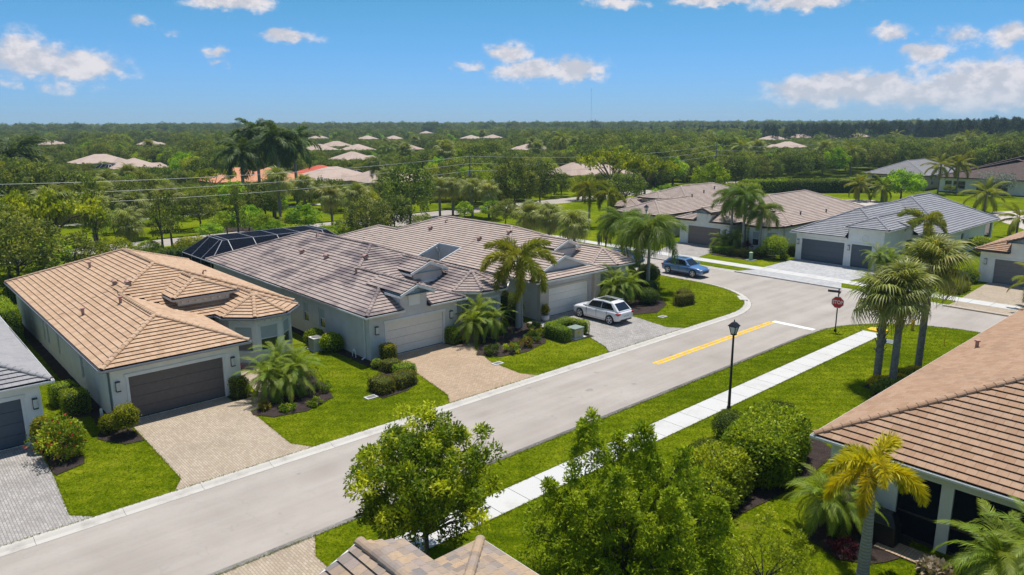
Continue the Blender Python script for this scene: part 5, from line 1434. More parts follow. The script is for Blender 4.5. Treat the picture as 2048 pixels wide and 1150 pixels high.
shrub('clipped cylinder shrub right of the cream garage door', 29.5, 38.9, 'box', .42, .42, 1.12, 'leaf_hedge', 58, leaf=.08, round_=.4)
shrub('small shrub at the foot of the clipped cylinder shrub', 30.2, 38.7, 'ball', .3, .3, .25, 'leaf_hedge', 59, leaf=.08)
date_clump('multi-stem date palm in the curved bed by the cream garage', 31.3, 38.0, [(-.6,.2,1.5),(.9,-.2,1.5),(.5,.9,2.0)], 60, 1.28, 34)
palm('foxtail palm with twin grey trunks towering over the curved bed', 35.5, 38.7, 4.6, 'fox', 12, (70,-25), FOX, seed=9, name='foxtail_palm', sc=1.28, extra=lambda t, top: obj('trunk', trunk_mesh(4.3,.19,.10,M['bark_pale'],(-.15,-.1),10), t, None, (.38,.12,0)))
shrub('dark dense round shrub behind the foxtail palm', 36.1, 40.3, 'ball', 1.1, 1.0, 1.2, 'leaf_dark', 61, leaf=.09, dens=350)
for k, (x, y, r, h, mt, nm) in enumerate(((30.0,35.2,.6,.65,'leaf_dark','dark shrub at the driveway end of the curved bed'),(31.3,34.6,.65,.6,'leaf_hedge','bright low shrub at the front of the curved bed'),(32.6,34.9,.6,.6,'leaf_bronze','red-tinged low shrub in the curved bed'),(33.9,35.4,.6,.65,'leaf_dark','dark low shrub right of the red-tinged one in the curved bed'),(34.9,36.1,.6,.6,'leaf_gold','variegated shrub at the lawn edge of the curved bed'),(35.8,37.2,.55,.6,'leaf_hedge','green shrub at the foot of the foxtail palm'),(33.4,38.8,.8,.9,'leaf_hedge','leafy shrub between date palm and foxtail palm'))):
    loose(nm, x, y, r, h, mt, 170+k, .12, 18, 55, petals='petal' if k in (1,2) else None)
# U hedge round the transformer
uh = thing('hedge', 'clipped U-shaped hedge wrapped around the green transformer box', 'hedge', (36.6,34.6,0))
for nm_, x, y, sx, sy in (('hedge_arm',-.95,.15,.42,1.05),('hedge_back',.2,1.05,1.25,.40),('hedge_arm',1.25,.25,.38,.85)):
    obj(nm_, shrub_mesh('box', sx, sy, .95, 'leaf_hedge', int(60+x*10), .07, 520), uh, None, (x, y, 0))
# house 3 garden
date_clump('multi-stem date palm behind the white SUV', 46.6, 38.0, [(-.7,.3,1.5),(.5,-.3,1.7),(.2,.8,2.0)], 62, 1.35, 34)
shrub('yellow croton shrub between the garage and the date palm', 45.2, 39.2, 'ball', .6, .6, .55, 'leaf_gold', 63, leaf=.13, petals='petal_y')
shrub('dark ball shrub on a stem behind the queen palm trunk', 53.6, 40.6, 'ball', 1.05, 1.05, .95, 'leaf_dark', 64, leaf=.09, stem=.4)
shrub('dark clipped hedge at the foot of the queen palm, street side', 48.6, 36.8, 'ball', 1.0, .9, .7, 'leaf_dark', 65, leaf=.08)
shrub('dark clipped column shrub beside the queen palm', 50.8, 38.4, 'box', .6, .7, 1.3, 'leaf_dark', 66, leaf=.08)
shrub('yellow-green shrub behind the queen palm trunks', 54.2, 43.6, 'ball', .9, .9, .8, 'leaf_lime', 67, leaf=.13)
palm('queen palm with drooping fronds on the corner lawn, nearer trunk', 52.4, 39.7, 4.9, 'queen', 24, (82,-12), QUE, seed=5, name='queen_palm', sc=1.22)
palm('queen palm with drooping fronds on the corner lawn, farther trunk', 54.6, 44.6, 5.0, 'queen', 22, (82,-12), QUE, seed=6, name='queen_palm', sc=1.0)
shrub('low clipped box hedge on the corner lawn, front half', 50.6, 34.5, 'box', .95, .42, .92, 'leaf_bronze', 68, -.15, 'hedge', leaf=.07)
shrub('low clipped box hedge on the corner lawn, back half', 51.5, 35.2, 'box', .55, .5, .98, 'leaf_bronze', 69, -.15, 'hedge', leaf=.07)
# cross street gardens
palm('tall queen palm before the plum garage, left of three', 77.3, 46.6, 5.7, 'queen', 20, (80,-18), QUE, seed=7, name='queen_palm')
palm('tall queen palm before the bay window, middle of three', 76.3, 44.4, 6.1, 'queen', 20, (80,-18), QUE, seed=8, name='queen_palm')
palm('shorter queen palm before the bay window, right of three', 76.4, 42.3, 4.6, 'queen', 18, (80,-18), QUE, seed=10, name='queen_palm', sc=.9)
date_clump('golden date palm in front of the plum garage', 75.8, 47.0, [(0,0,1.3),(.4,-.4,1.1)], 70, 1.3, 30)
date_clump('dark date palm between plum garage and queen palms', 76.6, 45.6, [(0,0,1.8)], 71, 1.4, 30)
spiky('crimson cordyline under the bay window across the side street', 76.0, 43.6, 1.1, 'leaf_red', 72, 90, h=.8)
shrub('clipped green hedge beside the plum garage driveway', 74.6, 46.0, 'box', .8, 1.2, .75, 'leaf_hedge', 73, 0, 'hedge', leaf=.1, dens=250)
shrub('curved bronze hedge round the green utility post', 74.2, 43.2, 'box', .7, 1.5, .8, 'leaf_bronze', 74, 0, 'hedge', leaf=.1, dens=250)
shrub('round standard tree on the lawn between the cross street houses', 75.3, 39.8, 'ball', 1.25, 1.25, 1.05, 'leaf_hedge', 75, name='standard_tree', stem=.55, leaf=.13, dens=220, rough=.15)
shrub('yellow-green low shrub under the bay window across the side street', 76.0, 41.6, 'ball', .9, .8, .6, 'leaf_lime', 76, leaf=.12, dens=220)
shrub('small round shrub at the white house driveway', 75.6, 38.8, 'ball', .5, .5, .35, 'leaf_hedge', 77, leaf=.1, dens=250)
shrub('dark upright shrub at the white house corner', 78.6, 39.4, 'box', .45, .5, 1.3, 'leaf_dark', 78, leaf=.1, dens=250)
date_clump('curved-stem date palm on the white house driveway island', 74.6, 27.9, [(-.3,.4,1.9),(.5,-.3,1.7)], 79, 1.5, 32)
palm('bright foxtail palm by the entry of the white house', 82.5, 27.2, 4.3, 'fox', 9, (68,-20), FOX, seed=12, name='foxtail_palm', sc=1.1)
for k, (x, y, r, h) in enumerate(((79.4,27.4,1.1,2.2),(82.0,26.6,1.0,1.5),(77.3,27.6,.9,1.3))):
    loose(('tall lime shrub beside the white house garage wall','orange-tinged shrub below the entry foxtail palm','leafy lime shrub on the driveway island')[k], x, y, r, h, ('leaf_lime','leaf_gold','leaf_lime')[k], 190+k, .2, 26, 50)
shrub('round standard shrub on the side lawn of the white house', 95.0, 25.2, 'ball', 1.35, 1.35, .65, 'leaf_hedge', 80, stem=.75, leaf=.14, dens=200)
shrub('long low hedge along the right edge driveway', 72.6, 20.6, 'box', 1.6, .6, .7, 'leaf_gold', 81, .0, 'hedge', leaf=.1, dens=250)
shrub('round shrub at the corner of the right edge garage', 77.4, 21.2, 'ball', .85, .85, .75, 'leaf_hedge', 82, leaf=.12, dens=250)
palm('coconut palm at the right frame edge above the brown roof', 62.0+7.6, 14.3, 2.4, 'coco', 12, (70,-30), COC, seed=14, name='coconut_palm', sc=.72, shaft=False)
# ------------------------------------------------------------------ vehicles
def evaluated(o):
    dg = bpy.context.evaluated_depsgraph_get(); return bpy.data.meshes.new_from_object(o.evaluated_get(dg))
M['tyre'] = paint('tyre', (.012,.012,.013), .85, .1)
M['alloy'] = paint('alloy', (.62,.62,.63), .35, .05, metal=.15)
M['carglass'] = glass_mat('car_glass', (.008,.012,.018), .04)
M['tail'] = glass_mat('tail_light', (.35,.01,.015), .15)
M['head'] = glass_mat('head_light', (.62,.65,.68), .1)
M['plate'] = paint('plate', (.55,.57,.62), .4, .05)
M['plastic'] = paint('dark_plastic', (.02,.02,.022), .6, .1)
def carpaint(name, col):
    m, nt, b = newmat(name); b.inputs['Base Color'].default_value = (*col, 1); b.inputs['Roughness'].default_value = .28
    b.inputs['Coat Weight'].default_value = 1.0; b.inputs['Coat Roughness'].default_value = .04; b.inputs['Specular IOR Level'].default_value = .5
    return m
def car(label, x, y, rz, col, L=4.68, W=1.90, H=1.66, hood=.27, name='parked_car', rear_x=.55, low=False):
    t = thing(name, label, 'car', (x, y, 0), rz); pm = carpaint('car_paint', col)
    hw = W/2; xr, xf = -L/2, L/2; zb = H*.635
    # lower body sections: x, half width, z bottom, z belt, crown
    S = [(xr,.78*hw,.46,.86*zb,0),(xr+.07,.93*hw,.30,.93*zb,.0),(xr+.40,.985*hw,.24,.985*zb,.01),(xr+1.0,1.0*hw,.24,zb,.01),(xr+2.0,1.0*hw,.24,zb*.985,.01),(xr+2.9,1.0*hw,.24,zb*.97,.01),
         (xf-1.45,.99*hw,.24,zb*.955,.04),(xf-.8,.97*hw,.24,zb*.90,.06),(xf-.32,.92*hw,.25,zb*.83,.05),(xf-.08,.82*hw,.28,zb*.72,.03),(xf,.66*hw,.36,zb*.60,0)]
    V, Fc = [], []
    for (sx, w, z0, z1, cr) in S:
        half = [(w*.90,z0),(w*.985,z0+.10),(w,z0+(z1-z0)*.48),(w*.985,z0+(z1-z0)*.78),(w*.93,z1),(w*.55,z1+cr+.01)]
        ring = [(sx,a,b) for a, b in half]+[(sx,-a,b) for a, b in half[::-1]]
        V += ring
    n = 12
    for i in range(len(S)-1):
        for k in range(n): Fc.append((i*n+k,(i+1)*n+k,(i+1)*n+(k+1)%n,i*n+(k+1)%n))
    Fc += [tuple(range(n)), tuple(range((len(S)-1)*n,len(S)*n))[::-1]]
    me = bpy.data.meshes.new('b'); me.from_pydata(V, [], Fc); tmp = bpy.data.objects.new('tmp', me); COL.objects.link(tmp)
    bm = bmesh.new(); bm.from_mesh(me); bmesh.ops.recalc_face_normals(bm, faces=bm.faces); bm.to_mesh(me); bm.free()
    tmp.modifiers.new('s','SUBSURF').levels = 2
    wr = .355; wx = (xr+.86, xf-.92); cut = []
    cm = bpy.data.meshes.new('c'); bm = bmesh.new()
    for q in wx:
        for sg in (-1,1):
            bmesh.ops.create_cone(bm, cap_ends=True, segments=28, radius1=wr+.065, radius2=wr+.065, depth=.5, matrix=Matrix.Translation((q, sg*(hw-.02), wr+.01)) @ Matrix.Rotation(PI/2,4,'X'))
    bm.to_mesh(cm); bm.free(); co = bpy.data.objects.new('cut', cm); COL.objects.link(co)
    md = tmp.modifiers.new('b','BOOLEAN'); md.operation = 'DIFFERENCE'; md.object = co; md.solver = 'EXACT'
    bpy.context.view_layer.update(); bmsh = evaluated(tmp)
    bpy.data.objects.remove(tmp); bpy.data.objects.remove(co)
    bmsh.materials.clear(); bmsh.materials.append(pm); bmsh.polygons.foreach_set('use_smooth', [True]*len(bmsh.polygons))
    bmsh.name = 'body'; body = obj('body', bmsh, t)
    es = body.modifiers.new('e','EDGE_SPLIT'); es.split_angle = rad(38)
    # greenhouse
    zr = H; rw = hw*.66; bw = hw*.925
    xs = (xr+.10, xr+rear_x+.25, xf-2.08, xf-1.28); zt = zb*.985
    g = MB()
    B = [(xs[0],bw*.93,zt-.03),(xs[3],bw*.96,zt-.04)]; T_ = [(xs[1],rw,zr-.03),((xs[1]+xs[2])/2,rw*1.02,zr),(xs[2],rw*.98,zr-.025)]
    rb, fb = B; r1, r2, r3 = T_
    mid = ((xs[1]+xs[2])/2, bw, zt)
    def pp(a, s): return (a[0], a[1]*s, a[2])
    vs = [pp(rb,1),pp(mid,1),pp(fb,1),pp(r1,1),pp(r2,1),pp(r3,1),pp(rb,-1),pp(mid,-1),pp(fb,-1),pp(r1,-1),pp(r2,-1),pp(r3,-1)]
    g.add(vs, [(0,3,4,1),(1,4,5,2),(7,10,9,6),(8,11,10,7),(3,9,10,4),(4,10,11,5),(0,6,9,3),(2,5,11,8),(6,0,1,7),(7,1,2,8)])
    cab = g.build('cabin', pm, t); bm = bmesh.new(); bm.from_mesh(cab.data); bmesh.ops.recalc_face_normals(bm, faces=bm.faces); bm.to_mesh(cab.data); bm.free()
    bv = cab.modifiers.new('b','BEVEL'); bv.width = .07; bv.segments = 3; cab.data.polygons.foreach_set('use_smooth',[True]*len(cab.data.polygons))
    Vv = [Vector(v) for v in vs]
    def lerpq(q, u, v): return (q[0].lerp(q[1],u)).lerp(q[3].lerp(q[2],u), v)
    def pane(q, us, nm, off=.012, par=None, mat='carglass'):
        nrm = (q[1]-q[0]).cross(q[3]-q[0]).normalized(); c = sum(q, Vector())/4
        if nrm.dot(c-Vector((0,0,zt*.9))) < 0: nrm = -nrm
        mb = MB(); P_ = [lerpq(q,u,v)+nrm*off for u, v in us]; Q_ = [p-nrm*.05 for p in P_]; m_ = len(P_)
        mb.add(P_+Q_, [tuple(range(m_)),tuple(range(m_,2*m_))[::-1]]+[(i,(i+1)%m_,m_+(i+1)%m_,m_+i) for i in range(m_)])
        o = mb.build(nm, M[mat], par or cab); bm = bmesh.new(); bm.from_mesh(o.data); bmesh.ops.recalc_face_normals(bm, faces=bm.faces); bm.to_mesh(o.data); bm.free()
    for sg in (0, 6):
        a, b, c, d, e, f = [Vv[sg+i] for i in range(6)]
        pane([a,b,e,d], [(.20,.16),(.985,.10),(.985,.86),(.26,.80)], 'window'); pane([b,c,f,e], [(.02,.10),(.80,.12),(.90,.80),(.02,.86)], 'window')
    pane([Vv[0],Vv[6],Vv[9],Vv[3]], [(.10,.14),(.90,.14),(.93,.88),(.07,.88)], 'rear_window'); pane([Vv[2],Vv[8],Vv[11],Vv[5]], [(.06,.12),(.94,.12),(.94,.92),(.06,.92)], 'windscreen')
    pane([Vv[3],Vv[4],Vv[10],Vv[9]], [(.42,.16),(1.0,.15),(1.0,.85),(.42,.84)], 'sunroof'); pane([Vv[4],Vv[5],Vv[11],Vv[10]], [(.0,.15),(.80,.16),(.80,.84),(.0,.85)], 'sunroof')
    for sg in (-1,1):
        mb = MB(); mb.bar((xs[1]+.1,sg*(rw+.02),zr+.03),(xs[2]-.05,sg*(rw+.02),zr+.025),.035,.035); mb.build('roof_rail', M['alloy'], cab)
        mb = MB(); mb.box(xs[3]-.32,xs[3]-.12,sg*(hw+.02)-.11,sg*(hw+.02)+.11,zt+.02,zt+.17); o = mb.build('mirror', pm, body); o.modifiers.new('b','BEVEL').width = .04
        mb = MB(); mb.box(xr+.02,xr+.34,sg*.78*hw-.16,sg*.78*hw+.16,zb*.74,zb*.90); o = mb.build('tail_light', M['tail'], body); o.modifiers.new('b','BEVEL').width = .03
        mb = MB(); mb.box(xf-.42,xf-.06,sg*.66*hw-.17,sg*.66*hw+.17,zb*.62,zb*.76); o = mb.build('headlight', M['head'], body); o.modifiers.new('b','BEVEL').width = .04
        for xx in (xr+1.35, xr+2.4):
            mb = MB(); mb.box(xx,xx+.2,sg*(hw+.0)-.015,sg*(hw+.0)+.015,zb*.80,zb*.835); mb.build('door_handle', pm, body)
        for xx in (xr+1.15, xr+2.2, xr+3.2):
            mb = MB(); mb.box(xx,xx+.012,sg*(hw*.985)-.02,sg*(hw*.985)+.018,.45,zb*.92); mb.build('door_seam', M['plastic'], body)
        mb = MB(); mb.box(xr+1.32,xf-1.4,sg*(hw*.975)-.02,sg*(hw*.975)+.022,.25,.36); mb.build('sill', M['alloy' if not low else 'plastic'], body)
    mb = MB(); mb.box(xr-.012,xr+.1,-.27,.27,zb*.60,zb*.72); mb.build('number_plate', M['plate'], body)
    mb = MB(); mb.box(xr-.02,xr+.2,-.62*hw,.62*hw,.36,.44); mb.build('bumper_trim', M['plastic'], body)
    mb = MB(); mb.box(xf-.12,xf+.012,-.45*hw,.45*hw,.40,zb*.60); mb.build('grille', M['plastic'], body)
    for q in wx:
        for sg in (-1,1):
            w = MB(); w.lathe((0,0,0), [(wr-.12,-.11),(wr-.02,-.115),(wr,-.08),(wr,.08),(wr-.02,.115),(wr-.12,.11)], 26)
            wo = w.build('wheel', M['tyre'], t, True, loc=(q, sg*(hw-.12), wr), rot=(-PI/2*sg,0,0))
            r = MB(); r.lathe((0,0,0), [(wr-.115,.02),(wr-.085,.10),(wr-.115,.102),(wr-.13,.03)], 24)
            for k in range(5):
                a = 2*PI*k/5; d = Vector((math.cos(a),math.sin(a),0)); r.bar(d*.04+Vector((0,0,.085)), d*(wr-.11)+Vector((0,0,.095)), .075, .03, (0,0,1))
            r.lathe((0,0,0), [(.06,.07),(.06,.10),(.02,.108)], 12); r.build('rim', M['alloy'], wo, loc=(0,0,.022))
            dk = MB(); dk.lathe((0,0,0), [(wr-.12,-.02),(wr-.12,.02)], 20); dk.build('brake_disc', M['plastic'], wo)
    return t
car('white SUV parked nose-in on the grey paver driveway', 42.15, 36.25, PI/2, (.78,.78,.78), 4.85, 1.95, 1.68, name='suv')
car('light blue crossover on the side street, nearer the camera', 61.4, 41.9, -PI/2, (.075,.17,.36), 4.75, 1.92, 1.62, name='parked_car', low=True)
car('blue car behind the light blue crossover, half hidden by queen palms', 61.5, 49.9, -PI/2, (.04,.10,.30), 4.6, 1.86, 1.45, name='parked_car', low=True)

# ------------------------------------------------------------------ street furniture
def lamp_post(label, x, y, h=5.15):
    t = thing('street_lamp', label, 'street lamp', (x, y, 0))
    p = MB(); p.lathe((0,0,0), [(.10,-.1),(.10,.12),(.085,.2),(.075,.9),(.05,h-.75),(.05,h-.72)], 12); p.build('post', M['black'], t)
    b = MB(); b.lathe((0,0,0), [(.16,0),(.16,.06),(.12,.16),(.105,.5),(.085,.55)], 12); b.build('base', M['black'], t)
    n = 4; lo, hi, z0, z1 = .13, .25, h-.72, h-.30
    c = MB(); c.lathe((0,0,0), [(.06,h-.78),(.16,h-.74),(.16,h-.70)], 8); c.build('collar', M['black'], t)
    f = MB()
    for k in range(n):
        a = PI/4+2*PI*k/n; f.bar((lo*math.cos(a),lo*math.sin(a),z0),(hi*math.cos(a),hi*math.sin(a),z1),.03,.03)
        a2 = PI/4+2*PI*(k+1)/n; f.bar((hi*math.cos(a),hi*math.sin(a),z1),(hi*math.cos(a2),hi*math.sin(a2),z1),.035,.035)
        g = MB(); s_ = .96; g.poly([(lo*math.cos(a)*s_,lo*math.sin(a)*s_,z0+.02),(lo*math.cos(a2)*s_,lo*math.sin(a2)*s_,z0+.02),(hi*math.cos(a2)*s_,hi*math.sin(a2)*s_,z1-.01),(hi*math.cos(a)*s_,hi*math.sin(a)*s_,z1-.01)]); g.build('lamp_glass', M['lampglass'], t)
    f.build('lantern_frame', M['black'], t)
    r = MB(); r.lathe((0,0,0), [(.34,z1+.015),(.30,z1+.06),(.14,z1+.2),(.05,z1+.25)], 4); o = r.build('lantern_roof', M['black'], t, rot=(0,0,PI/4))
    q = MB(); q.lathe((0,0,0), [(.02,z1+.24),(.035,z1+.29),(.012,z1+.36)], 8); q.build('finial', M['black'], t)
lamp_post('black lantern street lamp standing on the near lawn by the pavement', 32.28, 18.95)
_p = gp(1293, 412, 5.0); lamp_post('black lantern street lamp in front of the farthest tan roof', _p[0], _p[1])

def text_mesh(s, size, ext=.004):
    c = bpy.data.curves.new('t', 'FONT'); c.body = s; c.size = size; c.extrude = ext; c.align_x = 'CENTER'; c.align_y = 'CENTER'; c.offset = .006
    o = bpy.data.objects.new('t', c); COL.objects.link(o); bpy.context.view_layer.update(); me = evaluated(o); bpy.data.objects.remove(o); return me
M['sign_red'] = paint('sign_red', (.50,.012,.018), .4, .04); M['sign_white'] = paint('sign_white', (.80,.80,.80), .4, .02); M['sign_blue'] = paint('sign_blue', (.02,.028,.075), .45, .05)
M['hyd'] = paint('hydrant_yellow', (.68,.38,.01), .45, .08); M['elec'] = paint('utility_green', (.20,.26,.22), .55, .08); M['elec_tan'] = paint('utility_tan', (.52,.45,.30), .55, .08)
ss = thing('stop_sign', 'red octagonal STOP sign on a black post with street name blades at the corner', 'stop sign', (51.85,22.25,0), -PI/2+rad(8))
p = MB(); p.lathe((0,0,0), [(.045,-.1),(.045,3.2),(.02,3.24)], 10); p.build('post', M['black'], ss)
p = MB(); p.lathe((0,0,0), [(.10,0),(.10,.16),(.06,.2)], 10); p.build('base', M['black'], ss)
def octo(r, y0, y1, nm, mat):
    mb = MB(); pts = [(r*math.cos(rad(22.5+45*k)), r*math.sin(rad(22.5+45*k))) for k in range(8)]
    mb.add([(a,y0,2.2+b) for a, b in pts]+[(a,y1,2.2+b) for a, b in pts], [tuple(range(8)),tuple(range(8,16))[::-1]]+[(k,8+k,8+(k+1)%8,(k+1)%8) for k in range(8)])
    return mb.build(nm, mat, ss)
face = octo(.46, -.062, -.052, 'sign_plate', M['sign_white']); octo(.425, -.068, -.0625, 'sign_face', M['sign_red'])
tm = text_mesh('STOP', .325); tm.materials.append(M['sign_white']); obj('lettering', tm, ss, None, (0,-.071,2.2), (PI/2,0,0), (.92,1.15,1))
for (z, a, dx) in ((2.98, .12, -.34), (2.82, PI/2+.1, .45)):
    b = MB(); b.box(-.40,.40,-.012,.012,-.085,.085); b.build('name_blade', M['sign_blue'], ss, loc=(dx*math.cos(a),dx*math.sin(a),z), rot=(0,0,a))
hy = thing('fire_hydrant', 'yellow fire hydrant behind the sabal palm trunks', 'hydrant', (56.4,18.6,0))
p = MB(); p.lathe((0,0,0), [(.16,0),(.16,.05),(.11,.06),(.11,.5),(.14,.52),(.14,.57),(.12,.62),(.07,.72),(.03,.76)], 14); p.build('barrel', M['hyd'], hy)
for a in (0, PI/2, PI):
    p = MB(); d = Vector((math.cos(a),math.sin(a),0)); p.tube([d*.09+Vector((0,0,.4)), d*.2+Vector((0,0,.4))], .065, 10); p.build('nozzle', M['hyd'], hy)
wp = MB(); wp.box(-.45,.45,-.6,.6,0,.02); 
for i in range(6):
    for j in range(8): wp.lathe((-.38+i*.152,-.53+j*.151,.02), [(.03,0),(.02,.01)], 6)
tag(wp.build('warning_pad', M['yellow'], None, loc=(54.5,20.3,.02)), 'yellow tactile warning pad at the end of the near pavement', 'tactile pad')
def stake(label, x, y, h):
    mb = MB(); mb.box(-.035,.035,-.012,.012,-.1,h); mb.box(-.045,.045,-.016,.016,h,h+.12); tag(mb.build('marker_post', M['hyd'], None, loc=(x,y,0)), label, 'marker post')
stake('thin yellow marker post on the lawn near the brown roof ridge', 54.0, 15.7, 1.15); stake('thin yellow marker post behind the low box hedge on the corner lawn', 52.9, 35.6, 1.4)
tr = thing('transformer_box', 'green transformer box with tan front inside the U-shaped hedge', 'transformer', (36.8,34.1,0))
mb = MB(); mb.box(-.62,.62,-.55,.60,0,.10); mb.build('pad', M['walk'], tr)
mb = MB(); mb.box(-.46,.46,-.38,.40,.10,.72); mb.build('cabinet', M['elec_tan'], tr); mb = MB(); mb.box(-.50,.50,-.44,.44,.722,.80); mb.build('lid', M['elec'], tr)
mb = MB(); mb.box(-.10,.10,-.40,-.382,.40,.58); mb.build('warning_label', M['hyd'], tr)
def lid(label, x, y, w=.35, mat='walk'):
    t = thing('utility_cover', label, 'utility cover', (x,y,0)); mb = MB(); mb.box(-w,w,-w*.7,w*.7,-.05,.045); mb.build('collar', M[mat], t); mb = MB(); mb.box(-w*.7,w*.7,-w*.45,w*.45,.045,.055); mb.build('cover', M['door_char'], t)
lid('small grey utility cover on the lawn by the brown-green hedge', 19.9, 33.9); lid('small utility cover at the driveway edge of the curved bed lawn', 28.95, 33.5); lid('small utility cover on the corner lawn', 46.0, 33.3)
lid('green utility cover on the near corner lawn behind the palm trunks', 52.0, 18.5, .5, 'elec')
pd = thing('utility_post', 'pale green utility pedestal on the verge across the side street', 'utility post', (72.9,41.3,0))
mb = MB(); mb.lathe((0,0,0), [(.20,0),(.20,.75),(.22,.76),(.22,.86),(.10,.92)], 14); mb.build('pedestal', paint('pedestal_green', (.34,.46,.34), .6), pd); mb = MB(); mb.box(-.55,.55,-.5,.5,0,.06); mb.build('pad', M['elec'], pd)
ac = thing('air_conditioner', 'grey air conditioner between two round shrubs at the mauve-roofed house', 'air conditioner', (21.9,44.1,0))
mb = MB(); mb.box(-.5,.5,-.5,.5,0,.09); mb.build('pad', M['walk'], ac); mb = MB(); mb.box(-.40,.40,-.40,.40,.09,.90); mb.build('casing', M['door_white'], ac)
for i in range(9):
    mb = MB(); mb.box(-.41,-.402,-.36,.36,.16+i*.08,.16+i*.08+.035); mb.build('louvre', M['door_char'], ac)
mb = MB(); mb.lathe((0,0,.90), [(.33,.002),(.33,.03),(.05,.035)], 18); mb.build('fan_grille', M['door_char'], ac)
pt = thing('potted_plant', 'grey round planter with orange foliage by the cream garage door', 'potted plant', (38.4,38.75,0))
mb = MB(); mb.lathe((0,0,0), [(.18,0),(.30,.14),(.33,.3),(.27,.46),(.24,.48),(.20,.46)], 18); mb.build('planter', M['stucco_grey'], pt, True)
obj('foliage', shrub_mesh('ball', .26, .26, .42, 'leaf_gold', 90, .12, 500, 'petal_y', .2), pt, None, (0,0,.42))
gr = thing('grill', 'covered black barbecue grill against the lanai wall', 'grill', (26.1,8.9,0))
mb = MB(); mb.add([(-.35,-.65,0),(.35,-.65,0),(.35,.65,0),(-.35,.65,0),(-.33,-.62,.8),(.33,-.62,.8),(.33,.62,.8),(-.33,.62,.8),(-.12,-.42,1.18),(.28,-.42,1.18),(.28,.42,1.18),(-.12,.42,1.18)],[(3,2,1,0),(0,1,5,4),(1,2,6,5),(2,3,7,6),(3,0,4,7),(4,5,9,8),(5,6,10,9),(6,7,11,10),(7,4,8,11),(8,9,10,11)])
o = mb.build('cover', M['black'], gr); o.modifiers.new('b','BEVEL').width = .05
mb = MB(); mb.bar((-.36,-.5,.83),(-.36,.5,.83),.04,.04); mb.build('handle', M['plastic'], gr)
for (lab, x, y) in (('small white backflow valve at the mauve-roofed house wall',22.9,40.9),('small white backflow valve at the cream house wall',7.95,40.8)):
    t = thing('backflow_valve', lab, 'pipe valve', (x,y,0)); mb = MB(); mb.tube([(0,-.2,-.05),(0,-.2,.4),(0,-.1,.5),(0,.1,.5),(0,.2,.4),(0,.2,-.05)], .035, 8); mb.build('pipe', M['white'], t); mb = MB(); mb.lathe((0,0,.5), [(.07,-.06),(.08,.0),(.05,.08)], 10); mb.build('valve_body', M['white'], t)
# storm drain on the corner
sd = thing('storm_drain', 'kerb inlet storm drain on the rounded corner of the lawn', 'storm drain', (56.35,32.15,0), rad(41.8))
mb = MB(); mb.box(-.75,.75,-.02,.62,-.09,.045); mb.build('top_slab', M['curb'], sd); mb = MB(); mb.box(-.65,.65,-.045,-.022,-.085,.02); mb.build('inlet', M['black'], sd)

# people on the far pavement
def person(label, x, y, rz, shirt, seed, z=.02):
    t = thing('person', label, 'person', (x, y, z), rz)
    V = [(0,0,.95),(0,0,1.12),(0,0,1.36),(0,.01,1.50),(0,.02,1.60),(0,.02,1.72),
         (.09,0,.90),(.11,.06,.50),(.11,.02,.09),(.12,.16,.05),(-.09,0,.90),(-.11,-.05,.50),(-.11,-.12,.10),(-.12,.02,.05),
         (.19,0,1.42),(.25,.0,1.16),(.24,.14,.96),(.24,.20,.88),(-.19,0,1.42),(-.26,.02,1.16),(-.24,.18,1.0),(-.23,.25,.94)]
    E_ = [(0,1),(1,2),(2,3),(3,4),(4,5),(0,6),(6,7),(7,8),(8,9),(0,10),(10,11),(11,12),(12,13),(2,14),(14,15),(15,16),(16,17),(2,18),(18,19),(19,20),(20,21)]
    Rr = [.15,.15,.17,.065,.09,.085,.10,.07,.05,.045,.10,.07,.05,.045,.075,.055,.04,.04,.075,.055,.04,.04]
    me = bpy.data.meshes.new('p'); me.from_pydata(V, E_, []); o = bpy.data.objects.new('p', me); COL.objects.link(o)
    sk = o.modifiers.new('s','SKIN'); o.modifiers.new('ss','SUBSURF').levels = 1
    for i, r in enumerate(Rr): me.skin_vertices[0].data[i].radius = (r, r)
    me.skin_vertices[0].data[0].use_root = True
    bpy.context.view_layer.update(); m2 = evaluated(o); bpy.data.objects.remove(o)
    m2.materials.clear()
    for c in (shirt, (.02,.022,.03), (.42,.26,.19), (.03,.02,.015)): m2.materials.append(paint('cloth', c, .8, .1))
    mi = []
    for p_ in m2.polygons:
        c = p_.center; a = abs(c.x)
        if c.z > 1.66: k = 3
        elif c.z > 1.48: k = 2
        elif a > .2 and c.z < 1.22: k = 2
        elif c.z > .98: k = 0
        elif c.z > .48: k = 1
        elif c.z > .1: k = 2
        else: k = 1
        mi.append(k)
    m2.polygons.foreach_set('material_index', mi); m2.polygons.foreach_set('use_smooth', [True]*len(mi)); m2.name = 'body'; obj('body', m2, t)
person('person in a dark blue shirt walking on the side street, left of the pair', 66.9, 58.3, rad(150), (.03,.045,.09), 1, .02); person('person in a black top walking on the side street, right of the pair', 67.4, 57.6, rad(170), (.012,.012,.016), 2, .016)

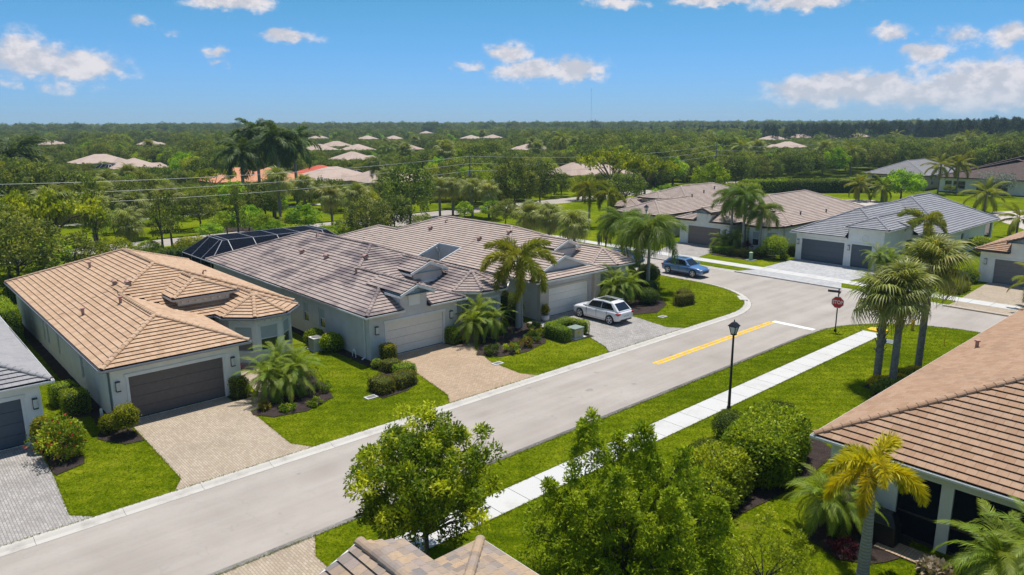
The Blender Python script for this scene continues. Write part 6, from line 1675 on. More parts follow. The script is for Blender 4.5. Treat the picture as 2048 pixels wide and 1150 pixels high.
# ------------------------------------------------------------------ power line
PY = 97.0
def pole(label, x, y, h=9.9):
    t = thing('utility_pole', label, 'utility pole', (x, y, 0)); mb = MB(); mb.tube([(0,0,-.2),(0,0,h)], [.17,.11], 10); mb.build('shaft', M['wood'], t)
    for z in (9.4, 8.2, 7.0):
        b = MB(); b.bar((0,0,z-.1),(0,-.42,z),.05,.05); b.build('bracket', M['wire'], t); b = MB(); b.lathe((0,-.42,z), [(.05,-.05),(.075,0),(.05,.05),(.06,.09)], 8); b.build('insulator', M['wire'], t)
    b = MB(); b.lathe((.0,.32,6.3), [(.2,0),(.2,.75),(.12,.8)], 10); b.build('transformer_can', M['wire'], t)
PX = [-7, 78, 157, 236]
pole('wooden utility pole with transformer behind the taupe roof', PX[1], PY); pole('wooden utility pole beyond the farthest tan roof', PX[2], PY+3); pole('distant utility pole above the white house', PX[3], PY+6)
wi = 0
for k, z in enumerate((9.45, 8.25, 7.05)):
    pts = []
    for i in range(3):
        x0, x1 = PX[i], PX[i+1]
        for j in range(16): q = j/16; pts.append((x0+(x1-x0)*q, PY-.42+3*max(0,(i-1+q)), z+.1-1.25*4*q*(1-q)))
    mb = MB(); mb.tube(pts, .022, 4); tag(mb.build('power_line', M['wire']), ('top','middle','bottom')[k]+' power line strung between the utility poles', 'power line')
d = dirof(1182, 245); ms = thing('radio_mast', 'thin radio mast rising above the horizon', 'mast', (d[0]*1500, d[1]*1500, 0))
mb = MB()
for k in range(3):
    a = 2*PI*k/3; mb.tube([(.5*math.cos(a),.5*math.sin(a),-1),(.5*math.cos(a),.5*math.sin(a),80)], .09, 4)
mb.build('lattice', M['wire'], ms)
for z in (20,40,60,78):
    mb = MB(); mb.lathe((0,0,z), [(.7,0),(.7,.6)], 6); mb.build('platform', M['wire'], ms)
# ------------------------------------------------------------------ back gardens and the green belt
# templates shared by many trees
TPL = {}
def tpl(key, mat, rx, rz, nc, nl, leaf, seed, **k):
    me, C, R = crown_mesh('crown', M[mat], rx, rx, rz, nc, nl, leaf, seed, **k)
    tm = limbs_mesh('trunk', M['bark'], k.pop('fork', rz*.9) if False else rz*.9, C, .16, seed, 10, (0,0), rz*1.45)
    TPL[key] = (me, tm, rz*1.45, rx, rz)
tpl('oak', 'leaf_oak', 4.2, 3.2, 110, 48, .36, 201, asp=.6, rc=(.13,.24), tip=.7)
tpl('oak2', 'leaf_oak', 3.8, 3.6, 105, 48, .35, 202, asp=.6, rc=(.13,.24), tip=.7)
tpl('olive', 'leaf_olive', 4.0, 3.3, 110, 48, .33, 203, asp=.55, rc=(.12,.23), tip=.75)
tpl('lime', 'leaf_lime', 3.6, 2.8, 95, 48, .33, 204, asp=.55, rc=(.13,.24), tip=.75)
tpl('bright', 'leaf_bright', 3.4, 3.0, 95, 48, .33, 205, asp=.55, rc=(.13,.24), tip=.75)
tpl('flat', 'leaf_lime', 4.6, 2.2, 60, 60, .30, 206, asp=.5, rc=(.16,.28), tip=.75, shape='umbrella', flat=.4)
tpl('pine', 'leaf_pine', 2.6, 5.0, 60, 45, .5, 207, asp=.25, rc=(.18,.30), shape='cone')
tpl('slim', 'leaf_olive', 1.5, 2.4, 36, 40, .26, 208, asp=.4, rc=(.22,.4), shape='cone', tip=.75)
NTREE = 0
def tree(kind, x, y, sc, label, group=None, sz=1.0, z=-.05, name='tree'):
    me, tm, zc, rx, rz = TPL[kind]; global NTREE; NTREE += 1
    t = thing(name, label, 'tree', (x, y, z), (NTREE*2.3999) % 6.28, group); t.scale = (sc, sc, sc*sz)
    obj('crown', me, t, None, (0,0,zc)); obj('trunk', tm, t); return t
# far palms: one crown mesh each
def far_crown(kind, n, elev, sc, seed):
    rng = random.Random(seed); V, Q, T, A = [], [], [], []
    for i in range(n):
        f = i/(n-1); el = elev[0]+(elev[1]-elev[0])*f+rng.uniform(-8,8); me = FR[kind, rng.randrange(3)]
        mt = Euler((rng.uniform(-.25,.25), -rad(el), i*2.39996+rng.uniform(-.2,.2))).to_matrix().to_4x4() @ Matrix.Scale(sc*rng.uniform(.85,1.1), 4)
        nv = len(me.vertices); co = np.empty(nv*3, dtype=np.float32); me.vertices.foreach_get('co', co); co = co.reshape(-1,3)
        R_ = np.array(mt.to_3x3()); b = sum(len(v) for v in V); V.append(co @ R_.T)
        for p in me.polygons:
            (Q if len(p.vertices) == 4 else T).append([b+q for q in p.vertices])
        a = np.empty(nv, dtype=np.float32); me.attributes['tint'].data.foreach_get('value', a); A.append(a)
    m2 = np_mesh('crown', np.concatenate(V), Q, T, attr=np.concatenate(A)); m2.materials.append(FR[kind,0].materials[0]); return m2
FC = {'sabal': far_crown('sabal', 24, (80,-55), 1.05, 1), 'coco': far_crown('coco', 16, (75,-35), 1.0, 2), 'royal': far_crown('royal', 15, (72,-30), 1.0, 3), 'queen': far_crown('queen', 15, (72,-42), 1.0, 4)}
FTR = {}
def far_palm(kind, x, y, h, sc, label, group=None, name='palm_tree'):
    t = thing(name, label, 'palm tree', (x, y, -.05), random.Random(int(x*13+y*7)).uniform(0,6.28), group)
    k = 'royal' if kind == 'royal' else 'p'
    if k not in FTR: FTR[k] = trunk_mesh(1.0, .30 if k == 'royal' else .18, .2 if k == 'royal' else .13, M['bark_pale' if k == 'royal' else 'bark_grey'], (0,0), 6)
    obj('trunk', FTR[k], t, None, None, None, (sc, sc, h)); obj('crown', FC[kind], t, None, (0,0,h), None, sc); return t

# palms that can be told apart
def P0(px, py): return gp(px, py)
for i, (px, py, top, lab) in enumerate(((880,432,375,'sabal palm at the left end of the row behind the taupe roof'),(906,430,368,'second sabal palm from the left in the row behind the taupe roof'),(945,433,372,'third sabal palm in the row behind the taupe roof'),(978,436,385,'yellowing sabal palm at the right end of the row behind the taupe roof'))):
    x, y = P0(px, py); palm(lab, x, y, 4.6-.3*(i == 3), 'sabal', 20, (80,-55), SAB, 'sabal_palm', 1.15, 20+i, None, False, old=.25)
for i, (px, py, h, lab) in enumerate(((125,532,6.8,'tall sabal palm with pale trunk behind the tan roof, left'),(195,512,5.6,'slim palm right of the tall pale-trunked sabal'),(262,505,3.4,'low bright sabal palm rising behind the tan ridge'),(563,462,7.0,'large grey-green sabal palm in front of the royal palms'),(665,452,4.3,'bushy sabal palm right of the large grey-green one'),(716,462,4.9,'round sabal palm with booted trunk behind the mauve roof'),(760,470,2.6,'low pale sabal palm behind the taupe roof ridge'))):
    x, y = P0(px, py); palm(lab, x, y, h, 'sabal', 22, (80,-58), SABB, 'sabal_palm', 1.25, 30+i, None, False, old=.3)
for i, (px, py, h, lab) in enumerate(((1060,472,2.8,'short bushy sabal palm left of the walkers'),(1098,478,2.9,'short bushy sabal palm, middle of three left of the walkers'),(1148,492,2.6,'short sabal palm with orange skirt nearest the walkers'))):
    x, y = P0(px, py); palm(lab, x, y, h, 'sabal', 26, (80,-60), SAB, 'sabal_palm', 1.25, 40+i, None, False, old=.3)
for i, (px, py, h, lab) in enumerate(((1178,452,5.0,'foxtail palm with golden fronds beside the farthest tan roof'),(1215,455,4.2,'second foxtail palm beside the farthest tan roof'))):
    x, y = P0(px, py); palm(lab, x, y, h, 'fox', 10, (68,-30), FOX, 'foxtail_palm', 1.2, 45+i)
for i, (px, py, h, lab) in enumerate(((490,415,9.3,'royal palm with pale leaning trunk, left of the tall group'),(522,402,12.6,'tallest royal palm in the group above the horizon'),(563,412,11.6,'royal palm with pale trunk in the centre of the tall group'),(596,408,10.8,'royal palm at the right of the tall group'),(550,398,11.0,'royal palm at the back of the tall group'))):
    x, y = P0(px, py); palm(lab, x, y, h, 'royal', 19, (78,-38), ROY, 'royal_palm', 1.3, 50+i, None, True, (0,0))
x, y = P0(40, 395); far_palm('royal', x, y, 9.0, 1.9, 'broad royal palm at the far left edge above the oaks', name='royal_palm')
x, y = P0(15, 392); far_palm('royal', x, y, 8.0, 1.7, 'second royal palm cut by the left frame edge', name='royal_palm')
for i, (px, py, h, sc, lab) in enumerate(((1717,402,3.2,1.0,'coconut palm on the sandy bank behind the white house, left'),(1762,404,2.8,.95,'coconut palm on the sandy bank, right of the first'),(1968,425,3.2,1.1,'coconut palm with gold fronds behind the white house roof end'),(2032,475,2.6,.85,'small coconut palm on the sand at the right edge'),(1875,388,6.0,1.0,'slender coconut palm before the far slate roof'),(1912,388,6.2,1.0,'slender coconut palm before the chestnut roof, right of the first'))):
    x, y = P0(px, py); far_palm('coco', x, y, h, sc, lab, name='coconut_palm')
for i, (px, py, h, lab) in enumerate(((1125,330,9.5,'tall coconut palm with a long bare trunk in the green belt'),(1210,330,8.0,'gold coconut palm in the middle of the green belt'),(1240,325,7.5,'second gold coconut palm in the middle of the green belt'),(760,400,7.5,'small palm with drooping fronds before the pale far house'),(105,300,8,'coconut palm above the far left rooftops'),(265,292,9,'dark palm beside the far left rooftops'),(300,290,9.5,'second dark palm beside the far left rooftops'),(965,300,9.0,'palm tuft above the lime trees right of the utility pole'),(1700,350,7,'coconut palm among the trees behind the tan roofs'),(1970,340,5,'small fan palm above the chestnut roof'))):
    x, y = P0(px, py); far_palm('coco' if 'coconut' in lab else 'sabal' if 'fan' in lab or 'tuft' in lab else 'queen', x, y, h, 1.25, lab)

# individually known trees and shrubs of the middle ground
for (k, px, py, sc, sz, lab) in (('oak',820,455,.95,1.25,'dark full tree beside the back road bend'),('flat',110,540,1.2,1.6,'spreading lime tree behind the tall pale-trunked sabal'),('olive',45,590,.95,.95,'feathery olive-green tree at the left edge behind the tan roof'),
    ('lime',390,520,.55,.75,'bright green bush beside the pool cage'),('slim',328,510,.9,1.35,'slim young pine on the back lawn, left'),('slim',345,495,.85,1.35,'slim young pine on the back lawn, right'),('slim',200,520,1.0,1.6,'slim pine behind the tan roof'),('slim',480,490,.9,1.4,'slim pine on the back lawn near the agave bed'),
    ('bright',455,470,.6,.75,'bright bush left of the large grey-green sabal'),('bright',610,472,.75,.8,'bright bush hedge right of the large grey-green sabal'),('bright',500,470,.7,.8,'bright bush behind the pool cage'),('bright',690,478,.6,.6,'bright bush below the round sabal palm'),
    ('lime',1165,400,.9,.8,'lime tree beside the far road'),('flat',1220,400,1.5,1.5,'flat-topped lime poinciana left of the farthest tan roof'),('flat',1290,400,1.4,1.4,'second flat-topped poinciana behind the farthest tan roof'),('flat',385,435,1.0,1.2,'open umbrella tree on the back lawn'),('flat',430,400,1.1,1.3,'flame-flowered umbrella tree left of the royal palms'),
    ('bright',1420,400,1.0,1.0,'bright tree behind the queen palms'),('lime',730,440,.7,1.0,'yellow-green small tree between the sabal palms'),('oak',1030,420,1.0,1.1,'dark oak right of the sabal row'),('oak',1080,410,.9,1.1,'dark oak by the far road, right of the first'),('bright',1800,404,1.1,.75,'dense bright bush before the far slate roof'),('oak',1900,385,.35,.6,'small ball tree before the chestnut roof'),
    ('olive',0,420,1.1,1.0,'olive tree at the far left edge under the power lines'),
    ('bright',420,478,.5,.6,'low bright bush right of the pool cage corner'),('bright',545,480,.6,.6,'low bright bush under the grey-green sabal trunk'),('lime',580,470,.55,.7,'lime bush right of the grey-green sabal trunk'),('bright',655,484,.55,.55,'low bright bush behind the mauve roof apex'),('oak2',790,470,.7,.9,'dark bush tree left of the road bend tree'),
    ('olive',845,470,.5,.7,'small olive bush beside the sabal row'),('lime',230,520,.55,.7,'lime bush behind the tan roof ridge'),('bright',300,512,.5,.5,'low bush at the edge of the back road'),('olive',150,545,.7,.7,'olive bush behind the tan roof, under the tall sabal'),('bright',90,560,.8,.8,'bright bush left of the tall sabal trunk'),('olive',20,560,1.0,.9,'olive tree behind the left edge hedge'),
    ('oak',660,420,.8,.9,'dark tree behind the bushy sabal palm'),('oak2',620,418,.7,.9,'dark tree right of the royal palm trunks'),('oak',380,425,.8,.8,'dark tree at the edge of the back lawn'),('olive',250,440,.9,.9,'olive tree across the back road, left'),('lime',180,450,.9,.8,'lime tree across the back road, far left'),('oak',140,440,1.0,1.0,'dark oak across the back road, far left'),('oak2',60,450,1.1,1.0,'dark oak across the back road at the left edge'),
    ('olive',750,430,.7,.9,'olive tree left of the dark road bend tree'),('oak',930,415,.9,.9,'dark oak behind the sabal row'),('bright',985,440,.6,.7,'bright bush right of the sabal row'),('olive',1010,452,.6,.8,'olive bush right of the taupe ridge'),('bright',1330,425,.8,.8,'bright tree between the farthest tan roof and the wood'),('oak',1250,415,.9,.9,'dark oak behind the golden foxtails')):
    x, y = P0(px, py); tree(k, x, y, sc, lab, sz=sz)
rb = random.Random(5)
for i in range(58):
    px = rb.uniform(20, 1480) if i < 46 else rb.uniform(150, 760); py = rb.uniform(398, 452) if i < 46 else rb.uniform(455, 485); x, y = P0(px, py)
    if 95 < y < 105 or (56 < x < 72 and y < 97) or (x > 72 and y < 90) or y < 78: continue
    where = 'at the far left' if px < 180 else 'behind the tan roof' if px < 400 else 'left of the royal palms' if px < 520 else 'below the royal palms' if px < 700 else 'behind the mauve roof' if px < 860 else 'around the sabal row' if px < 1040 else 'beside the farthest tan roof'
    if rb.random() < .45:
        pk = rb.choice(['sabal','sabal','queen']); far_palm(pk, x, y, rb.uniform(3.2,5.6), rb.uniform(1.1,1.45), {'sabal':'fan palm','queen':'drooping feather palm'}[pk]+' along the back road, '+where, 'palms along the back road')
    else:
        k = rb.choice(['bright','lime','olive','oak','bright']); tree(k, x, y, rb.uniform(.45,.85), {'bright':'fresh green bushy tree','lime':'yellow-green bushy tree','olive':'olive bushy tree','oak':'dark bushy tree'}[k]+' along the back road, '+where, 'trees along the back road', rb.uniform(.7,1.0))
x, y = P0(1985, 392); big_tree('silvery leafless-looking bush before the chestnut roof', x, y, 4, 3.6, 2.3, 2.6, 'leaf_silver', 61, 60, 60, .26, .12, 1.0)
# hedges behind the houses
for i, (x0, x1, y0) in enumerate(((8,21,74.5),(38,58,78.5),(-20,7,77),(21,38,82))):
    shrub(('clipped dark hedge behind the tan-roofed house','clipped dark hedge behind the taupe roof','clipped dark hedge at the far left behind the trees','clipped dark hedge behind the pool cage')[i], (x0+x1)/2, y0, 'box', (x1-x0)/2, .8, 1.8, 'leaf_dark', 300+i, 0, 'hedge', leaf=.22, dens=60, rough=.2)
for i, (px, py, w) in enumerate(((1560,385,9),(1660,385,10),(1450,395,7))):
    x, y = P0(px, py); shrub(('green hedge before the road behind the tan roofs','dark green hedge right of the tan roofs','lime hedge behind the queen palms')[i], x, y, 'box', w, 1.2, 2.6, ('leaf_hedge','leaf_dark','leaf_lime')[i], 310+i, -.7, 'hedge', leaf=.3, dens=40, rough=.3)
for i, (px, py) in enumerate(((455,452),(480,450),(505,452),(430,455),(590,465),(640,468))):
    x, y = P0(px, py); spiky('silver agave in the gravel bed on the back lawn' if i < 4 else 'green agave clump behind the mauve roof', x, y, 1.0, 'leaf_silver' if i < 4 else 'leaf_hedge', 320+i, 50, name='agave')['group'] = 'agaves on the back lawn'
struct(sheet('planting_bed', [P0(405,462),P0(535,462),P0(545,450),P0(410,448)], .03, M['mulch'], .1))

# ------------------------------------------------------------------ far houses among the trees
def far_house(label, px, py, w, d, mat, rz=None, wall='stucco_tan', zr=5.6, cagey=False):
    x, y = gp(px, py, zr); rng = random.Random(int(px))
    t = thing('house', label, 'house', (x, y, 0), rng.choice((0, PI/2))+(YAW*0) if rz is None else rz)
    hw, hd = w/2, d/2; ze = 3.0; hp = min(hw, hd)*.98; r = MB()
    A = [(-hw,-hd,ze),(hw,-hd,ze),(hw,hd,ze),(-hw,hd,ze)]; 
    if hw > hd: B = [(-hw+hp,0,zr),(hw-hp,0,zr)]; r.add(A+B, [(0,1,5,4),(1,2,5),(2,3,4,5),(3,0,4)])
    else: B = [(0,-hd+hp,zr),(0,hd-hp,zr)]; r.add(A+B, [(1,2,5,4),(0,1,4),(3,0,4,5),(2,3,5)])
    r.build('roof', M[mat], t)
    wl_ = MB(); wl_.box(-hw+.5,hw-.5,-hd+.5,hd-.5,-.1,ze-.02); wo = wl_.build('wall', M[wall], t)
    # a gabled wing
    g = MB(); gx = rng.uniform(-.3,.3)*w
    for sg in (-1, 1):
        v = [(gx-2.4,sg*(hd+1.2),ze+.02),(gx+2.4,sg*(hd+1.2),ze+.02),(gx,sg*(hd+1.2-2),ze+1.3),(gx-2.4,sg*hd*.2,ze+.02),(gx+2.4,sg*hd*.2,ze+.02),(gx,sg*hd*.2,ze+1.3)]
        g.add(v, [(0,1,2),(0,2,5,3),(1,4,5,2)])
    g.build('wing_roof', M[mat], t)
    for sg in (-1, 1):
        wb = MB(); wb.box(gx-2,gx+2,min(sg*(hd-1),sg*(hd+.8)),max(sg*(hd-1),sg*(hd+.8)),-.1,ze); wb.build('wing_wall', M[wall], t)
        for k in (-.3, .1, .35):
            for ax in (0, 1):
                q = MB()
                if ax == 0: q.box(k*w-.7,k*w+.7,sg*(hd-.49)-.03,sg*(hd-.49)+.03,.8,2.4)
                else: q.box(sg*(hw-.49)-.03,sg*(hw-.49)+.03,k*d-.7,k*d+.7,.8,2.4)
                q.build('window', M['glass'], t)
    return t
def far_cage(label, px, py, W, D, rz, z=3.2):
    x, y = gp(px, py, z); t = thing('pool_cage', label, 'pool cage', (x, y, 0), rz); cage(t, W, D, 2.7, 4.0, 1.5, 5); return t
FH = [(200,308,17,14,'t_far','pale tan roof at the far left among oaks'),(268,316,15,13,'t_far','second pale tan roof right of the first, far left'),(105,280,16,13,'t_far','small pale roof above the far left trees'),(300,280,15,13,'t_far','pale roof beside the dark palms, far left'),
 (665,333,17,15,'t_far','large pale hip roof beside the red roof'),(640,330,14,13,'t_red','red tile roof behind the royal palms'),(540,335,14,12,'t_orange','orange roof seen between royal palm trunks'),(472,335,14,12,'t_orange','orange roof at the left of the royal palms'),(705,303,14,12,'t_far','pale roof above the large hip roof'),
 (672,282,15,12,'t_far','pale roof in the distance right of the royal palms'),(638,288,14,12,'t_far','low pale roof right of the royal palm crowns'),(715,288,13,12,'t_far','pale roof right of the distant pair'),(636,270,14,12,'t_far','far pale ridge just under the horizon, left'),(735,271,14,12,'t_far','far pale ridge under the horizon, second'),(787,271,14,12,'t_far','far pale ridge under the horizon, third'),
 (810,287,15,12,'t_far','pale roof before the dark tree line, centre'),(852,262,13,12,'t_far','tiny pale roof under the horizon at the centre'),(942,270,14,13,'t_far','pinkish roof left of the palm tuft'),(985,269,14,13,'t_far','pinkish roof right of the palm tuft'),(770,335,16,13,'t_far','pale house with drooping palm in front'),
 (1060,287,16,13,'t_far','pale roof above the sabal row'),(1145,325,11,10,'t_far','pale roof beside the tall bare-trunked palm'),(1190,325,16,12,'t_far','pale roof behind the green belt palms'),
 (1545,271,20,14,'t_far','pale roof in the right-hand distance, first'),(1600,268,24,15,'t_far','long pale roof in the right-hand distance'),(1655,269,18,14,'t_far','pale hip roof in the right-hand distance'),(1715,267,26,15,'t_far','widest pale roof in the right-hand distance'),(1575,283,18,13,'t_far','low pale roof below the right-hand row'),(1772,262,18,13,'t_far','pale roof right of the widest one'),(1825,260,20,14,'t_slate','grey roof in the right-hand distance'),(1858,267,16,12,'t_far','pale roof before the grey one on the right'),(1888,258,18,14,'t_slate','slate roof under the dark pines, right')]
for (px, py, w, d_, mt, lab) in FH: far_house(lab, px, py, w, d_, mt)
far_cage('screened pool cage before the pale roof, far left', 215, 335, 9, 7, .3); far_cage('screened pool cage before the large pale hip roof', 640, 352, 13, 8, 0); far_cage('screened pool cage beside the far green belt palms', 1185, 335, 10, 8, .2)
# two houses beyond the sandy bank
R1 = House('far house with dark slate hip roof behind the sandy bank', 176.5, 72.5, RZ); R1.add(hip(0, 13.5, 0, 24, ZE, .42)); R1.wallrun((.5,.5),(13,.5),0,ZE-.16,[(1,5.5,.1,2.6,'dark'),(7,10.5,.5,2.5,'win','white',.3,True)]); R1.wallrun((13,.5),(13,23.5),0,ZE-.16,[(4,5.5,.8,2.3,'win','white',.4,True)]); R1.wallrun((.5,23.5),(.5,.5),0,ZE-.16); R1.walls('stucco_tan'); R1.roof(M['t_slate'], 0, 'brown_trim', False)
R2 = House('far house with chestnut brown roof and white framed windows at the right', 176.0, 57.0, RZ); R2.add(hip(0, 24, 0, 22, ZE, .30)); R2.wallrun((.5,.5),(7.5,.5),0,ZE-.16,[(1.2,2.6,.7,2.4,'win','white',0,True),(2.8,5.2,.7,2.4,'win','white',0,True)]); R2.wallrun((7.5,.5),(23.5,.5),0,ZE-.16,[(.3,6,.1,2.6,'dark')]); R2.wallrun((.5,21.5),(.5,.5),0,ZE-.16); R2.wallrun((23.5,.5),(23.5,21.5),0,ZE-.16); R2.walls('stucco_cream'); R2.roof(M['t_chest'], 0, 'brown_trim', False)
R3 = House('far house with long chestnut ridge at the right edge behind the others', 205, 60.0, RZ); R3.add(hip(0, 30, 0, 26, ZE, .34)); R3.wallrun((.5,.5),(29.5,.5),0,ZE-.16); R3.wallrun((.5,25.5),(.5,.5),0,ZE-.16); R3.walls('stucco_tan'); R3.roof(M['t_chest'], 0, 'brown_trim', False)
R4 = House('far house with tan gutter and dark lanai at the right frame edge', 150.5, 33.0, RZ); R4.add(hip(0, 14, 0, 18, ZE, .35)); R4.wallrun((.5,.5),(13.5,.5),0,ZE-.16,[(.5,3.5,.1,2.6,'dark'),(4.5,6,.8,2.4,'win','white',.3,True)]); R4.wallrun((.5,17.5),(.5,.5),0,ZE-.16); R4.walls('stucco_white'); R4.roof(M['t_brown'], 0, 'brown_trim', False)

# ------------------------------------------------------------------ woods
HOUSES = [(o.location.x, o.location.y) for o in bpy.data.objects if o.parent is None and o.get('category') in ('house','pool cage')]
rng = random.Random(77)
def blocked(x, y, r):
    if 96 < y < 104.5 and x < 172: return True
    if y < 96 and x < 150: return True
    if y < 131 and y > 103 and x < 98 and not (x > 84): return True
    for hx, hy in HOUSES:
        dx, dy = x-hx, y-hy; L = math.hypot(hx, hy) or 1
        along = (dx*hx+dy*hy)/L; side = abs(-dx*hy+dy*hx)/L
        # keep roofs in view: nothing tall right in front of a house
        if side < 10 and -9 < along < 11: return True
    for (ax0, ax1, ay0, ay1) in ((150,232,22,92),(125,175,25,80)):
        if ax0 < x < ax1 and ay0 < y < ay1: return True
    return False
def room(x, y):
    """tallest tree that still lets the roofs behind it be seen over it"""
    r = math.hypot(x, y); hm = 99
    for hx, hy in HOUSES:
        L = math.hypot(hx, hy)
        if L < 120: continue
        along = (x*hx+y*hy)/L; side = abs(-x*hy+y*hx)/L
        if along < L and side < 11 and along > L*.3: hm = min(hm, 15-11.2*along/L)
    return hm
cand = []
for i in range(16000):
    r = 98*math.exp(rng.random()*math.log(1250/98)); a = YAW+rad(rng.uniform(-45,45)); x, y = r*math.cos(a), r*math.sin(a)
    cand.append((r, x, y))
grid = {}; keep = []
for r, x, y in cand:
    sp = 4.6 if r < 300 else 6.0 if r < 600 else 8.5
    k = (int(x//sp), int(y//sp))
    if any((k[0]+i, k[1]+j, sp) in grid for i in (0,) for j in (0,)) or blocked(x, y, r): continue
    grid[k[0], k[1], sp] = 1; keep.append((r, x, y))
keep.sort()
KN = {'oak':('broad dark green oak','oaks'),'oak2':('tall dark green oak','oaks'),'olive':('rounded olive-green tree','olive trees'),'lime':('yellow-green leafy tree','lime trees'),'bright':('fresh green leafy tree','fresh green trees')}
stuff_pts = []
nb = 0
LMK = [(150,'under the power lines at the left'),(420,'left of the royal palms'),(640,'behind the royal palms'),(860,'between royal palms and utility pole'),(1060,'around the utility pole'),(1260,'in the middle of the green belt'),(1480,'behind the farthest tan roof'),(1740,'behind the white house'),(2100,'at the right-hand side')]
for r, x, y in keep:
    px, py, dep = proj((x, y, 5))
    vis = dep > 0 and -40 < px < 2088
    kind = rng.choices(['oak','oak2','olive','lime','bright'], [4,3,3.4,1.3,1.5])[0]
    if 40 < x < 100 and y < 140 and r < 175: kind = rng.choice(['lime','bright','olive'])
    hm = room(x, y)
    if hm < 3.4: continue
    sc_ = min(rng.uniform(.62,1.22), hm/10.2)
    if vis and nb < 285 and r < 330:
        nb += 1; where = next(w for q, w in LMK if px < q)
        band = 'near edge of the wood' if r < 165 else 'deeper in the wood' if r < 240 else 'far back in the wood'
        tree(kind, x, y, sc_, KN[kind][0]+', '+band+', '+where, 'green belt '+KN[kind][1], rng.uniform(.85,1.12), z=-.15)
    else: stuff_pts.append((x, y, kind, min(sc_*1.05, hm/9.6)))
# scattered palms in the wood
npalm = 0
for i in range(400):
    r = 120*math.exp(rng.random()*math.log(520/120)); a = YAW+rad(rng.uniform(-37,37)); x, y = r*math.cos(a), r*math.sin(a)
    if blocked(x, y, r) or room(x, y) < 7 or npalm >= 70: continue
    npalm += 1; px, py, dep = proj((x, y, 5)); where = next(w for q, w in LMK if px < q); k = rng.choice(['sabal','sabal','coco','queen'])
    far_palm(k, x, y, rng.uniform(5.5,8.5), rng.uniform(1.1,1.5), {'sabal':'fan palm','coco':'gold feather palm','queen':'drooping feather palm'}[k]+' in the wood, '+where, 'palms in the green belt')
# distant belt up to the horizon
for i in range(5200):
    r = 900*math.exp(rng.random()*math.log(4200/900)); a = YAW+rad(rng.uniform(-44,44)); stuff_pts.append((r*math.cos(a), r*math.sin(a), rng.choice(['oak','oak2','olive']), rng.uniform(1.2,2.0)))
pine_pts = []
for i in range(900):
    t = rng.random(); px = 1180+1000*t; r = rng.uniform(520,1000)*(1.1-.25*t); d = dirof(px, 250); L = math.hypot(d[0], d[1]); pine_pts.append((d[0]/L*r, d[1]/L*r, 'pine', rng.uniform(.8,1.15)*(.72+.62*t)))

def wood(name, pts, label, kinds):
    """a far wood that reads as one mass: tree crowns instanced on its points"""
    me = bpy.data.meshes.new(name); me.from_pydata([(p[0], p[1], -.14) for p in pts], [], [])
    o = obj(name, me); tag(o, label, 'woodland', kind='stuff')
    a = me.attributes.new('k', 'INT', 'POINT'); a.data.foreach_set('value', [kinds.index(p[2]) for p in pts])
    b = me.attributes.new('s', 'FLOAT', 'POINT'); b.data.foreach_set('value', [p[3] for p in pts])
    c = me.attributes.new('r', 'FLOAT', 'POINT'); c.data.foreach_set('value', [rng.uniform(0,6.28) for p in pts])
    ng = bpy.data.node_groups.new(name, 'GeometryNodeTree'); ng.interface.new_socket('Geometry', in_out='INPUT', socket_type='NodeSocketGeometry'); ng.interface.new_socket('Geometry', in_out='OUTPUT', socket_type='NodeSocketGeometry')
    N = ng.nodes; I = N.new('NodeGroupInput'); O = N.new('NodeGroupOutput'); J = N.new('GeometryNodeJoinGeometry')
    def attr(nm, dt):
        n = N.new('GeometryNodeInputNamedAttribute'); n.data_type = dt; n.inputs[0].default_value = nm; return n.outputs[0]
    for i, k in enumerate(kinds):
        src = SRC[k]
        oi = N.new('GeometryNodeObjectInfo'); oi.transform_space = 'ORIGINAL'; oi.inputs[0].default_value = src
        tr_ = N.new('GeometryNodeTransform'); tr_.inputs['Translation'].default_value = (0, 0, TPL[k][2]); ng.links.new(oi.outputs['Geometry'], tr_.inputs[0])
        cmp_ = N.new('FunctionNodeCompare'); cmp_.data_type = 'INT'; cmp_.operation = 'EQUAL'; ng.links.new(attr('k','INT'), cmp_.inputs[2]); cmp_.inputs[3].default_value = i
        ip = N.new('GeometryNodeInstanceOnPoints'); ng.links.new(I.outputs[0], ip.inputs['Points']); ng.links.new(cmp_.outputs[0], ip.inputs['Selection']); ng.links.new(tr_.outputs[0], ip.inputs['Instance'])
        cx = N.new('ShaderNodeCombineXYZ'); ng.links.new(attr('r','FLOAT'), cx.inputs[2]); ng.links.new(cx.outputs[0], ip.inputs['Rotation']); ng.links.new(attr('s','FLOAT'), ip.inputs['Scale'])
        ng.links.new(ip.outputs[0], J.inputs[0])
    ng.links.new(J.outputs[0], O.inputs[0]); md = o.modifiers.new('g','NODES'); md.node_group = ng
    return o
SRC = {}
for o in bpy.data.objects:
    if o.name.startswith('crown') and o.parent is not None:
        for k in TPL:
            if o.data is TPL[k][0] and k not in SRC: SRC[k] = o
if 'pine' not in SRC:
    d = dirof(1990, 248); L = math.hypot(d[0], d[1]); t_ = tree('pine', d[0]/L*620, d[1]/L*620, 1.5, 'tallest dark pine of the distant pine wood on the right')
    SRC['pine'] = [c for c in t_.children if c.name.startswith('crown')][0]
wood('woodland', stuff_pts, 'dense green woodland stretching to the horizon', ['oak','oak2','olive','lime','bright'])
wood('pine_wood', pine_pts, 'dark distant pine wood along the right-hand horizon', ['pine'])
print('trees', nb, 'stuff', len(stuff_pts))

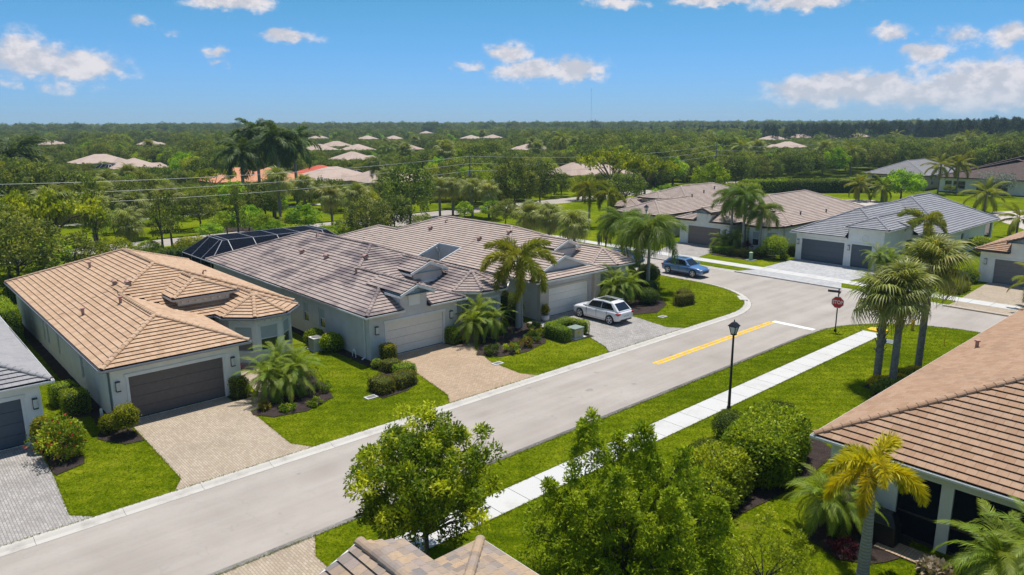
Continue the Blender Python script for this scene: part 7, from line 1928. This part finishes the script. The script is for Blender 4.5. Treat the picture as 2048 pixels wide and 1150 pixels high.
# ------------------------------------------------------------------ grass on the near lawns
def pip_np(P, poly):
    x, y = P[:,0], P[:,1]; c = np.zeros(len(P), bool); n = len(poly); j = n-1
    for i in range(n):
        xi, yi = poly[i]; xj, yj = poly[j]
        m = ((yi > y) != (yj > y)) & (x < (xj-xi)*(y-yi)/(yj-yi+1e-12)+xi); c ^= m; j = i
    return c
rg_ = np.random.default_rng(3)
def scatter(x0, x1, y0, y1, lawn, dens):
    n = int((x1-x0)*(y1-y0)*dens); P = np.stack([rg_.uniform(x0,x1,n), rg_.uniform(y0,y1,n)], 1)
    k = pip_np(P, lawn)
    for h in HARD: k &= ~pip_np(P, h)
    for (a, b, c, d) in ((8.2,15.1,39.4,80),(8.2,22,46.5,80),(23.1,30.5,39.3,80),(23.1,37,42.5,80),(31,37,39.6,80),(38,45.6,39.2,80),(38,52,42,80),(46,52,39.5,80),(-9,5.4,39.6,80),(26.8,60,-20,11.4),(-3,11.8,-20,14.5),(10.9,53.7,19.5,21.02),(-3,4.5,19.5,21.02)):
        k &= ~((P[:,0] > a) & (P[:,0] < b) & (P[:,1] > c) & (P[:,1] < d))
    w = np.concatenate([P, np.zeros((len(P),1))-np.array([[0]])], 1)-np.array([0,0,CAM_H]); dp = w@CF
    px = 1024+F_PX*(w@CR)/dp; py = 575-F_PX*(w@CU)/dp
    k &= (dp > 0) & (px > -40) & (px < 2090) & (py < 1190)
    return P[k]
def edge_pts(lawn, y0, y1, dens):
    out = []
    for i in range(len(lawn)):
        a, b = np.array(lawn[i], float), np.array(lawn[(i+1)%len(lawn)], float); L = np.linalg.norm(b-a)
        if L > 200: continue
        n = int(L*dens); t = rg_.random(n)[:,None]; out.append(a+(b-a)*t+rg_.normal(size=(n,2))*.025)
    P = np.concatenate(out); return P[(P[:,0] > 0) & (P[:,0] < 62) & (P[:,1] > y0) & (P[:,1] < y1)]
GP = [scatter(0, 59, 30.25, 47, LAWN_A, 62), scatter(8, 58, 21.0, 23.1, LAWN_B, 75), scatter(8, 58, 5, 19.5, LAWN_B, 62)]
E1 = [edge_pts(LAWN_A, 30, 60, 45), edge_pts(LAWN_B, 5, 23.3, 45)]
for h in HARD:
    e_ = edge_pts(h, 3, 45, 30)
    if len(e_):
        k = (pip_np(e_, LAWN_A) | pip_np(e_, LAWN_B)); E1.append(e_[k])
for yy in (19.52, 21.01): E1.append(np.stack([rg_.uniform(11,53.6,1500), yy+rg_.normal(size=1500)*.02], 1))
P = np.concatenate(GP+E1); n = len(P); nb_ = 3
base = np.repeat(P, nb_, 0)+rg_.normal(size=(n*nb_,2))*.025; az = rg_.uniform(0,2*PI,n*nb_); h_ = rg_.uniform(.035,.085,n*nb_); ln_ = rg_.uniform(.2,.9,n*nb_)*h_
w_ = .010; b3 = np.concatenate([base, np.full((n*nb_,1), -.005)], 1); sd = np.stack([np.cos(az), np.sin(az), 0*az], 1)*w_; tp = b3+np.stack([-np.sin(az)*ln_, np.cos(az)*ln_, h_], 1)
V = np.stack([b3-sd, b3+sd, tp], 1).reshape(-1,3)
me = np_mesh('grass', V, None, np.arange(len(V)).reshape(-1,3), attr=np.repeat(rg_.random(n*nb_), 3)); me.materials.append(M['blade'])
tag(obj('grass', me), 'short green turf blades on the front lawns', 'grass', kind='stuff')
print('grass tufts', n)
# ------------------------------------------------------------------ air
hb = MB(); hb.box(-9100, 9100, -9100, 9100, -1.2, 86)
hz_ = bpy.data.materials.new('haze'); hz_.use_nodes = True; nt = hz_.node_tree; nt.nodes.clear()
ho = nt.nodes.new('ShaderNodeOutputMaterial'); hv = nt.nodes.new('ShaderNodeVolumePrincipled')
hv.inputs['Color'].default_value = (.55,.74,1.0,1); hv.inputs['Density'].default_value = .00017; hv.inputs['Anisotropy'].default_value = .2
nt.links.new(hv.outputs[0], ho.inputs['Volume'])
tag(hb.build('haze', hz_), 'thin blue haze over the far woods', 'haze', kind='stuff')
